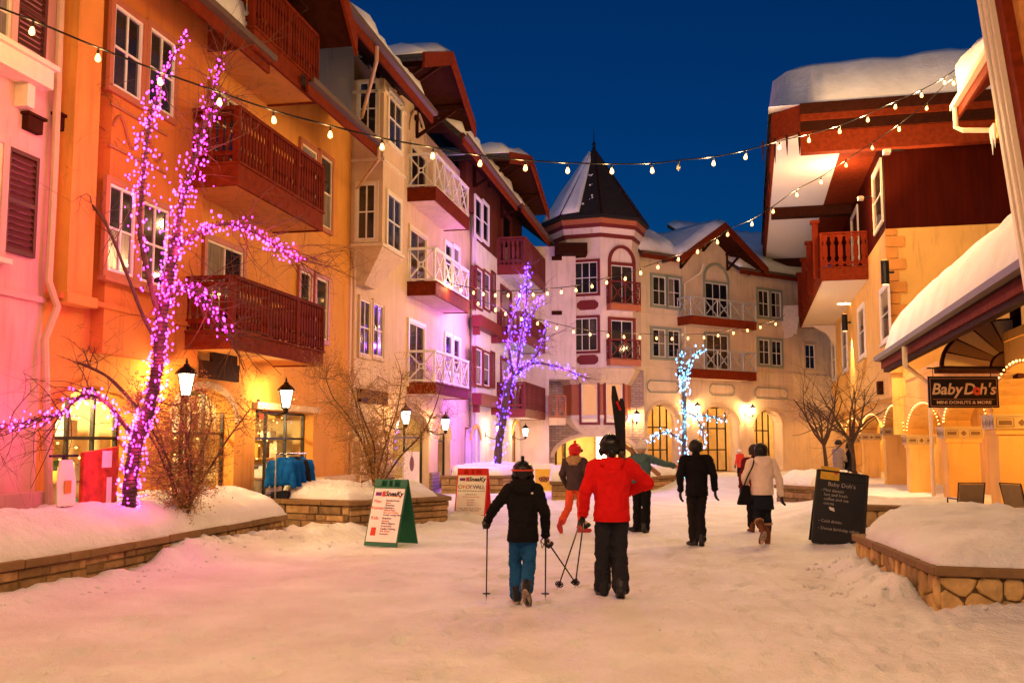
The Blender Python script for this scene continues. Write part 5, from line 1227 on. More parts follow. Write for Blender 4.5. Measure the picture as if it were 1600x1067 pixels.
for k in range(4): p = FG.P(-.6 - .12 * k, zg - .68, -.55); L = r_.uniform(.3, .7); ic.tube([p, p - Vector((0, 0, L * .6)), p - Vector((0, 0, L))], [.03, .022, .004], 6)
ic.build('icicles', mat('ice', (.7, .72, .75), .1, var=.1), N_)
# ------------------------------------------------------------------ trees and shrubs
def spline(pts, n=6):
    out = []
    P = [pts[0]] + list(pts) + [pts[-1]]
    for i in range(1, len(P) - 2):
        for k in range(n):
            t = k / n; a, b, c, d = P[i - 1], P[i], P[i + 1], P[i + 2]
            out.append(.5 * ((2 * b) + (c - a) * t + (2 * a - 5 * b + 4 * c - d) * t * t + (3 * b - a - 3 * c + d) * t ** 3))
    out.append(P[-2]); return out
def grow(mb, p, d, L, rad, lev, r, tips=None, droop=.0, spread=.75, kids=(2, 4), wob=.25):
    n = 4 if lev > 0 else 3; pts = [p]; q = p.copy(); dd = d.normalized()
    for k in range(n):
        dd = (dd + Vector((r.uniform(-wob, wob), r.uniform(-wob, wob), r.uniform(-wob, wob) - droop))).normalized(); q = q + dd * (L / n); pts.append(q)
    mb.tube(pts, [rad * (1 - .65 * k / n) for k in range(n + 1)], 5 if rad > .012 else 3, cap=False)
    if tips is not None and lev <= 1: tips += pts[1:]
    if lev > 0:
        for _ in range(r.randint(*kids)):
            k = r.randint(1, n); a = Vector((r.gauss(0, 1), r.gauss(0, 1), r.gauss(.25, .8))).normalized()
            grow(mb, pts[k], (dd * (1 - spread) + a * spread), L * r.uniform(.5, .8), rad * (1 - .65 * k / n) * .7, lev - 1, r, tips, droop, spread, kids, wob)
def leaves(parent, tips, n, size, m, r, spread=.12):
    mb = MB()
    for _ in range(n):
        p = r.choice(tips) + Vector((r.gauss(0, spread), r.gauss(0, spread), r.gauss(0, spread))); a = Vector((r.gauss(0, 1), r.gauss(0, 1), r.gauss(0, 1))).normalized(); b = a.orthogonal().normalized(); s = size * r.uniform(.6, 1.4)
        mb.quad(p - a * s, p + b * s * .5, p + a * s, p - b * s * .5)
    o = mb.build('leaves', m, parent); o['kind'] = 'stuff'; return o
def led_tree(name, label, base_d, paths, r0, seed, led_paths, led_mat, lab2, led_r, step, twig=(26, .9, 2), twig_paths=None, zbase=.5, jit=.06):
    r = random.Random(seed); P0 = dep(*paths[0][0][:2], base_d); t = thing(name, label, 'tree', (P0.x, P0.y, zbase))
    allp = []
    for i, pth in enumerate(paths):
        pts = spline([dep(q[0], q[1], base_d + (q[2] if len(q) > 2 else 0)) for q in pth])
        if i == 0: pts = [Vector((pts[0].x, pts[0].y, zbase - .15))] + pts
        n = len(pts); ra, rb = r0[i]
        mb = MB(); mb.tube(pts, [(ra + (rb - ra) * k / (n - 1)) * (1 + .12 * math.sin(k * 1.7)) for k in range(n)], 8); mb.build('trunk' if i == 0 else 'branch', M_BARK, t, smooth=True); allp.append(pts)
    tw = MB()
    for i, pts in enumerate(allp):
        if twig_paths is not None and i not in twig_paths: continue
        for _ in range(twig[0]):
            k = r.randint(int(len(pts) * .35), len(pts) - 1); d = (pts[k] - pts[k - 1]).normalized() + Vector((r.gauss(0, .7), r.gauss(0, .7), r.gauss(.1, .5)))
            grow(tw, pts[k], d, twig[1] * r.uniform(.5, 1.2), .011, twig[2], r, droop=.06, wob=.3, spread=.6)
    tw.build('crown', M_TWIG, t)
    # the lights wound round it
    s = thing('string_lights', lab2, 'string lights', (P0.x, P0.y, zbase))
    bl = MB(); wr = MB(); lp = []
    for i, lpq in enumerate(led_paths):
        idx, k0, k1, dens = lpq[:4]; jt = lpq[4] if len(lpq) > 4 else jit
        pts = allp[idx]; n = len(pts); a, b = int(k0 * (n - 1)), int(k1 * (n - 1)); seg = pts[a:b + 1]; ra, rb = r0[idx]; ph = r.uniform(0, 6); coil = []
        L = sum((seg[j + 1] - seg[j]).length for j in range(len(seg) - 1)); m_ = int(L / step * dens)
        for q in range(m_):
            u = q / max(1, m_ - 1) * (len(seg) - 1); j = min(int(u), len(seg) - 2); p = seg[j].lerp(seg[j + 1], u - j); ax = (seg[j + 1] - seg[j]).normalized(); e1 = ax.orthogonal().normalized(); e2 = ax.cross(e1)
            rad = ra + (rb - ra) * (a + u) / n + .03; an = ph + q * 1.05 + r.uniform(-.4, .4); off = (e1 * math.cos(an) + e2 * math.sin(an)) * rad
            coil.append(p + off); c = p + off * 1.2 + Vector((r.gauss(0, jt), r.gauss(0, jt), r.gauss(0, jt) * .8)); bl.ball(c, led_r * r.uniform(.6, 1.3), 1, (1, 1, r.uniform(1.2, 1.9))); lp.append(c)
        if len(coil) > 2: wr.tube(coil, .006, 3, cap=False)
    o = bl.build('bulbs', led_mat, s); o['kind'] = 'stuff'; wr.build('wire', M_IRON, s)
    return t, s, lp
L_MAG = glow('magenta_led', (.95, .03, .70), 4.0); L_VIO = glow('violet_led', (.08, .025, 1.0), 3.2); L_CYA = glow('ice_blue_led', (.10, .46, 1.0), 2.2)
TM = 14.25
tm, sm, lpm = led_tree('bare_tree', 'bare tree wound with magenta lights before the orange house', TM, [
    [(201, 792), (205, 740), (213, 690), (230, 645), (243, 590), (250, 540), (256, 480), (266, 420), (275, 375, .1)],
    [(275, 375, .1), (284, 320, .2), (298, 270, .25), (312, 225, .3), (325, 180, .35), (335, 135, .4), (343, 95, .4)],
    [(250, 500), (238, 455, -.2), (225, 400, -.3), (218, 350, -.35), (222, 300, -.4), (226, 255, -.4), (232, 200, -.45), (242, 160, -.45), (262, 105, -.5), (292, 52, -.5)],
    [(272, 390, .1), (310, 365, .4), (350, 350, .6), (395, 362, .8), (430, 385, .9), (466, 407, 1.0)],
    [(256, 470), (280, 450, -.3), (305, 455, -.5), (330, 480, -.7), (356, 520, -.8)],
    [(216, 688), (195, 665, -.2), (165, 628, -.4), (130, 618, -.6), (95, 645, -.9), (60, 655, -1.1), (8, 665, -1.3)],
    [(245, 535), (222, 490, .2), (195, 420, .3), (165, 350, .4), (120, 290, .5), (85, 240, .5), (70, 190, .6), (112, 152, .7)],
    [(225, 650), (170, 590, .5), (110, 560, .7), (60, 520, .8), (10, 480, .9)],
    ], [(.10, .062), (.04, .010), (.045, .010), (.036, .010), (.03, .008), (.036, .008), (.03, .007), (.03, .006)], 3,
    [(0, 0, 1, 3.4, .035), (1, 0, .45, 3.4, .10), (1, .45, 1, 1.8, .07), (2, .1, .4, 1.0, .05), (2, .4, .8, 3.2, .11), (2, .8, 1, 1.8, .04), (3, .05, 1, 2.8, .07), (4, .05, 1, 2.2, .06), (5, .05, 1, 2.2, .06)], L_MAG, 'magenta fairy lights wound round the bare tree at the orange house', .0125, .033, twig=(26, .95, 2), twig_paths=(1, 3, 4, 5, 6, 7), jit=.05)
for k in range(0, len(lpm), max(1, len(lpm) // 26)): lamp('led_glow', lpm[k] + Vector((.06, -.16, .05)), 5 if lpm[k].z < 2.2 else 6, (1.0, .05, .32), .06, sm)
rr_ = random.Random(77)   # hanging clusters beside the stem
TV = 37.0
tv, sv, lpv = led_tree('bare_tree', 'bare tree wound with violet blue lights before the pale house', TV, [
    [(777, 735), (780, 690), (786, 655), (788, 632), (794, 600), (802, 585), (815, 577)],
    [(815, 577), (835, 567), (862, 571), (885, 578), (909, 588)],
    [(815, 577), (832, 562), (843, 545), (850, 525), (856, 503)],
    [(806, 583), (810, 555), (814, 530), (820, 500), (822, 465), (823, 440), (827, 415)],
    [(802, 585, -.3), (795, 545, -.4), (797, 520, -.4), (803, 490, -.3), (812, 465, -.2), (820, 445)],
    [(814, 530, .3), (826, 505, .3), (838, 480, .3), (843, 462, .3)],
    ], [(.15, .11), (.06, .02), (.06, .02), (.07, .02), (.055, .015), (.05, .015)], 5,
    [(0, 0, 1, 2.6), (1, 0, 1, 2.2), (2, 0, 1, 1.6), (3, 0, 1, 3.0), (4, 0, 1, 2.2), (5, 0, 1, 2.4)], L_VIO, 'violet blue fairy lights wound round the bare tree at the pale house', .027, .085, twig=(10, .9, 2), jit=.085)
for k in range(0, len(lpv), max(1, len(lpv) // 14)): lamp('led_glow', lpv[k] + Vector((-.2, -.15, 0)), 75, (.30, .06, 1.0), .1, sv)
TC = 46.0
tc_, sc_, lpc = led_tree('bare_tree', 'bare tree wound with ice blue lights before the far arcade', TC, [
    [(1069, 738), (1069, 690), (1070, 640), (1068, 604), (1065, 585)],
    [(1065, 585), (1062, 570), (1065, 552)], [(1068, 600), (1074, 578), (1084, 558), (1098, 546)],
    [(1071, 645), (1085, 650), (1096, 668), (1101, 698)], [(1085, 650), (1105, 650), (1132, 656)], [(1069, 690), (1045, 676), (1030, 678), (1015, 690)],
    ], [(.12, .08), (.06, .02), (.06, .02), (.05, .02), (.05, .02), (.05, .02)], 6,
    [(0, 0, 1, 2.6), (1, 0, 1, 3), (2, 0, 1, 3), (3, 0, 1, 2.2), (4, 0, 1, 2.2), (5, 0, 1, 2.2)], L_CYA, 'ice blue fairy lights wound round the bare tree at the far arcade', .032, .10, twig=(8, .9, 2), zbase=.05, jit=.10)
for k in range(0, len(lpc), max(1, len(lpc) // 6)): lamp('led_glow', lpc[k] + Vector((.1, -.35, 0)), 38, (.12, .5, 1.0), .2, sc_)
M_DRY = mat('dry_leaf', (.38, .19, .05), .8, var=.4, scale=20)
def shrub(label, px, py, d, stems, seed, nleaf, H, z=.5):
    r = random.Random(seed); b = dep(px, py, d); b.z = z; t = thing('bare_shrub', label, 'shrub', b); mb = MB(); tw = MB(); tips = []
    for k in range(stems):
        a = 2 * math.pi * k / stems + r.uniform(-.4, .4); pts = [b.copy()]; q = b.copy(); dd = Vector((math.cos(a) * .4, math.sin(a) * .4, 1)).normalized()
        for j in range(6):
            dd = (dd + Vector((r.uniform(-.3, .3), r.uniform(-.3, .3), r.uniform(-.12, .18)))).normalized(); q = q + dd * H / 6 * r.uniform(.8, 1.1); pts.append(q.copy())
        sp_ = spline(pts, 3); mb.tube(sp_, [.022 * (1 - .85 * j / len(sp_)) + .004 for j in range(len(sp_))], 6, cap=False)
        for _ in range(22):
            j = r.randint(int(len(sp_) * .2), len(sp_) - 1); grow(tw, sp_[j], Vector((r.gauss(0, 1), r.gauss(0, 1), r.gauss(.35, .7))), H * .2, .010, 2, r, tips, wob=.35, kids=(3, 6))
    mb.build('trunk', M_BARK, t); tw.build('crown', M_TWIG2, t); leaves(t, tips, nleaf, .016, M_DRY, r, .05); return t
shrub('bare twiggy shrub with dry leaves behind the green sandwich board', 588, 765, 21.0, 8, 5, 11000, 2.9, .6)
shrub('bare twiggy shrub with dry leaves right of the magenta lit trunk', 290, 790, 15.2, 8, 7, 9000, 2.1, .5)
def small_tree(label, px, d, seed, H=3.3):
    r = random.Random(seed); b = dep(px, 740, d); b.z = .42; t = thing('bare_tree', label, 'tree', b); mb = MB(); tw = MB(); tips = []
    fork = b + Vector((r.uniform(-.08, .08), 0, H * .43)); mb.tube(spline([b, b.lerp(fork, .5) + Vector((.03, 0, 0)), fork], 5), [.065 - .003 * k for k in range(11)], 8)
    mb.build('trunk', M_BARK, t)
    for k in range(8):
        a = 2 * math.pi * k / 8 + r.uniform(-.3, .3); grow(tw, fork - Vector((0, 0, .02 * k)), Vector((math.cos(a) * .75, math.sin(a) * .75, 1.0)), H * .42, .03, 3, r, tips, wob=.28, spread=.55, kids=(2, 4))
    tw.build('crown', M_BARK, t); return t
small_tree('bare small tree directly behind the chalkboard, the one nearer the street', 1291, 24.5, 3, 3.1); small_tree('bare small tree right of the chalkboard top, nearer the columns', 1333, 22.5, 9, 3.2)

# ------------------------------------------------------------------ bulb strings over the street
sock = None
def bulb_string(label, A, B, pix, size, energy, every=1, dead=(), drop=None, extra=()):
    """pix: bulb middles in the photo, met in the upright plane through both ends"""
    global sock
    A, B = Vector(A), Vector(B); F = face_between((A.x, A.y, 0), (B.x, B.y, 0)); F.O.z = 0
    t = thing('string_lights', label, 'string lights', (A + B) / 2, 'bulb strings over the street')
    def pos(b): s, z = F.hit(*b); return F.P(s, z)
    P = [pos(b) if len(b) == 2 else Vector(b) for b in pix]
    cab = [A] + [p + Vector((0, 0, size * 1.15)) for p in P] + [B]
    mb = MB(); mb.tube(spline(cab, 4), .013, 5); mb.build('cable', M_IRON, t)
    g0 = None; org = ORG[t]
    for i, p in enumerate(P):
        if g0 is None or i in dead:
            g = MB(); g.lathe([(.10 * size, -.55 * size), (.28 * size, -.42 * size), (.33 * size, -.2 * size), (.26 * size, .1 * size), (.14 * size, .38 * size)], (0, 0, 0), 10); ob_ = g.build('bulb', M_DEADBULB if i in dead else M_BULB, t, smooth=True, local=True)
            k = MB(); k.lathe([(.16 * size, .381 * size), (.17 * size, .8 * size), (.05 * size, .95 * size), (.04 * size, 1.15 * size)], (0, 0, 0), 8); so = k.build('socket', M_IRON, ob_, local=True)
            if i not in dead: g0, s0_ = ob_, so
        else:
            ob_ = g0.copy(); COL.objects.link(ob_); so = s0_.copy(); COL.objects.link(so); so.parent = ob_
        ob_.location = p - org; ob_.rotation_euler = (rnd.uniform(-.12, .12), rnd.uniform(-.12, .12), 0)
        if i not in dead and i % every == 0: lamp('bulb_light', p - Vector((0, 0, .1 * size)), (energy(i) if callable(energy) else energy) * every, WARM, .05, t)
    return t
rA = dep(1548, 84, 25.5)
bulb_string('bulb string crossing the sky in front of the turret cone', dep(-60, -10, 11.2), rA,
    [(50, 48), (153, 90), (250, 127), (343, 159), (428, 187), (516, 210), (597, 229), (676, 243), (750, 255), (821, 262), (887, 266), (956, 267), (1019, 266), (1060, 261), (1115, 255), (1165, 245), (1218, 230), (1264, 219), (1312, 205), (1356, 187), (1399, 167), (1440, 149), (1476, 129), (1510, 106)], .11, lambda i: 13 if i < 12 else 30 if i < 17 else 95, dead=(13,))
bulb_string('bulb string running from the slanting gable down across the turret balconies', dep(1545, 100, 25.3), dep(690, 442, 33.0),
    [(1490, 130), (1448, 169), (1405, 202), (1363, 231), (1322, 258), (1283, 284), (1245, 304), (1208, 330), (1175, 350), (1137, 366), (1121, 378), (1090, 393), (1060, 405), (1028, 417), (1001, 426), (977, 435), (948, 441), (925, 447), (900, 453), (877, 456), (855, 458), (833, 460), (812, 461), (794, 461), (774, 461), (755, 459), (740, 457), (720, 453), (705, 449)], .12, lambda i: 110 if i < 9 else 45 if i < 14 else 12, every=2)
bulb_string('lower bulb string crossing before the far balconies and the turret', dep(1226, 492, 47), dep(733, 455, 36),
    [(1212, 506), (1188, 511), (1168, 516), (1146, 520), (1122, 524), (1100, 527), (1075, 528), (1050, 529), (1026, 528), (1000, 527), (975, 526), (950, 524), (922, 522), (896, 518), (870, 512), (840, 505), (815, 498), (790, 490), (774, 484), (747, 474)], .135, 30, every=3)
# extra bulb strings out of view, added to light the foreground snow
for k, (y, lab) in enumerate(((4.5, 'added bulb string out of view just above the camera'), (-3.0, 'added bulb string out of view behind the camera'))):
    A_, B_ = Vector((-9.0, y, 9.2)), Vector((7.5, y + 1.5, 9.4))
    pts = [tuple(A_.lerp(B_, (i + .5) / 12) - Vector((0, 0, 1.5 * math.sin(math.pi * (i + .5) / 12)))) for i in range(12)]
    bulb_string(lab, A_, B_, pts, .155, (lambda i: 46 + 9 * i) if k == 0 else (lambda i: 80 + 15 * i), every=2)
# fairy lights round the arcade arches
def garland(label, F, a, b, zs, crest, n, size=.024):
    pts = [F.P((a + b) / 2 - (b - a) / 2 * math.cos(math.pi * k / n), zs + (crest - zs) * math.sin(math.pi * k / n) + .05, .06) for k in range(n + 1)]
    t = thing('fairy_lights', label, 'string lights', pts[0], 'fairy lights on the arcade arches'); mb = MB()
    for p in pts[1:-1]: mb.ball(p, size * rnd.uniform(.8, 1.2), 1)
    o = mb.build('bulbs', M_BULB, t); o['kind'] = 'stuff'; w = MB(); w.tube([p + Vector((0, 0, .03)) for p in pts], .008, 4); w.build('wire', M_IRON, t)
for k, (a, b, zs, cr, par) in enumerate(arcs):
    garland(('warm fairy lights on the near arch right of the hanging sign', 'warm fairy lights on the arch behind the hanging sign', 'warm fairy lights on the arch left of the downspout', 'warm fairy lights on the tall middle arcade arch', 'warm fairy lights on the arcade arch right of the bare trees', 'warm fairy lights on the arcade arch between the bare trees', 'warm fairy lights on the farthest arcade arch')[k], FCc, a + .3, b - .3, zs, cr, 26)
# ------------------------------------------------------------------ people
CLT2 = bpy.data.textures.new('fine_folds', 'CLOUDS'); CLT2.noise_scale = 0.042; CLT2.noise_depth = 1
CLT = bpy.data.textures.new('cloth_folds', 'CLOUDS'); CLT.noise_scale = 0.11; CLT.noise_depth = 2
def V3(*a): return Vector(a)
def cap(mb, a, b, ra, rb, n=12):
    a, b = Vector(a), Vector(b); d = (b - a); L = d.length
    if L < 1e-5: d = V3(0, 0, 1)
    d.normalize(); P = []; Rd = []
    for k in range(1, 5): t = k / 4 * math.pi / 2; P.append(a - d * ra * math.cos(t)); Rd.append(ra * math.sin(t))
    for k in range(4): t = k / 4 * math.pi / 2; P.append(b + d * rb * math.sin(t)); Rd.append(rb * math.cos(t))
    mb.tube(P, Rd, n)
def ell(mb, rows, n=20):
    """rows: (centre, rx, ry) flat ellipses lofted from bottom to top"""
    b = len(mb.v)
    for c, rx, ry in rows:
        for k in range(n):
            a = 2 * math.pi * k / n; mb.v.append((c[0] + rx * math.cos(a), c[1] + ry * math.sin(a), c[2]))
    for i in range(len(rows) - 1):
        for k in range(n): mb.f.append((b + i * n + k, b + i * n + (k + 1) % n, b + (i + 1) * n + (k + 1) % n, b + (i + 1) * n + k)); mb.m.append(0)
    mb.f.append(tuple(b + k for k in range(n))[::-1]); mb.m.append(0); e = b + (len(rows) - 1) * n; mb.f.append(tuple(e + k for k in range(n))); mb.m.append(0)
def skin_over(name, mb, m, parent, vox=.016, sm=6, fold=0.0, scale=1.0):
    o = mb.build(name, m, parent, local=True, smooth=True)
    r = o.modifiers.new('skin', 'REMESH'); r.mode = 'VOXEL'; r.voxel_size = vox; r.use_smooth_shade = True
    s = o.modifiers.new('soft', 'SMOOTH'); s.factor = .5; s.iterations = sm
    if fold:
        d = o.modifiers.new('folds', 'DISPLACE'); d.texture = CLT; d.strength = fold * 1.25; d.mid_level = .5; d.texture_coords = 'LOCAL'
        d2 = o.modifiers.new('wrinkles', 'DISPLACE'); d2.texture = CLT2; d2.strength = fold * .5; d2.mid_level = .5; d2.texture_coords = 'LOCAL'
    return o
def hand(mb, w, d, across, curl, sc=1.0, fr=.0105):
    """wrist, pointing direction, direction from little finger to index; curl bends towards palm normal"""
    w = Vector(w); d = Vector(d).normalized(); ac = Vector(across); ac = (ac - d * ac.dot(d)).normalized(); pn = d.cross(ac).normalized()
    for t in (-.026, 0, .026): cap(mb, w + ac * t * sc * .8, w + d * .085 * sc + ac * t * sc, .016 * sc, .0145 * sc, 8)
    for k, (x, L) in enumerate(((-.033, .062), (-.011, .074), (.011, .080), (.033, .072))):
        p = w + d * .085 * sc + ac * x * sc; a = curl * .55; e = p + (d * math.cos(a) + pn * math.sin(a)) * L * .55 * sc
        a2 = curl * 1.5; f = e + (d * math.cos(a2) + pn * math.sin(a2)) * L * .5 * sc; cap(mb, p, e, fr * sc, fr * .95 * sc, 8); cap(mb, e, f, fr * .95 * sc, fr * .8 * sc, 8)
    p = w + d * .03 * sc + ac * .034 * sc; e = p + (d * .7 + ac * .65 + pn * .2 * curl).normalized() * .042 * sc; f = e + (d * .85 + ac * .1 + pn * .55 * min(curl, 1.2)).normalized() * .034 * sc
    cap(mb, p, e, .0135 * sc, .012 * sc, 8); cap(mb, e, f, .012 * sc, .010 * sc, 8)
SKIN = mat('skin', (.52, .30, .20), .55, var=.08, scale=20)
def person(label, px, py, head, H, J, wear, group=None, lean=0.0):
    """J: joints in metres for a body of height 1.75 facing +Y; wear: (garment, colour) choices"""
    g = ground(px, py); t = thing('person', label, 'person', (g.x, g.y, 0), group)
    t.rotation_euler = (0, 0, YAW + R(head)); t.scale = (H / 1.75,) * 3; ORG[t] = V3(0, 0, 0)
    j = dict(hipL=(-.085, 0, .92), hipR=(.085, 0, .92), kneeL=(-.10, .02, .50), kneeR=(.10, .02, .50), ankL=(-.10, -.02, .10), ankR=(.10, -.02, .10), toeL=(-.12, .14, .035), toeR=(.12, .14, .035),
        chest=(0, 0, 1.28), neck=(0, 0, 1.47), head=(0, .02, 1.63), shL=(-.185, 0, 1.43), shR=(.185, 0, 1.43), elL=(-.27, -.03, 1.16), elR=(.27, -.03, 1.16), wrL=(-.28, .05, .92), wrR=(.28, .05, .92), look=(0, 1, 0))
    j.update(J); j = {k: Vector(v) for k, v in j.items() if isinstance(v, tuple)}
    pel = (j['hipL'] + j['hipR']) / 2
    # the body itself, one surface
    b = MB(); ell(b, [(pel + V3(0, 0, -.06), .13, .09), (pel + V3(0, 0, .04), .145, .10), (pel.lerp(j['chest'], .5), .125, .088), (j['chest'], .15, .10), (j['neck'] - V3(0, 0, .05), .11, .075), (j['neck'], .055, .055)])
    cap(b, j['neck'] - V3(0, 0, .05), j['head'] - V3(0, 0, .08), .052, .05)
    hd = j['head']; lk = j['look'].normalized(); sd = lk.cross(V3(0, 0, 1)).normalized()
    b.ball(hd + V3(0, 0, .015), .098, 2, (1, 1, 1.14)); cap(b, hd + lk * .03 - V3(0, 0, .06), hd + lk * .055 - V3(0, 0, .085), .062, .045)
    cap(b, hd + lk * .092 + V3(0, 0, .015), hd + lk * .118 - V3(0, 0, .022), .012, .016, 8); cap(b, hd + lk * .10 - sd * .02 - V3(0, 0, .058), hd + lk * .10 + sd * .02 - V3(0, 0, .058), .009, .009, 8)
    for s in (-1, 1):
        cap(b, hd + sd * s * .098 + V3(0, 0, .02), hd + sd * s * .1 - V3(0, 0, .025), .016, .012, 8); cap(b, hd + lk * .095 + sd * s * .02 + V3(0, 0, .035), hd + lk * .088 + sd * s * .05 + V3(0, 0, .035), .01, .01, 8)
    for s, w in (('L', -1), ('R', 1)):
        cap(b, j['sh' + s], j['el' + s], .048, .04); cap(b, j['el' + s], j['wr' + s], .04, .028); cap(b, j['hip' + s], j['knee' + s], .078, .055); cap(b, j['knee' + s], j['ank' + s], .055, .036); cap(b, j['ank' + s] - V3(0, 0, .03), j['toe' + s], .035, .028)
        hdn = (j['wr' + s] - j['el' + s]); hand(b, j['wr' + s], J.get('hd' + s, hdn), J.get('ac' + s, (0, 1, .1)), J.get('curl' + s, .5))
    skin_over('body', b, SKIN, t, .013, 3)
    for s in (-1, 1):
        e = MB(); e.ball(hd + lk * .09 + sd * s * .035 + V3(0, 0, .018), .012, 1); e.build('eye', M_IRON, t, local=True)
    W_ = wear
    # jacket
    jk = W_['jacket']; hem = jk.get('hem', .82); fat = jk.get('fat', 1.0); c = MB(); ch = j['chest']
    def along(z):
        u = max(0, min(1, (z - pel.z) / (ch.z - pel.z))); p = pel.lerp(ch, u); return V3(p.x, p.y, z)
    rows = [(along(hem), .185 * fat, .145 * fat), (along(hem + .07), .19 * fat, .15 * fat), (along(1.0), .178 * fat, .14 * fat), (along(1.12), .18 * fat, .14 * fat), (V3(ch.x, ch.y, ch.z), .20 * fat, .145 * fat), (V3(ch.x, ch.y, ch.z) + (j['neck'] - ch) * .5, .195 * fat, .135 * fat), (j['neck'] - V3(0, 0, .03), .12, .10), (j['neck'] + V3(0, 0, .03), .08, .08)]
    ell(c, rows)
    for s in 'LR':
        aw = jk.get('arm', 1.0); cap(c, j['sh' + s], j['el' + s], .082 * aw, .068 * aw); cap(c, j['el' + s], j['wr' + s], .068 * aw, .052 * aw); cap(c, (j['neck'] + j['sh' + s]) / 2, j['sh' + s], .07, .078 * aw)
    jo = skin_over('jacket', c, jk['m'], t, .0125, 6, fold=.03)
    for s in 'LR':   # cuffs and shoulder seams
        dd = (j['wr' + s] - j['el' + s]).normalized(); e1 = dd.orthogonal().normalized(); e2 = dd.cross(e1); q = j['wr' + s] + dd * .0; aw = jk.get('arm', 1.0)
        cf = MB(); cf.tube([q + (e1 * math.cos(2 * math.pi * k / 14) + e2 * math.sin(2 * math.pi * k / 14)) * .05 * aw for k in range(15)], .011, 6); cf.build('cuff', jk['m'], jo, local=True, smooth=True)
    hm = MB(); n = 28; p0 = along(hem)
    hm.tube([p0 + V3(.178 * fat * math.cos(2 * math.pi * k / n), .138 * fat * math.sin(2 * math.pi * k / n), .004) for k in range(n + 1)], .012, 6); hm.build('hem', jk['m'], jo, local=True, smooth=True)
    if jk.get('hood'):
        h = MB(); nk = j['neck']; k = jk['hood']
        cap(h, nk + V3(-.085, -.07, .00), nk + V3(.085, -.07, .0), .07 * k, .07 * k); cap(h, nk + V3(-.05, -.10, -.06), nk + V3(.05, -.10, -.06), .06 * k, .06 * k); cap(h, nk + V3(-.085, .0, .02), nk + V3(-.05, .07, .02), .045 * k, .04 * k); cap(h, nk + V3(.085, .0, .02), nk + V3(.05, .07, .02), .045 * k, .04 * k)
        skin_over('hood', h, jk.get('hoodm', jk['m']), jo, .014, 4, fold=.02)
    else:
        h = MB(); cap(h, j['neck'] - V3(0, 0, .02), j['neck'] + V3(0, .0, .045), .082, .074); skin_over('collar', h, jk['m'], jo, .012, 3)
    if 'skirt' in W_:
        sk = MB(); z0, m_ = W_['skirt']; ell(sk, [(along(z0), .20, .165), (along(z0 + .15), .19, .155), (along(hem + .08), .165, .13)]); skin_over('tunic', sk, m_, t, .016, 4, fold=.03)
    # trousers
    tr = W_['trousers']; tf = tr.get('fat', 1.0); c = MB(); ell(c, [(pel + V3(0, 0, -.09), .145, .115), (pel + V3(0, 0, .0), .155, .118), (pel + V3(0, 0, .07), .135, .10)])
    for s in 'LR':
        cap(c, j['hip' + s], j['knee' + s], .096 * tf, .082 * tf); a = j['ank' + s]; cap(c, j['knee' + s], a.lerp(j['knee' + s], tr.get('cut', .08)), .082 * tf, tr.get('cuff', .075) * tf)
    skin_over('trousers', c, tr['m'], t, .0125, 5, fold=.034)
    # boots with soles
    bt = W_['boots']; bs = bt.get('s', 1.0)
    for s in 'LR':
        c = MB(); a, to, kn = j['ank' + s], j['toe' + s], j['knee' + s]; up = (kn - a).normalized(); f = (to - a); f = (f - up * f.dot(up)).normalized(); dn = -up
        heel = a + dn * .045 - f * .045; ball_ = a + dn * .055 + f * .13
        cap(c, heel, ball_, .045 * bs, .043 * bs); cap(c, ball_, ball_ + f * .055, .042 * bs, .034 * bs); cap(c, heel + up * .05, a + up * bt.get('h', .16), .05 * bs, .058 * bs)
        bo = skin_over('boot', c, bt['m'], t, .010, 3)
        so = MB(); q = f.cross(up).normalized(); pts = []
        for k in range(16):
            u = 2 * math.pi * k / 16; x = math.cos(u); pts.append(a + f * (.045 + .15 * x) + q * math.sin(u) * .047 * (1 - .12 * x) + dn * .075 * (.9 + .1 * bs))
        so.prism(pts, dn * .025); so.build('sole', bt.get('sole', M_IRON), bo, local=True)
        if bt.get('trim'):
            tm_ = MB(); e = a + up * (bt.get('h', .16) + .02); e1 = up.orthogonal().normalized(); e2 = up.cross(e1); tm_.tube([e + (e1 * math.cos(2 * math.pi * k / 14) + e2 * math.sin(2 * math.pi * k / 14)) * .062 * bs for k in range(15)], .022, 8); skin_over('boot_trim', tm_, bt['trim'], bo, .008, 2, fold=.02)
    # gloves
    if W_.get('gloves'):
        for s in 'LR':
            if s in W_.get('bare', ''): continue
            c = MB(); hdn = (j['wr' + s] - j['el' + s]).normalized(); cap(c, j['wr' + s] - hdn * .05, j['wr' + s] + hdn * .01, .052, .042)
            hand(c, j['wr' + s] - hdn * .0, J.get('hd' + s, hdn), J.get('ac' + s, (0, 1, .1)), J.get('curl' + s, .5), 1.3, .016); skin_over('glove', c, W_['gloves'], t, .0065, 2)
    hw = W_.get('head')
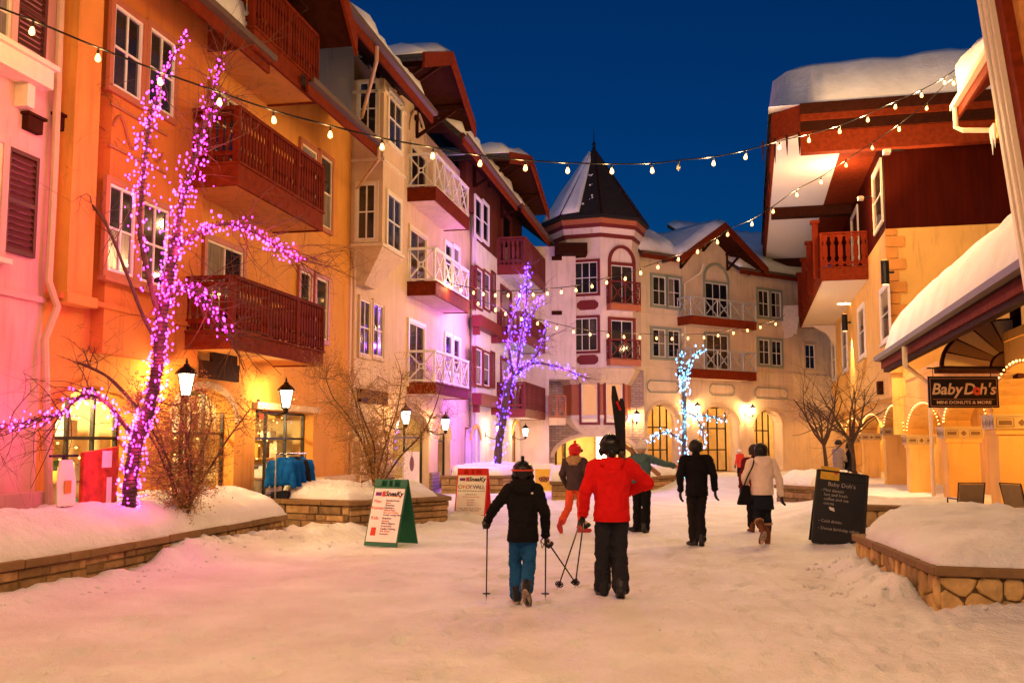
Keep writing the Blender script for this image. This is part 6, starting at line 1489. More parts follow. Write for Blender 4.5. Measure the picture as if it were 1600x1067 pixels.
    if hw:
        kind, m_ = hw[0], hw[1]
        if kind == 'helmet':
            c = MB(); c.ball(hd + V3(0, -.008, .035), .132, 3, (1, 1.1, .98)); cap(c, hd + sd * .118 + V3(0, -.02, -.03), hd + sd * .11 + V3(0, -.02, -.07), .03, .022); cap(c, hd - sd * .118 + V3(0, -.02, -.03), hd - sd * .11 + V3(0, -.02, -.07), .03, .022)
            cap(c, hd - lk * .09 + V3(0, 0, -.05), hd - lk * .088 + V3(0, 0, -.06), .055, .05)
            h_ = skin_over('helmet', c, m_, t, .010, 2)
            st = MB(); n = 30
            st.tube([hd + V3(0, -.008, .045) + sd * .131 * math.cos(2 * math.pi * k / n) + lk * .143 * math.sin(2 * math.pi * k / n) for k in range(n + 1)], .012, 6); st.build('goggle_strap', hw[2], h_, local=True, smooth=True)
            gg = MB(); cap(gg, hd + lk * .118 - sd * .05 + V3(0, 0, .02), hd + lk * .118 + sd * .05 + V3(0, 0, .02), .038, .038); skin_over('goggles', gg, M_IRON, h_, .009, 2)
            if len(hw) > 3:
                cm = MB(); p = hd + V3(0, -.02, .165); cm.box(p.x - .02, p.x + .02, p.y - .03, p.y + .03, p.z - .01, p.z + .055); cm.bar(p + V3(0, -.1, -.045), p + V3(0, -.13, -.12), .022, .03); cm.build('helmet_mount', hw[3], h_, local=True, bevel=.006)
        elif kind == 'hair':
            c = MB(); c.ball(hd + V3(0, -.018, .03), .118, 2, (1.04, 1, 1.08)); L = hw[2]
            for a in range(-4, 5):
                an = a * .36; d = -lk * math.cos(an) + sd * math.sin(an); cap(c, hd + d * .075 + V3(0, 0, .03), hd + d * .09 + V3(0, 0, .0 - L), .05, .03)
            skin_over('hair', c, m_, t, .010, 3, fold=.012)
        elif kind == 'hat':
            c = MB(); c.ball(hd + V3(0, 0, .055), .116, 2, (1, 1.03, .95)); h_ = skin_over('hat', c, m_, t, .010, 3, fold=.006)
            bb = MB(); n = 24; bb.tube([hd + V3(0, 0, .03) + sd * .108 * math.cos(2 * math.pi * k / n) + lk * .112 * math.sin(2 * math.pi * k / n) for k in range(n + 1)], .02, 8); bb.build('hat_brim', m_, h_, local=True, smooth=True)
            if len(hw) > 2:
                pm = MB(); pm.ball(hd + V3(0, 0, .18), .035, 2); pm.build('pompom', hw[2], h_, local=True)
    return t
def wpos(t, p):
    m = Matrix.Translation(t.location) @ t.rotation_euler.to_matrix().to_4x4() @ Matrix.Diagonal((*t.scale, 1)); return m @ Vector(p)
C_BLACK = cloth('black_cloth', (.010, .009, .010)); C_RED = cloth('red_jacket', (.62, .012, .012)); C_BLUE = cloth('blue_trousers', (.015, .085, .22)); C_CHAR = cloth('charcoal_trousers', (.022, .021, .026))
C_CORAL = cloth('coral_trousers', (.68, .085, .03)); C_QUILT = cloth('brown_quilt', (.06, .038, .04), .9); C_TEAL = cloth('teal_jacket', (.07, .13, .13)); C_CREAM = cloth('cream_coat', (.78, .62, .48)); C_NAVY = cloth('dark_tunic', (.014, .017, .024))
C_GLOVE = mat('black_glove', (.012, .011, .011), .5, var=.2, scale=20); C_BOOT = mat('ski_boot', (.02, .02, .024), .35, var=.2); C_HELM = mat('black_helmet', (.012, .011, .012), .22, var=.1); C_REDH = mat('red_helmet', (.55, .015, .015), .28, var=.1)
C_UGG = cloth('brown_suede', (.16, .06, .028)); C_FUR = mat('fur_trim', (.38, .22, .10), .95, var=.4, scale=40, bump=1.0, bscale=60); C_HAIRB = mat('black_hair', (.008, .006, .006), .45, var=.3, scale=30, stretch=(6, 6, .6)); C_HAIRD = mat('brown_hair', (.03, .017, .01), .5, var=.3, scale=30)
C_GREYC = cloth('grey_coat', (.20, .16, .15)); C_MAROON = cloth('maroon_jacket', (.11, .012, .014)); C_SOLE = mat('pale_sole', (.30, .24, .18), .8, var=.6, scale=25); C_ORSTRAP = mat('orange_strap', (.55, .06, .03), .6)
C_REDSHOE = mat('red_shoe', (.45, .03, .03), .5); C_WHITE = cloth('white_knit', (.7, .62, .55))
kid = person('child in black jacket and blue trousers walking away with ski poles', 817, 944, 0, 1.56, dict(shL=(-.17, 0, 1.38), shR=(.17, 0, 1.38), chest=(0, .02, 1.22), neck=(0, .03, 1.43), head=(0, .06, 1.57), elL=(-.34, .05, 1.17), wrL=(-.43, .22, 1.0), hdL=(-.35, .6, -.35), acL=(.2, .2, 1), curlL=1.5,
    elR=(.27, -.05, 1.10), wrR=(.28, .10, .82), hdR=(.05, .35, -.9), curlR=1.4, ankL=(-.075, .16, .10), toeL=(-.10, .33, .04), kneeL=(-.09, .16, .49), kneeR=(.075, .04, .46), ankR=(.04, -.26, .21), toeR=(.06, -.22, .04)),
    dict(jacket=dict(m=C_BLACK, hem=.76, hood=1.15, fat=1.02), trousers=dict(m=C_BLUE, fat=1.02, cuff=.085, cut=.04), boots=dict(m=C_BOOT, s=1.25, h=.17, sole=C_SOLE), gloves=C_GLOVE, head=('helmet', C_HELM, C_ORSTRAP, C_HELM)))
lg = MB(); lg.prism([V3(.10, -.165, 1.335), V3(.125, -.165, 1.335), V3(.125, -.163, 1.355), V3(.10, -.163, 1.355)], (0, -.006, 0)); lg.build('logo_patch', C_WHITE, kid, local=True)
man = person('man in bright red ski jacket carrying skis on his shoulder', 957, 932, 3, 1.80, dict(elL=(-.29, -.02, 1.16), wrL=(-.31, .08, .90), hdL=(-.05, .2, -1), curlL=1.4, shR=(.195, 0, 1.44), elR=(.42, .06, 1.24), wrR=(.24, .34, 1.13), hdR=(-.75, .4, .2), acR=(.1, .3, 1), curlR=1.3,
    kneeL=(-.10, .04, .5), ankL=(-.10, .06, .10), toeL=(-.13, .22, .04), kneeR=(.09, .02, .5), ankR=(.075, -.10, .11), toeR=(.09, .06, .035), look=(.0, 1, 0)),
    dict(jacket=dict(m=C_RED, hem=.83, fat=1.10, arm=1.06, hood=.85), trousers=dict(m=C_CHAR, fat=1.06, cuff=.092, cut=.03), boots=dict(m=C_BOOT, s=1.3, h=.2), gloves=C_GLOVE, head=('helmet', C_HELM, M_IRON)))
wom = person('woman in red helmet, brown quilted jacket and coral trousers', 899, 832, -22, 1.68, dict(kneeL=(-.13, -.04, .50), ankL=(-.19, -.34, .20), toeL=(-.21, -.28, .04), kneeR=(.08, .12, .50), ankR=(.08, .13, .10), elL=(-.26, -.06, 1.17), wrL=(-.26, .12, 1.0), elR=(.26, -.02, 1.17), wrR=(.2, .2, 1.08), look=(.55, .8, -.05)),
    dict(jacket=dict(m=C_QUILT, hem=.86, hood=1.1, hoodm=C_FUR, fat=.98), trousers=dict(m=C_CORAL, fat=.95, cut=.1), boots=dict(m=C_REDSHOE, s=1.0, h=.08, sole=C_REDSHOE), gloves=C_GLOVE, head=('helmet', C_REDH, C_REDH, C_REDH)))
teal = person('person in teal jacket and black trousers carrying pale skis', 1003, 832, -12, 1.72, dict(elR=(.40, .10, 1.36), wrR=(.62, .28, 1.30), hdR=(.8, .4, -.2), shR=(.19, 0, 1.44), elL=(-.28, .05, 1.2), wrL=(-.10, .25, 1.38), hdL=(.3, .6, .3), kneeL=(-.09, .1, .5), ankL=(-.09, .12, .1), kneeR=(.09, .0, .48), ankR=(.07, -.12, .12), look=(.4, .9, 0)),
    dict(jacket=dict(m=C_TEAL, hem=.84, hood=1.1, fat=1.0), trousers=dict(m=C_BLACK, fat=1.08, cuff=.09, cut=.03), boots=dict(m=C_BOOT, s=1.25, h=.18), gloves=C_REDSHOE, head=('hat', C_WHITE, C_WHITE)))
blk = person('man dressed all in black walking alone with arms swung out', 1090, 852, 0, 1.76, dict(shL=(-.20, 0, 1.44), shR=(.20, 0, 1.44), elL=(-.285, -.06, 1.18), wrL=(-.26, .08, .93), hdL=(-.02, .15, -1), elR=(.29, -.04, 1.18), wrR=(.33, .10, .94), hdR=(.1, .2, -1), kneeL=(-.07, .05, .5), ankL=(-.06, .0, .1), kneeR=(.06, .02, .5), ankR=(.05, -.10, .12), toeR=(.08, .06, .03), look=(.15, 1, 0)),
    dict(jacket=dict(m=C_BLACK, hem=.84, fat=1.04, arm=1.02), trousers=dict(m=cloth('black_trousers', (.014, .012, .012)), fat=1.0, cuff=.085, cut=.03), boots=dict(m=C_BOOT, s=1.08, h=.12), gloves=C_GLOVE, head=('hair', C_HAIRB, .03)))
wht = person('woman in cream hooded coat with shoulder bag and brown fur boots', 1193, 851, 4, 1.70, dict(elL=(-.30, .02, 1.17), wrL=(-.22, .2, 1.02), elR=(.31, .0, 1.15), wrR=(.36, .06, .88), hdR=(.12, .1, -1), kneeL=(-.085, .06, .49), ankL=(-.09, -.24, .24), toeL=(-.10, -.24, .06), kneeR=(.10, .06, .5), ankR=(.10, .08, .1), toeR=(.15, .22, .035)),
    dict(jacket=dict(m=C_CREAM, hem=.88, hood=1.2, fat=1.1, arm=1.08), skirt=(.62, C_NAVY), trousers=dict(m=C_NAVY, fat=.86, cut=.35), boots=dict(m=C_UGG, s=1.15, h=.24, sole=C_SOLE, trim=C_FUR), gloves=C_GLOVE, head=('hair', C_HAIRB, .10)))
mar = person('person in maroon jacket mostly hidden behind the cream coat', 1182, 832, 0, 1.68, {}, dict(jacket=dict(m=C_MAROON, hem=.82, fat=1.05), trousers=dict(m=C_BLACK), boots=dict(m=C_UGG, s=1.1, h=.2), gloves=C_GLOVE, head=('hair', C_HAIRD, .05)))
fred = person('child in red coat far away before the arcade', 1157, 752, 25, 1.40, {}, dict(jacket=dict(m=cloth('coral_coat', (.62, .05, .03)), hem=.78, hood=1.0, fat=1.05), trousers=dict(m=C_BLACK), boots=dict(m=C_BOOT, s=1.0, h=.1), gloves=C_GLOVE, head=('hat', C_WHITE)))
gry = person('person in grey coat standing by the arcade between the bare trees', 1312, 776, -70, 1.78, dict(elL=(-.24, .06, 1.17), wrL=(-.12, .24, 1.1), elR=(.24, .06, 1.17), wrR=(.12, .24, 1.1)), dict(jacket=dict(m=C_GREYC, hem=.74, fat=1.05), trousers=dict(m=C_BLACK), boots=dict(m=C_BOOT, h=.1), gloves=C_GLOVE, head=('hat', C_CHAR)))
drk = person('person in dark coat facing the grey coat by the arcade', 1329, 776, 80, 1.70, {}, dict(jacket=dict(m=C_BLACK, hem=.72, fat=1.05), trousers=dict(m=C_BLACK), boots=dict(m=C_BOOT, h=.1), gloves=C_GLOVE, head=('hair', C_HAIRD, .06)))
# ------------------------------------------------------------------ what they carry
M_SHAFT = mat('pole_shaft', (.012, .01, .01), .3, metal=.3)
def ski_pole(label, top, tip):
    top, tip = Vector(top), Vector(tip); d = (tip - top).normalized(); t = thing('ski_pole', label, 'ski pole', tip, 'ski poles')
    mb = MB(); mb.tube([top, tip - d * .05], [.0095, .007], 8); mb.build('shaft', M_SHAFT, t, smooth=True)
    mb = MB(); mb.tube([top - d * .02, top + d * .03, top + d * .08, top + d * .12], [.019, .015, .018, .012], 10); g = mb.build('grip', C_GLOVE, t, smooth=True)
    st = MB(); e = d.orthogonal().normalized(); st.tube([top, top + e * .07 + d * .05, top + e * .05 + d * .13, top + d * .05], .006, 5); st.build('strap', C_GLOVE, g)
    bk = MB(); c = tip - d * .085; e2 = d.cross(e)
    for k in range(8):
        a = 2 * math.pi * k / 8; bk.bar(c, c + (e * math.cos(a) + e2 * math.sin(a)) * .038, .012, .006, up=d)
    bk.tube([c + (e * math.cos(2 * math.pi * k / 12) + e2 * math.sin(2 * math.pi * k / 12)) * .04 for k in range(13)], .006, 5); bk.build('basket', C_GLOVE, t)
    tp = MB(); tp.tube([tip - d * .05, tip], [.006, .002], 6); tp.build('tip', mat('steel', (.4, .4, .4), .3, metal=1), t)
def toward(t, jp, px, py, off=0.0):   # ground spot seen at a pixel
    return ground(px, py, .0)
hL = wpos(kid, (-.44, .285, .955)); hR = wpos(kid, (.285, .14, .73)); mL = wpos(man, (-.315, .10, .80))
ski_pole('straight ski pole in the left hand of the black jacketed child', hL + V3(0, 0, .06), V3(hL.x, hL.y - .05, .0))
e = ground(851, 938); ski_pole('upright ski pole in the right hand of the black jacketed child', hR + V3(0, 0, .07), V3(hR.x - .01, hR.y + .02, .01))
ski_pole('slanted ski pole reaching from the child towards the red jacketed man', hR + V3(-.03, .02, .07), dep(904, 917, 10.9))
ski_pole('ski pole of the red jacketed man that slants farthest out', mL + V3(0, -.02, .08), dep(871, 921, 10.6)); ski_pole('steeper ski pole in the hand of the red jacketed man', mL + V3(.02, .02, .08), dep(898, 919, 10.8))
def skis(name, label, tip, tail, mtop, wdt=.085, stripe=None, side=None, splay=0.0):
    tip, tail = Vector(tip), Vector(tail); d = (tail - tip).normalized(); L = (tail - tip).length; t = thing('skis', label, 'skis', tail)
    sd = side or d.cross(V3(0, 1, 0)).normalized(); nn = d.cross(sd).normalized()
    for q in (-1, 1):
        mb = MB(); N = 14; V = []
        for k in range(N + 1):
            u = k / N; w = wdt * (.62 + .38 * abs(2 * u - 1) ** 1.2) * (min(1, .45 + u * 7)); c = tip + d * L * (u + .02 * (q + 1) * (splay > 0)) + nn * q * (.016 + .055 * max(0, .13 - u) / .13 * 1.0) + sd * q * splay * (.9 - 1.1 * u)
            V += [c - sd * w / 2 - nn * .007, c + sd * w / 2 - nn * .007, c + sd * w / 2 + nn * .007, c - sd * w / 2 + nn * .007]
        Fs = [(0, 3, 2, 1), (4 * N, 4 * N + 1, 4 * N + 2, 4 * N + 3)] + [(4 * k + a, 4 * k + (a + 1) % 4, 4 * k + 4 + (a + 1) % 4, 4 * k + 4 + a) for k in range(N) for a in range(4)]
        mb.add(V, Fs); s = mb.build('ski', mtop, t)
        if stripe: g = MB(); c = tip + d * L * .06 + nn * q * (.016 + .04); g.bar(c - sd * .02 + nn * q * .012, c + d * .12 + sd * .015 + nn * q * .006, .022, .006, up=nn); g.build('graphic', stripe, s)
        for u in (.46, .6):
            bd = MB(); c = tip + d * L * u + nn * q * .045; bd.bar(c - d * .05, c + d * .06, .06, .04, up=nn); bd.bar(c + d * .02, c + d * .05, .075, .085, up=nn); bd.build('binding', mat('binding', (.10, .07, .05), .35, metal=.4), s, bevel=.006)
    return t
skis('skis', 'black skis with red tips over the shoulder of the red jacketed man', wpos(man, (.0, -.50, 2.26)), wpos(man, (.25, .55, .78)), mat('black_ski', (.012, .01, .012), .25), stripe=C_RED, side=RGT.copy(), wdt=.088, splay=.04)
skis('skis', 'pale wooden toned skis over the shoulder of the teal jacket', wpos(teal, (-.45, -.35, 1.85)), wpos(teal, (.32, .65, 1.10)), mat('pale_ski', (.45, .22, .14), .35), side=V3(.3, .3, 1).normalized())
bg_ = thing('shoulder_bag', 'black shoulder bag hanging beside the cream coat', 'bag', wpos(wht, (-.33, -.05, .75)))
mb = MB(); P = lambda *a: wpos(wht, a)
mb.hexa([P(-.46, -.09, .70), P(-.20, -.09, .70), P(-.20, .05, .70), P(-.46, .05, .70), P(-.36, -.05, 1.04), P(-.23, -.05, 1.04), P(-.23, .02, 1.04), P(-.36, .02, 1.04)]); mb.build('bag_body', C_BLACK, bg_, bevel=.02)
mb = MB(); mb.tube(spline([P(-.34, -.03, 1.02), P(-.285, -.10, 1.2), P(-.20, -.13, 1.38), P(-.14, -.04, 1.54), P(-.15, .1, 1.48)], 4), .012, 6); mb.build('strap', C_BLACK, bg_)
# ------------------------------------------------------------------ signs and shop goods on the street
P_GRN = paint('green_board', (.012, .10, .055)); P_RED = paint('red_board', (.60, .025, .015)); P_POST = mat('poster_pink', (.80, .68, .64), .7, var=.05); P_POSTC = mat('poster_cream', (.78, .70, .58), .7, var=.05)
INK = mat('black_ink', (.015, .01, .015), .7); INKR = mat('red_ink', (.5, .04, .03), .7); INKO = mat('orange_ink', (.65, .22, .02), .7); INKP = mat('purple_ink', (.16, .02, .16), .7); INKB = mat('brown_ink', (.16, .05, .03), .7)
CHALK = mat('chalk', (.34, .30, .26), .9, var=.3)
def aboard(name, label, px, py, head, w, h, m, poster, spread=.34, handles=True):
    g = ground(px, py); t = thing(name, label, 'sign', (g.x, g.y, .0)); t.rotation_euler = (0, 0, YAW + R(head)); ORG[t] = V3(0, 0, 0)
    tilt = math.atan2(spread, h)
    def P(x, u, o): # u up the front panel, o out of it
        return V3(x, -spread + u * math.sin(tilt) - o * math.cos(tilt), u * math.cos(tilt) + o * math.sin(tilt) + .01)
    L = math.hypot(h, spread)
    def slab(x0, x1, u0, u1, o0, o1, mb):
        mb.hexa([P(x0, u0, o0), P(x1, u0, o0), P(x1, u0, o1), P(x0, u0, o1), P(x0, u1, o0), P(x1, u1, o0), P(x1, u1, o1), P(x0, u1, o1)])
    f = MB(); top = L * .89
    slab(-w / 2, w / 2, 0, top, -.02, .0, f)
    if handles:
        for a, b in ((-.5, -.28), (-.12, -.05), (.05, .12), (.28, .5)): slab(w * a, w * b, top + .001, L, -.02, -.001, f)
        slab(-w / 2, w / 2, L - .025, L + .001, -.021, .0, f)
    else: slab(-w / 2, w / 2, top + .001, L, -.02, 0, f)
    fp = f.build('front_panel', m, t, local=True, bevel=.004)
    b = MB(); b.hexa([(-w / 2, spread, .01), (w / 2, spread, .01), (w / 2, spread - .02, .01), (-w / 2, spread - .02, .01), (-w / 2, .022, h), (w / 2, .022, h), (w / 2, .003, h), (-w / 2, .003, h)]); b.build('back_panel', m, t, local=True)
    if poster:
        q = MB(); slab(-w * .46, w * .46, L * .06, L * .855, .001, .006, q); q.build('poster', poster, t, local=True)
    rot = (math.pi / 2 - tilt, 0, 0)
    return t, (lambda x, u, o=.008: P(x * w, u * L, o)), rot
rt_ = random.Random(3)
def lines(t, P, rot, us, x, m, size, words, align='LEFT'):
    for k, u in enumerate(us): text_mesh('lettering', words[k % len(words)], size, t, m[k % len(m)] if isinstance(m, list) else m, P(x, u), rot, align)
def logo(t, P, rot, w):
    text_mesh('lettering', 'SneaKy', .125 * w / .66, t, INK, P(.16, .775), rot, 'CENTER', shear=.15, bold=.004); 
    mb = MB(); a, b = P(-.02, .742, .007), P(.36, .742, .007); mb.bar(a, b, .012, .002, up=V3(0, -1, .3)); mb.build('underline', INKO, t, local=True)
    bk = MB(); q = [P(-.40, .745, .007), P(-.22, .745, .007), P(-.22, .80, .007), P(-.40, .80, .007)]; bk.prism(q, V3(0, -.003, .001)); bk.build('emblem', INKP, t, local=True)
    bk = MB(); q = [P(-.20, .735, .007), P(-.10, .735, .007), P(-.11, .82, .007), P(-.20, .81, .007)]; bk.prism(q, V3(0, -.003, .001)); bk.build('emblem', INKR, t, local=True)
t, P, rot = aboard('sandwich_board', 'green sandwich board with pink clothing list beside the stone planter', 611, 851, -26, .66, 1.10, P_GRN, P_POST)
logo(t, P, rot, .62)
lines(t, P, rot, (.66,), -.30, INKR, .085, ['Men'], 'CENTER'); lines(t, P, rot, (.56,), -.30, INKR, .085, ['Women'], 'CENTER'); lines(t, P, rot, (.41,), -.30, INKR, .085, ['Kids'], 'CENTER')
lines(t, P, rot, (.675, .64, .605), -.05, [INK, INKR, INK], .045, ['Hooded Coats', 'Shirts', 'Sleepwear'])
lines(t, P, rot, (.565, .53, .495, .46), -.07, [INK, INKR, INKO, INK], .045, ['Nightshirts', 'Flannel Pants', 'Bras and Undies', 'Comfy Lounge Pants'])
lines(t, P, rot, (.41, .37, .335, .295, .255, .22, .18), -.08, [INK, INKR, INK, INKB, INK, INKR, INKB], .045, ['Sleepwear', 'Onesies', 'Warm Slippers', 'Accessories', 'Quality Clothing', 'Soft Robes', 'Souvenirs'])
mb = MB(); mb.prism([P(-.36, .15), P(-.20, .15), P(-.21, .27), P(-.35, .27)], V3(0, -.003, .001)); mb.build('emblem', INKR, t, local=True)
t, P, rot = aboard('sandwich_board', 'red sandwich board with candy poster before the violet lit tree', 739, 808, -12, .74, 1.12, P_RED, P_POSTC)
logo(t, P, rot, .72)
for k, (ch, m_) in enumerate(zip('CANDY WALL', [INK, INKO, INKO, INKR, INKP, INK, INK, INKB, INK, INK])):
    if ch != ' ': text_mesh('lettering', ch, .13, t, m_, P(-.38 + .085 * k, .615), rot, 'CENTER')
lines(t, P, rot, (.54, .47, .42, .36, .31, .26, .19, .15), 0, [INK, INKB, INKR, INKB, INKR, INKB, INKB, INKB], .045, ['Bulk candy and treats for everyone', 'sweet and sour', 'by the scoop and bag', 'chocolate', 'gummies', 'liquorice', 'open daily until late evening', 'inside the village square'], 'CENTER')
# yellow board with a doughnut mark
t, P, rot = aboard('sandwich_board', 'white framed yellow sandwich board beyond the black jacketed child', 849, 768, 4, .72, .98, M_WHITE, None, handles=False)
mb = MB(); mb.hexa([P(-.42, .05, .002), P(.42, .05, .002), P(.42, .05, .006), P(-.42, .05, .006), P(-.42, .80, .002), P(.42, .80, .002), P(.42, .80, .006), P(-.42, .80, .006)]); mb.build('poster', mat('poster_yellow', (.62, .38, .04), .7), t, local=True)
for (x, u) in ((-.16, .45), (.0, .47), (.16, .45), (-.08, .40), (.08, .40)):
    mb = MB(); c = P(x, u, .012); mb.tube([c + V3(.05 * math.cos(a), 0, .05 * math.sin(a)) for a in [2 * math.pi * k / 12 for k in range(13)]], .024, 6); mb.build('doughnut_mark', INKB, t, local=True, smooth=True)
# chalkboard
t, P, rot = aboard('chalkboard', 'black chalkboard menu leaning before the low planter with a yellow card', 1306, 851, -10, .86, 1.22, mat('slate', (.010, .010, .011), .35, var=.3), None, spread=.2, handles=False)
t.rotation_euler = (R(0), R(7), YAW + R(-10))
fr = MB(); 
for (a, b) in (((-.5, 0), (-.5, 1)), ((.5, 0), (.5, 1)), ((-.5, 1), (.5, 1)), ((-.5, .0), (.5, .0))): fr.bar(P(a[0] * .96, a[1], .006), P(b[0] * .96, b[1], .006), .04, .03)
fr.build('frame', P_BLACK, t, local=True)
lines(t, P, rot, (.82,), 0, CHALK, .10, ['Baby Doh\'s'], 'CENTER'); lines(t, P, rot, (.735, .675, .615, .555, .31, .21), -.42, CHALK, .072, [' - Mini donuts', '    hot and fresh', '    coffee and tea', '    cocoa', ' - Cold drinks', ' - Donut birthday cakes'])
mb = MB(); c = P(.30, 1.02, -.01); mb.tube([P(.10, .985, -.01), P(.11, 1.04, -.01), P(.27, 1.04, -.01), P(.28, .985, -.01)], .014, 6); mb.build('handle', P_BLACK, t, local=True)
mb = MB(); mb.hexa([P(-.42, .88, .012), P(-.06, .88, .012), P(-.06, .88, .02), P(-.42, .88, .02), P(-.42, 1.06, .012), P(-.06, 1.06, .012), P(-.06, 1.06, .02), P(-.42, 1.06, .02)]); mb.build('yellow_card', mat('card_yellow', (.60, .36, .03), .6), t, local=True)
mb = MB(); hx = [(-.17, .965), (-.13, .985), (-.09, .965), (-.09, .995), (-.11, 1.02), (-.13, 1.005), (-.15, 1.02), (-.17, .995)]; mb.prism([P(x, 2 * .985 - u if False else u, .021) for x, u in [(-.13, .955), (-.085, .99), (-.095, 1.02), (-.13, 1.005), (-.165, 1.02), (-.175, .99)]], V3(0, -.003, 0)); mb.build('heart', INKR, t, local=True)
for a, b in (((-.38, .93), (-.30, .90)), ((-.38, 1.02), (-.31, .99)), ((-.20, .93), (-.13, .90))): mb = MB(); mb.bar(P(*a, .022), P(*b, .022), .012, .003); mb.build('lettering', INK, t, local=True)
mb = MB(); mb.prism([P(-.20, .47, .009), P(-.10, .45, .009), P(-.12, .50, .009), P(-.22, .51, .009)], V3(0, -.002, 0)); mb.build('lettering', mat('chalk_white', (.7, .62, .55), .9), t, local=True)
# hanging shop sign
FSg = face_between(dep(1445, 690, 20.2), dep(1565, 690, 20.2)); FSg.O.z = 0
a = FSg.rect(1450, 1560, 588, 637); cz = (a[2] + a[3]) / 2; cs_ = (a[0] + a[1]) / 2; w, h = a[1] - a[0], a[3] - a[2]
t = thing('hanging_sign', 'black hanging doughnut shop sign with cream lettering under the snowy eave', 'sign', FSg.P(cs_, cz)); t.rotation_euler = (0, 0, math.atan2(FSg.u.y, FSg.u.x)); ORG[t] = V3(0, 0, 0)
mb = MB(); mb.box(-w / 2, w / 2, -.02, .02, -h / 2, h / 2); mb.build('board', mat('sign_black', (.012, .008, .007), .45), t, local=True, bevel=.006)
bd = MB()
for x0, x1, z0, z1 in ((-.475, .475, -.455, -.435), (-.475, .475, .42, .44), (-.475, -.468, -.434, .419), (.468, .475, -.434, .419), (-.44, .44, -.235, -.222)): bd.box(w * x0, w * x1, -.024, -.0205, h * z0, h * z1)
bd.build('border', mat('gilt', (.45, .20, .10), .5), t, local=True)
CRM = mat('sign_cream', (.75, .52, .28), .6); ro = (math.pi / 2, 0, 0)
text_mesh('lettering', 'Baby', h * .50, t, CRM, (-w * .245, -.022, h * .08), ro, 'CENTER', shear=.22, bold=.006); text_mesh('lettering', 'D', h * .50, t, CRM, (w * .075, -.022, h * .08), ro, 'CENTER', shear=.22, bold=.006); text_mesh('lettering', "h's", h * .50, t, CRM, (w * .335, -.022, h * .08), ro, 'CENTER', shear=.22, bold=.006)
dn = MB(); c = V3(w * .185, -.028, h * .03); r_ = h * .085
dn.tube([c + V3(r_ * math.cos(q), 0, r_ * math.sin(q)) for q in [2 * math.pi * k / 16 for k in range(17)]], h * .05, 8); dn.build('doughnut_letter', mat('doughnut_red', (.62, .08, .025), .5), t, local=True, smooth=True)
text_mesh('lettering', 'MINI DONUTS & MORE', h * .135, t, CRM, (0, -.022, -h * .335), ro, 'CENTER', bold=.002).scale = (1.25, 1, 1)
ch = MB()
for x in (-w * .42, w * .40): ch.tube([V3(x, 0, h / 2), V3(x, 0, h / 2 + .16)], .008, 5)
ch.bar(V3(-w * .5, 0, h / 2 + .165), V3(w * .62, 0, h / 2 + .165), .03); ch.build('hanger', M_IRON, t, local=True)
# ------------------------------------------------------------------ goods set out before the shops
t = thing('clothes_rail', 'clothes rail hung with bright blue jackets under the lantern', 'clothes rail', FL.P(sl(450, 740, .8), .55, .8)); s0, s1 = sl(434, 740, .8), sl(474, 740, .8); zr = zl(450, 712, .8)
mb = MB(); mb.tube([FL.P(s0 - .1, .55, .8), FL.P(s0 - .1, zr + .04, .8), FL.P(s1 + .1, zr + .04, .8), FL.P(s1 + .1, .55, .8)], .018, 6); mb.build('rail', mat('chrome', (.5, .5, .5), .2, metal=1), t)
BJ = cloth('bright_blue_shell', (.006, .10, .40), .8); BK = cloth('dark_shell', (.02, .02, .03), .8)
for k in range(5):
    s_ = s0 + (s1 - s0) * (k + .5) / 5; mb = MB(); L = .56
    cc = FL.P(s_, zr - .02, .8); dx = FL.n
    ell(mb, [(cc - V3(0, 0, L), .24, .12), (cc - V3(0, 0, L * .5), .32, .14), (cc - V3(0, 0, .16), .30, .12), (cc - V3(0, 0, .05), .12, .05), (cc, .05, .04)], 14)
    for sg in (-1, 1): cap(mb, cc + dx * sg * .2 - V3(0, 0, .13), cc + dx * sg * .30 - V3(0, 0, .58), .075, .055)
    o = skin_over('jacket', mb, BK if k == 3 else BJ, t, .022, 4, fold=.03)
    o.data.transform(Matrix.Translation(-ORG[t])); o.data.update()
mb = MB(); mb.fbox(FL, s0 + .1, s1 - .1, .55, zr - .72, .62, .98); mb.build('dark_trousers', BK, t)
t = thing('display_stand', 'red painted display board beside the magenta lit trunk', 'display', FL.P(sl(150, 740, .7), .45, .7)); a = FL.rect(124, 178, 700, 800, .7)
mb = MB(); mb.prism([FL.P(a[0], .4, .7), FL.P(a[1], .4, .7), FL.P(a[1], a[3] + .02, .7), FL.P(a[0], a[3] - .06, .7)], FL.n * .06); mb.build('panel', mat('red_display', (.48, .05, .015), .6, var=.6, scale=7), t)
mb = MB(); mb.fbox(FL, a[0] + .42, a[1] - .18, a[3] - .28, a[3] - .04, .762, .77); mb.fbox(FL, a[1] - .28, a[1] - .16, a[3] - 1.1, a[3] - .42, .762, .77); mb.build('paper', P_POSTC, t)
t = thing('apron_rack', 'small rack with a pale printed apron left of the red display board', 'rack', FL.P(sl(98, 740, .7), .45, .7)); s_ = sl(99, 740, .7)
mb = MB(); mb.tube([FL.P(s_, .35, .7), FL.P(s_, zl(99, 712, .7), .7)], .02, 6); mb.bar(FL.P(s_ - .3, zl(99, 712, .7), .7), FL.P(s_ + .3, zl(99, 712, .7), .7), .03); mb.build('stand', M_IRON, t)
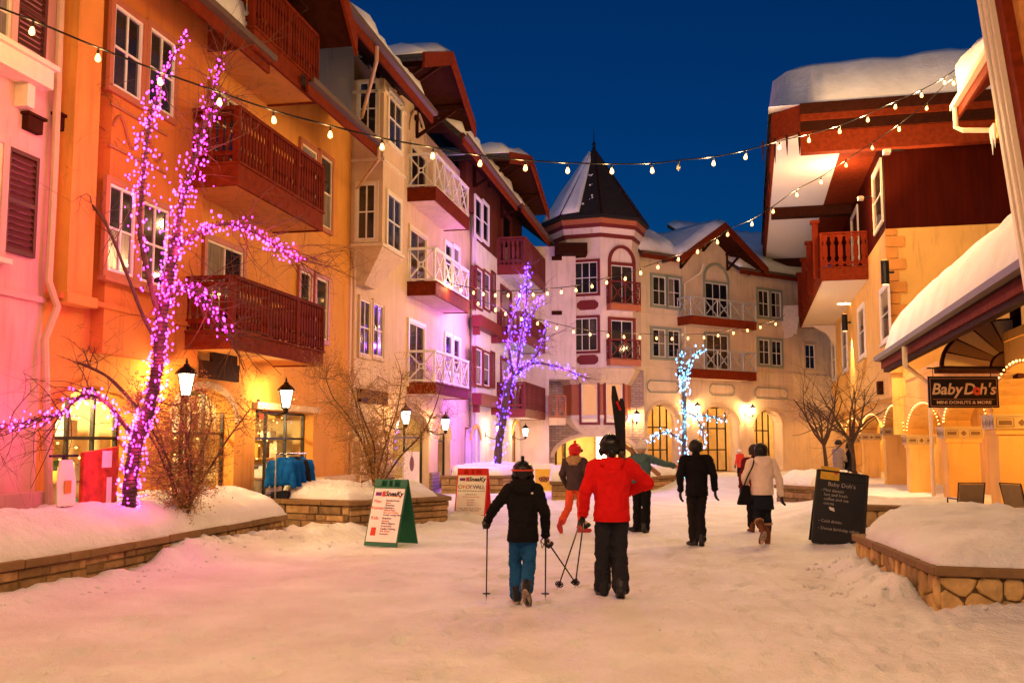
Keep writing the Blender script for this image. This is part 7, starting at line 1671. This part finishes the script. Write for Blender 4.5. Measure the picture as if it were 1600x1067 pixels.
z_ = zl(99, 718, .7); mb = MB(); mb.prism([FL.P(s_ - .13, z_, .72), FL.P(s_ + .13, z_, .72), FL.P(s_ + .2, z_ - .3, .74), FL.P(s_ + .19, z_ - .62, .75), FL.P(s_ - .19, z_ - .62, .75), FL.P(s_ - .2, z_ - .3, .74)], FL.n * .02); mb.build('apron', P_POSTC, t); mb = MB(); mb.fbox(FL, s_ - .07, s_ + .07, z_ - .45, z_ - .28, .775, .782); mb.build('print', INKO, t)
t = thing('heart_sign', 'orange heart cut-out standing by the shrub before the arched shop', 'sign', FL.P(sl(336, 770, .9), .5, .9)); s_, z_ = FL.hit(336, 771, .9); mb = MB(); pts = []
for k in range(24): q = 2 * math.pi * k / 24; pts.append(FL.P(s_ + .0115 * 16 * math.sin(q) ** 3, z_ + .0115 * (13 * math.cos(q) - 5 * math.cos(2 * q) - 2 * math.cos(3 * q) - math.cos(4 * q)), .9))
mb.prism(pts, FL.n * .03); mb.build('heart', mat('heart_orange', (.62, .2, .06), .6), t); mb = MB(); mb.bar(FL.P(s_, .4, .88), FL.P(s_, z_, .88), .03); mb.build('stake', M_SHELF, t)
t = thing('gift_crate', 'red and white striped crate beside the orange heart', 'crate', FL.P(sl(362, 770, .9), .5, .9)); a = FL.rect(352, 369, 760, 788, .9); z0 = .45
for k in range(6): mb = MB(); hh = (a[3] - z0) / 6; mb.fbox(FL, a[0], a[1], z0 + hh * k + .003, z0 + hh * (k + 1) - .003, .6, .9); mb.build('stripe', P_RED if k % 2 == 0 else M_WHITE, t)
t = thing('poster_board', 'cream poster board with a dark round mark by the cream arch', 'sign', FL.P(sl(643, 740, .6), 0, .6)); a = FL.rect(631, 655, 706, 748, .6); mb = MB(); mb.fbox(FL, a[0], a[1], .3, a[3], .55, .6); mb.build('board', P_POSTC, t)
mb = MB(); c = FL.P((a[0] + a[1]) / 2, a[2] + .42, .602); mb.prism([c + FL.u * .22 * math.cos(q) + V3(0, 0, .22 * math.sin(q)) for q in [2 * math.pi * k / 20 for k in range(20)]], FL.n * .006); mb.bar(c + V3(0, 0, .2) + FL.n * .004, c + V3(0, 0, .75) + FL.n * .004, .02, .01); mb.build('mark', INKB, t)
# café chairs on the shop terrace
def cafe_chair(label, px, py, d, head):
    g = dep(px, py, d); t = thing('cafe_chair', label, 'chair', (g.x, g.y, .0), 'cafe chairs on the shop terrace'); t.rotation_euler = (0, 0, R(head)); ORG[t] = V3(0, 0, 0); cm = mat('chair_metal', (.05, .035, .02), .4, metal=.7); mesh_ = mat('chair_mesh', (.30, .22, .12), .7)
    for x in (-.24, .24):
        for y in (-.22, .22): mb = MB(); mb.tube([(x, y, 0), (x, y, .44 if y < 0 else .66)], .014, 6); mb.build('leg', cm, t, local=True)
        mb = MB(); mb.tube([(x, .22, .66), (x, -.25, .66)], .016, 6); mb.build('armrest', cm, t, local=True)
    mb = MB(); mb.box(-.23, .23, -.22, .22, .43, .45); mb.build('seat', mesh_, t, local=True); mb = MB(); mb.hexa([(-.22, -.24, .5), (.22, -.24, .5), (.22, -.22, .5), (-.22, -.22, .5), (-.23, -.34, .95), (.23, -.34, .95), (.23, -.32, .95), (-.23, -.32, .95)]); mb.build('backrest', mesh_, t, local=True)
    mb = MB(); mb.tube([(-.24, -.2, .44), (-.25, -.335, .97), (.25, -.335, .97), (.24, -.2, .44)], .016, 6); mb.build('back_frame', cm, t, local=True)
cafe_chair('café chair with pale mesh back behind the snow heap near the downspout', 1508, 790, 19.5, 10); cafe_chair('café chair half cut by the picture edge before the arcade', 1602, 800, 19.0, -60)
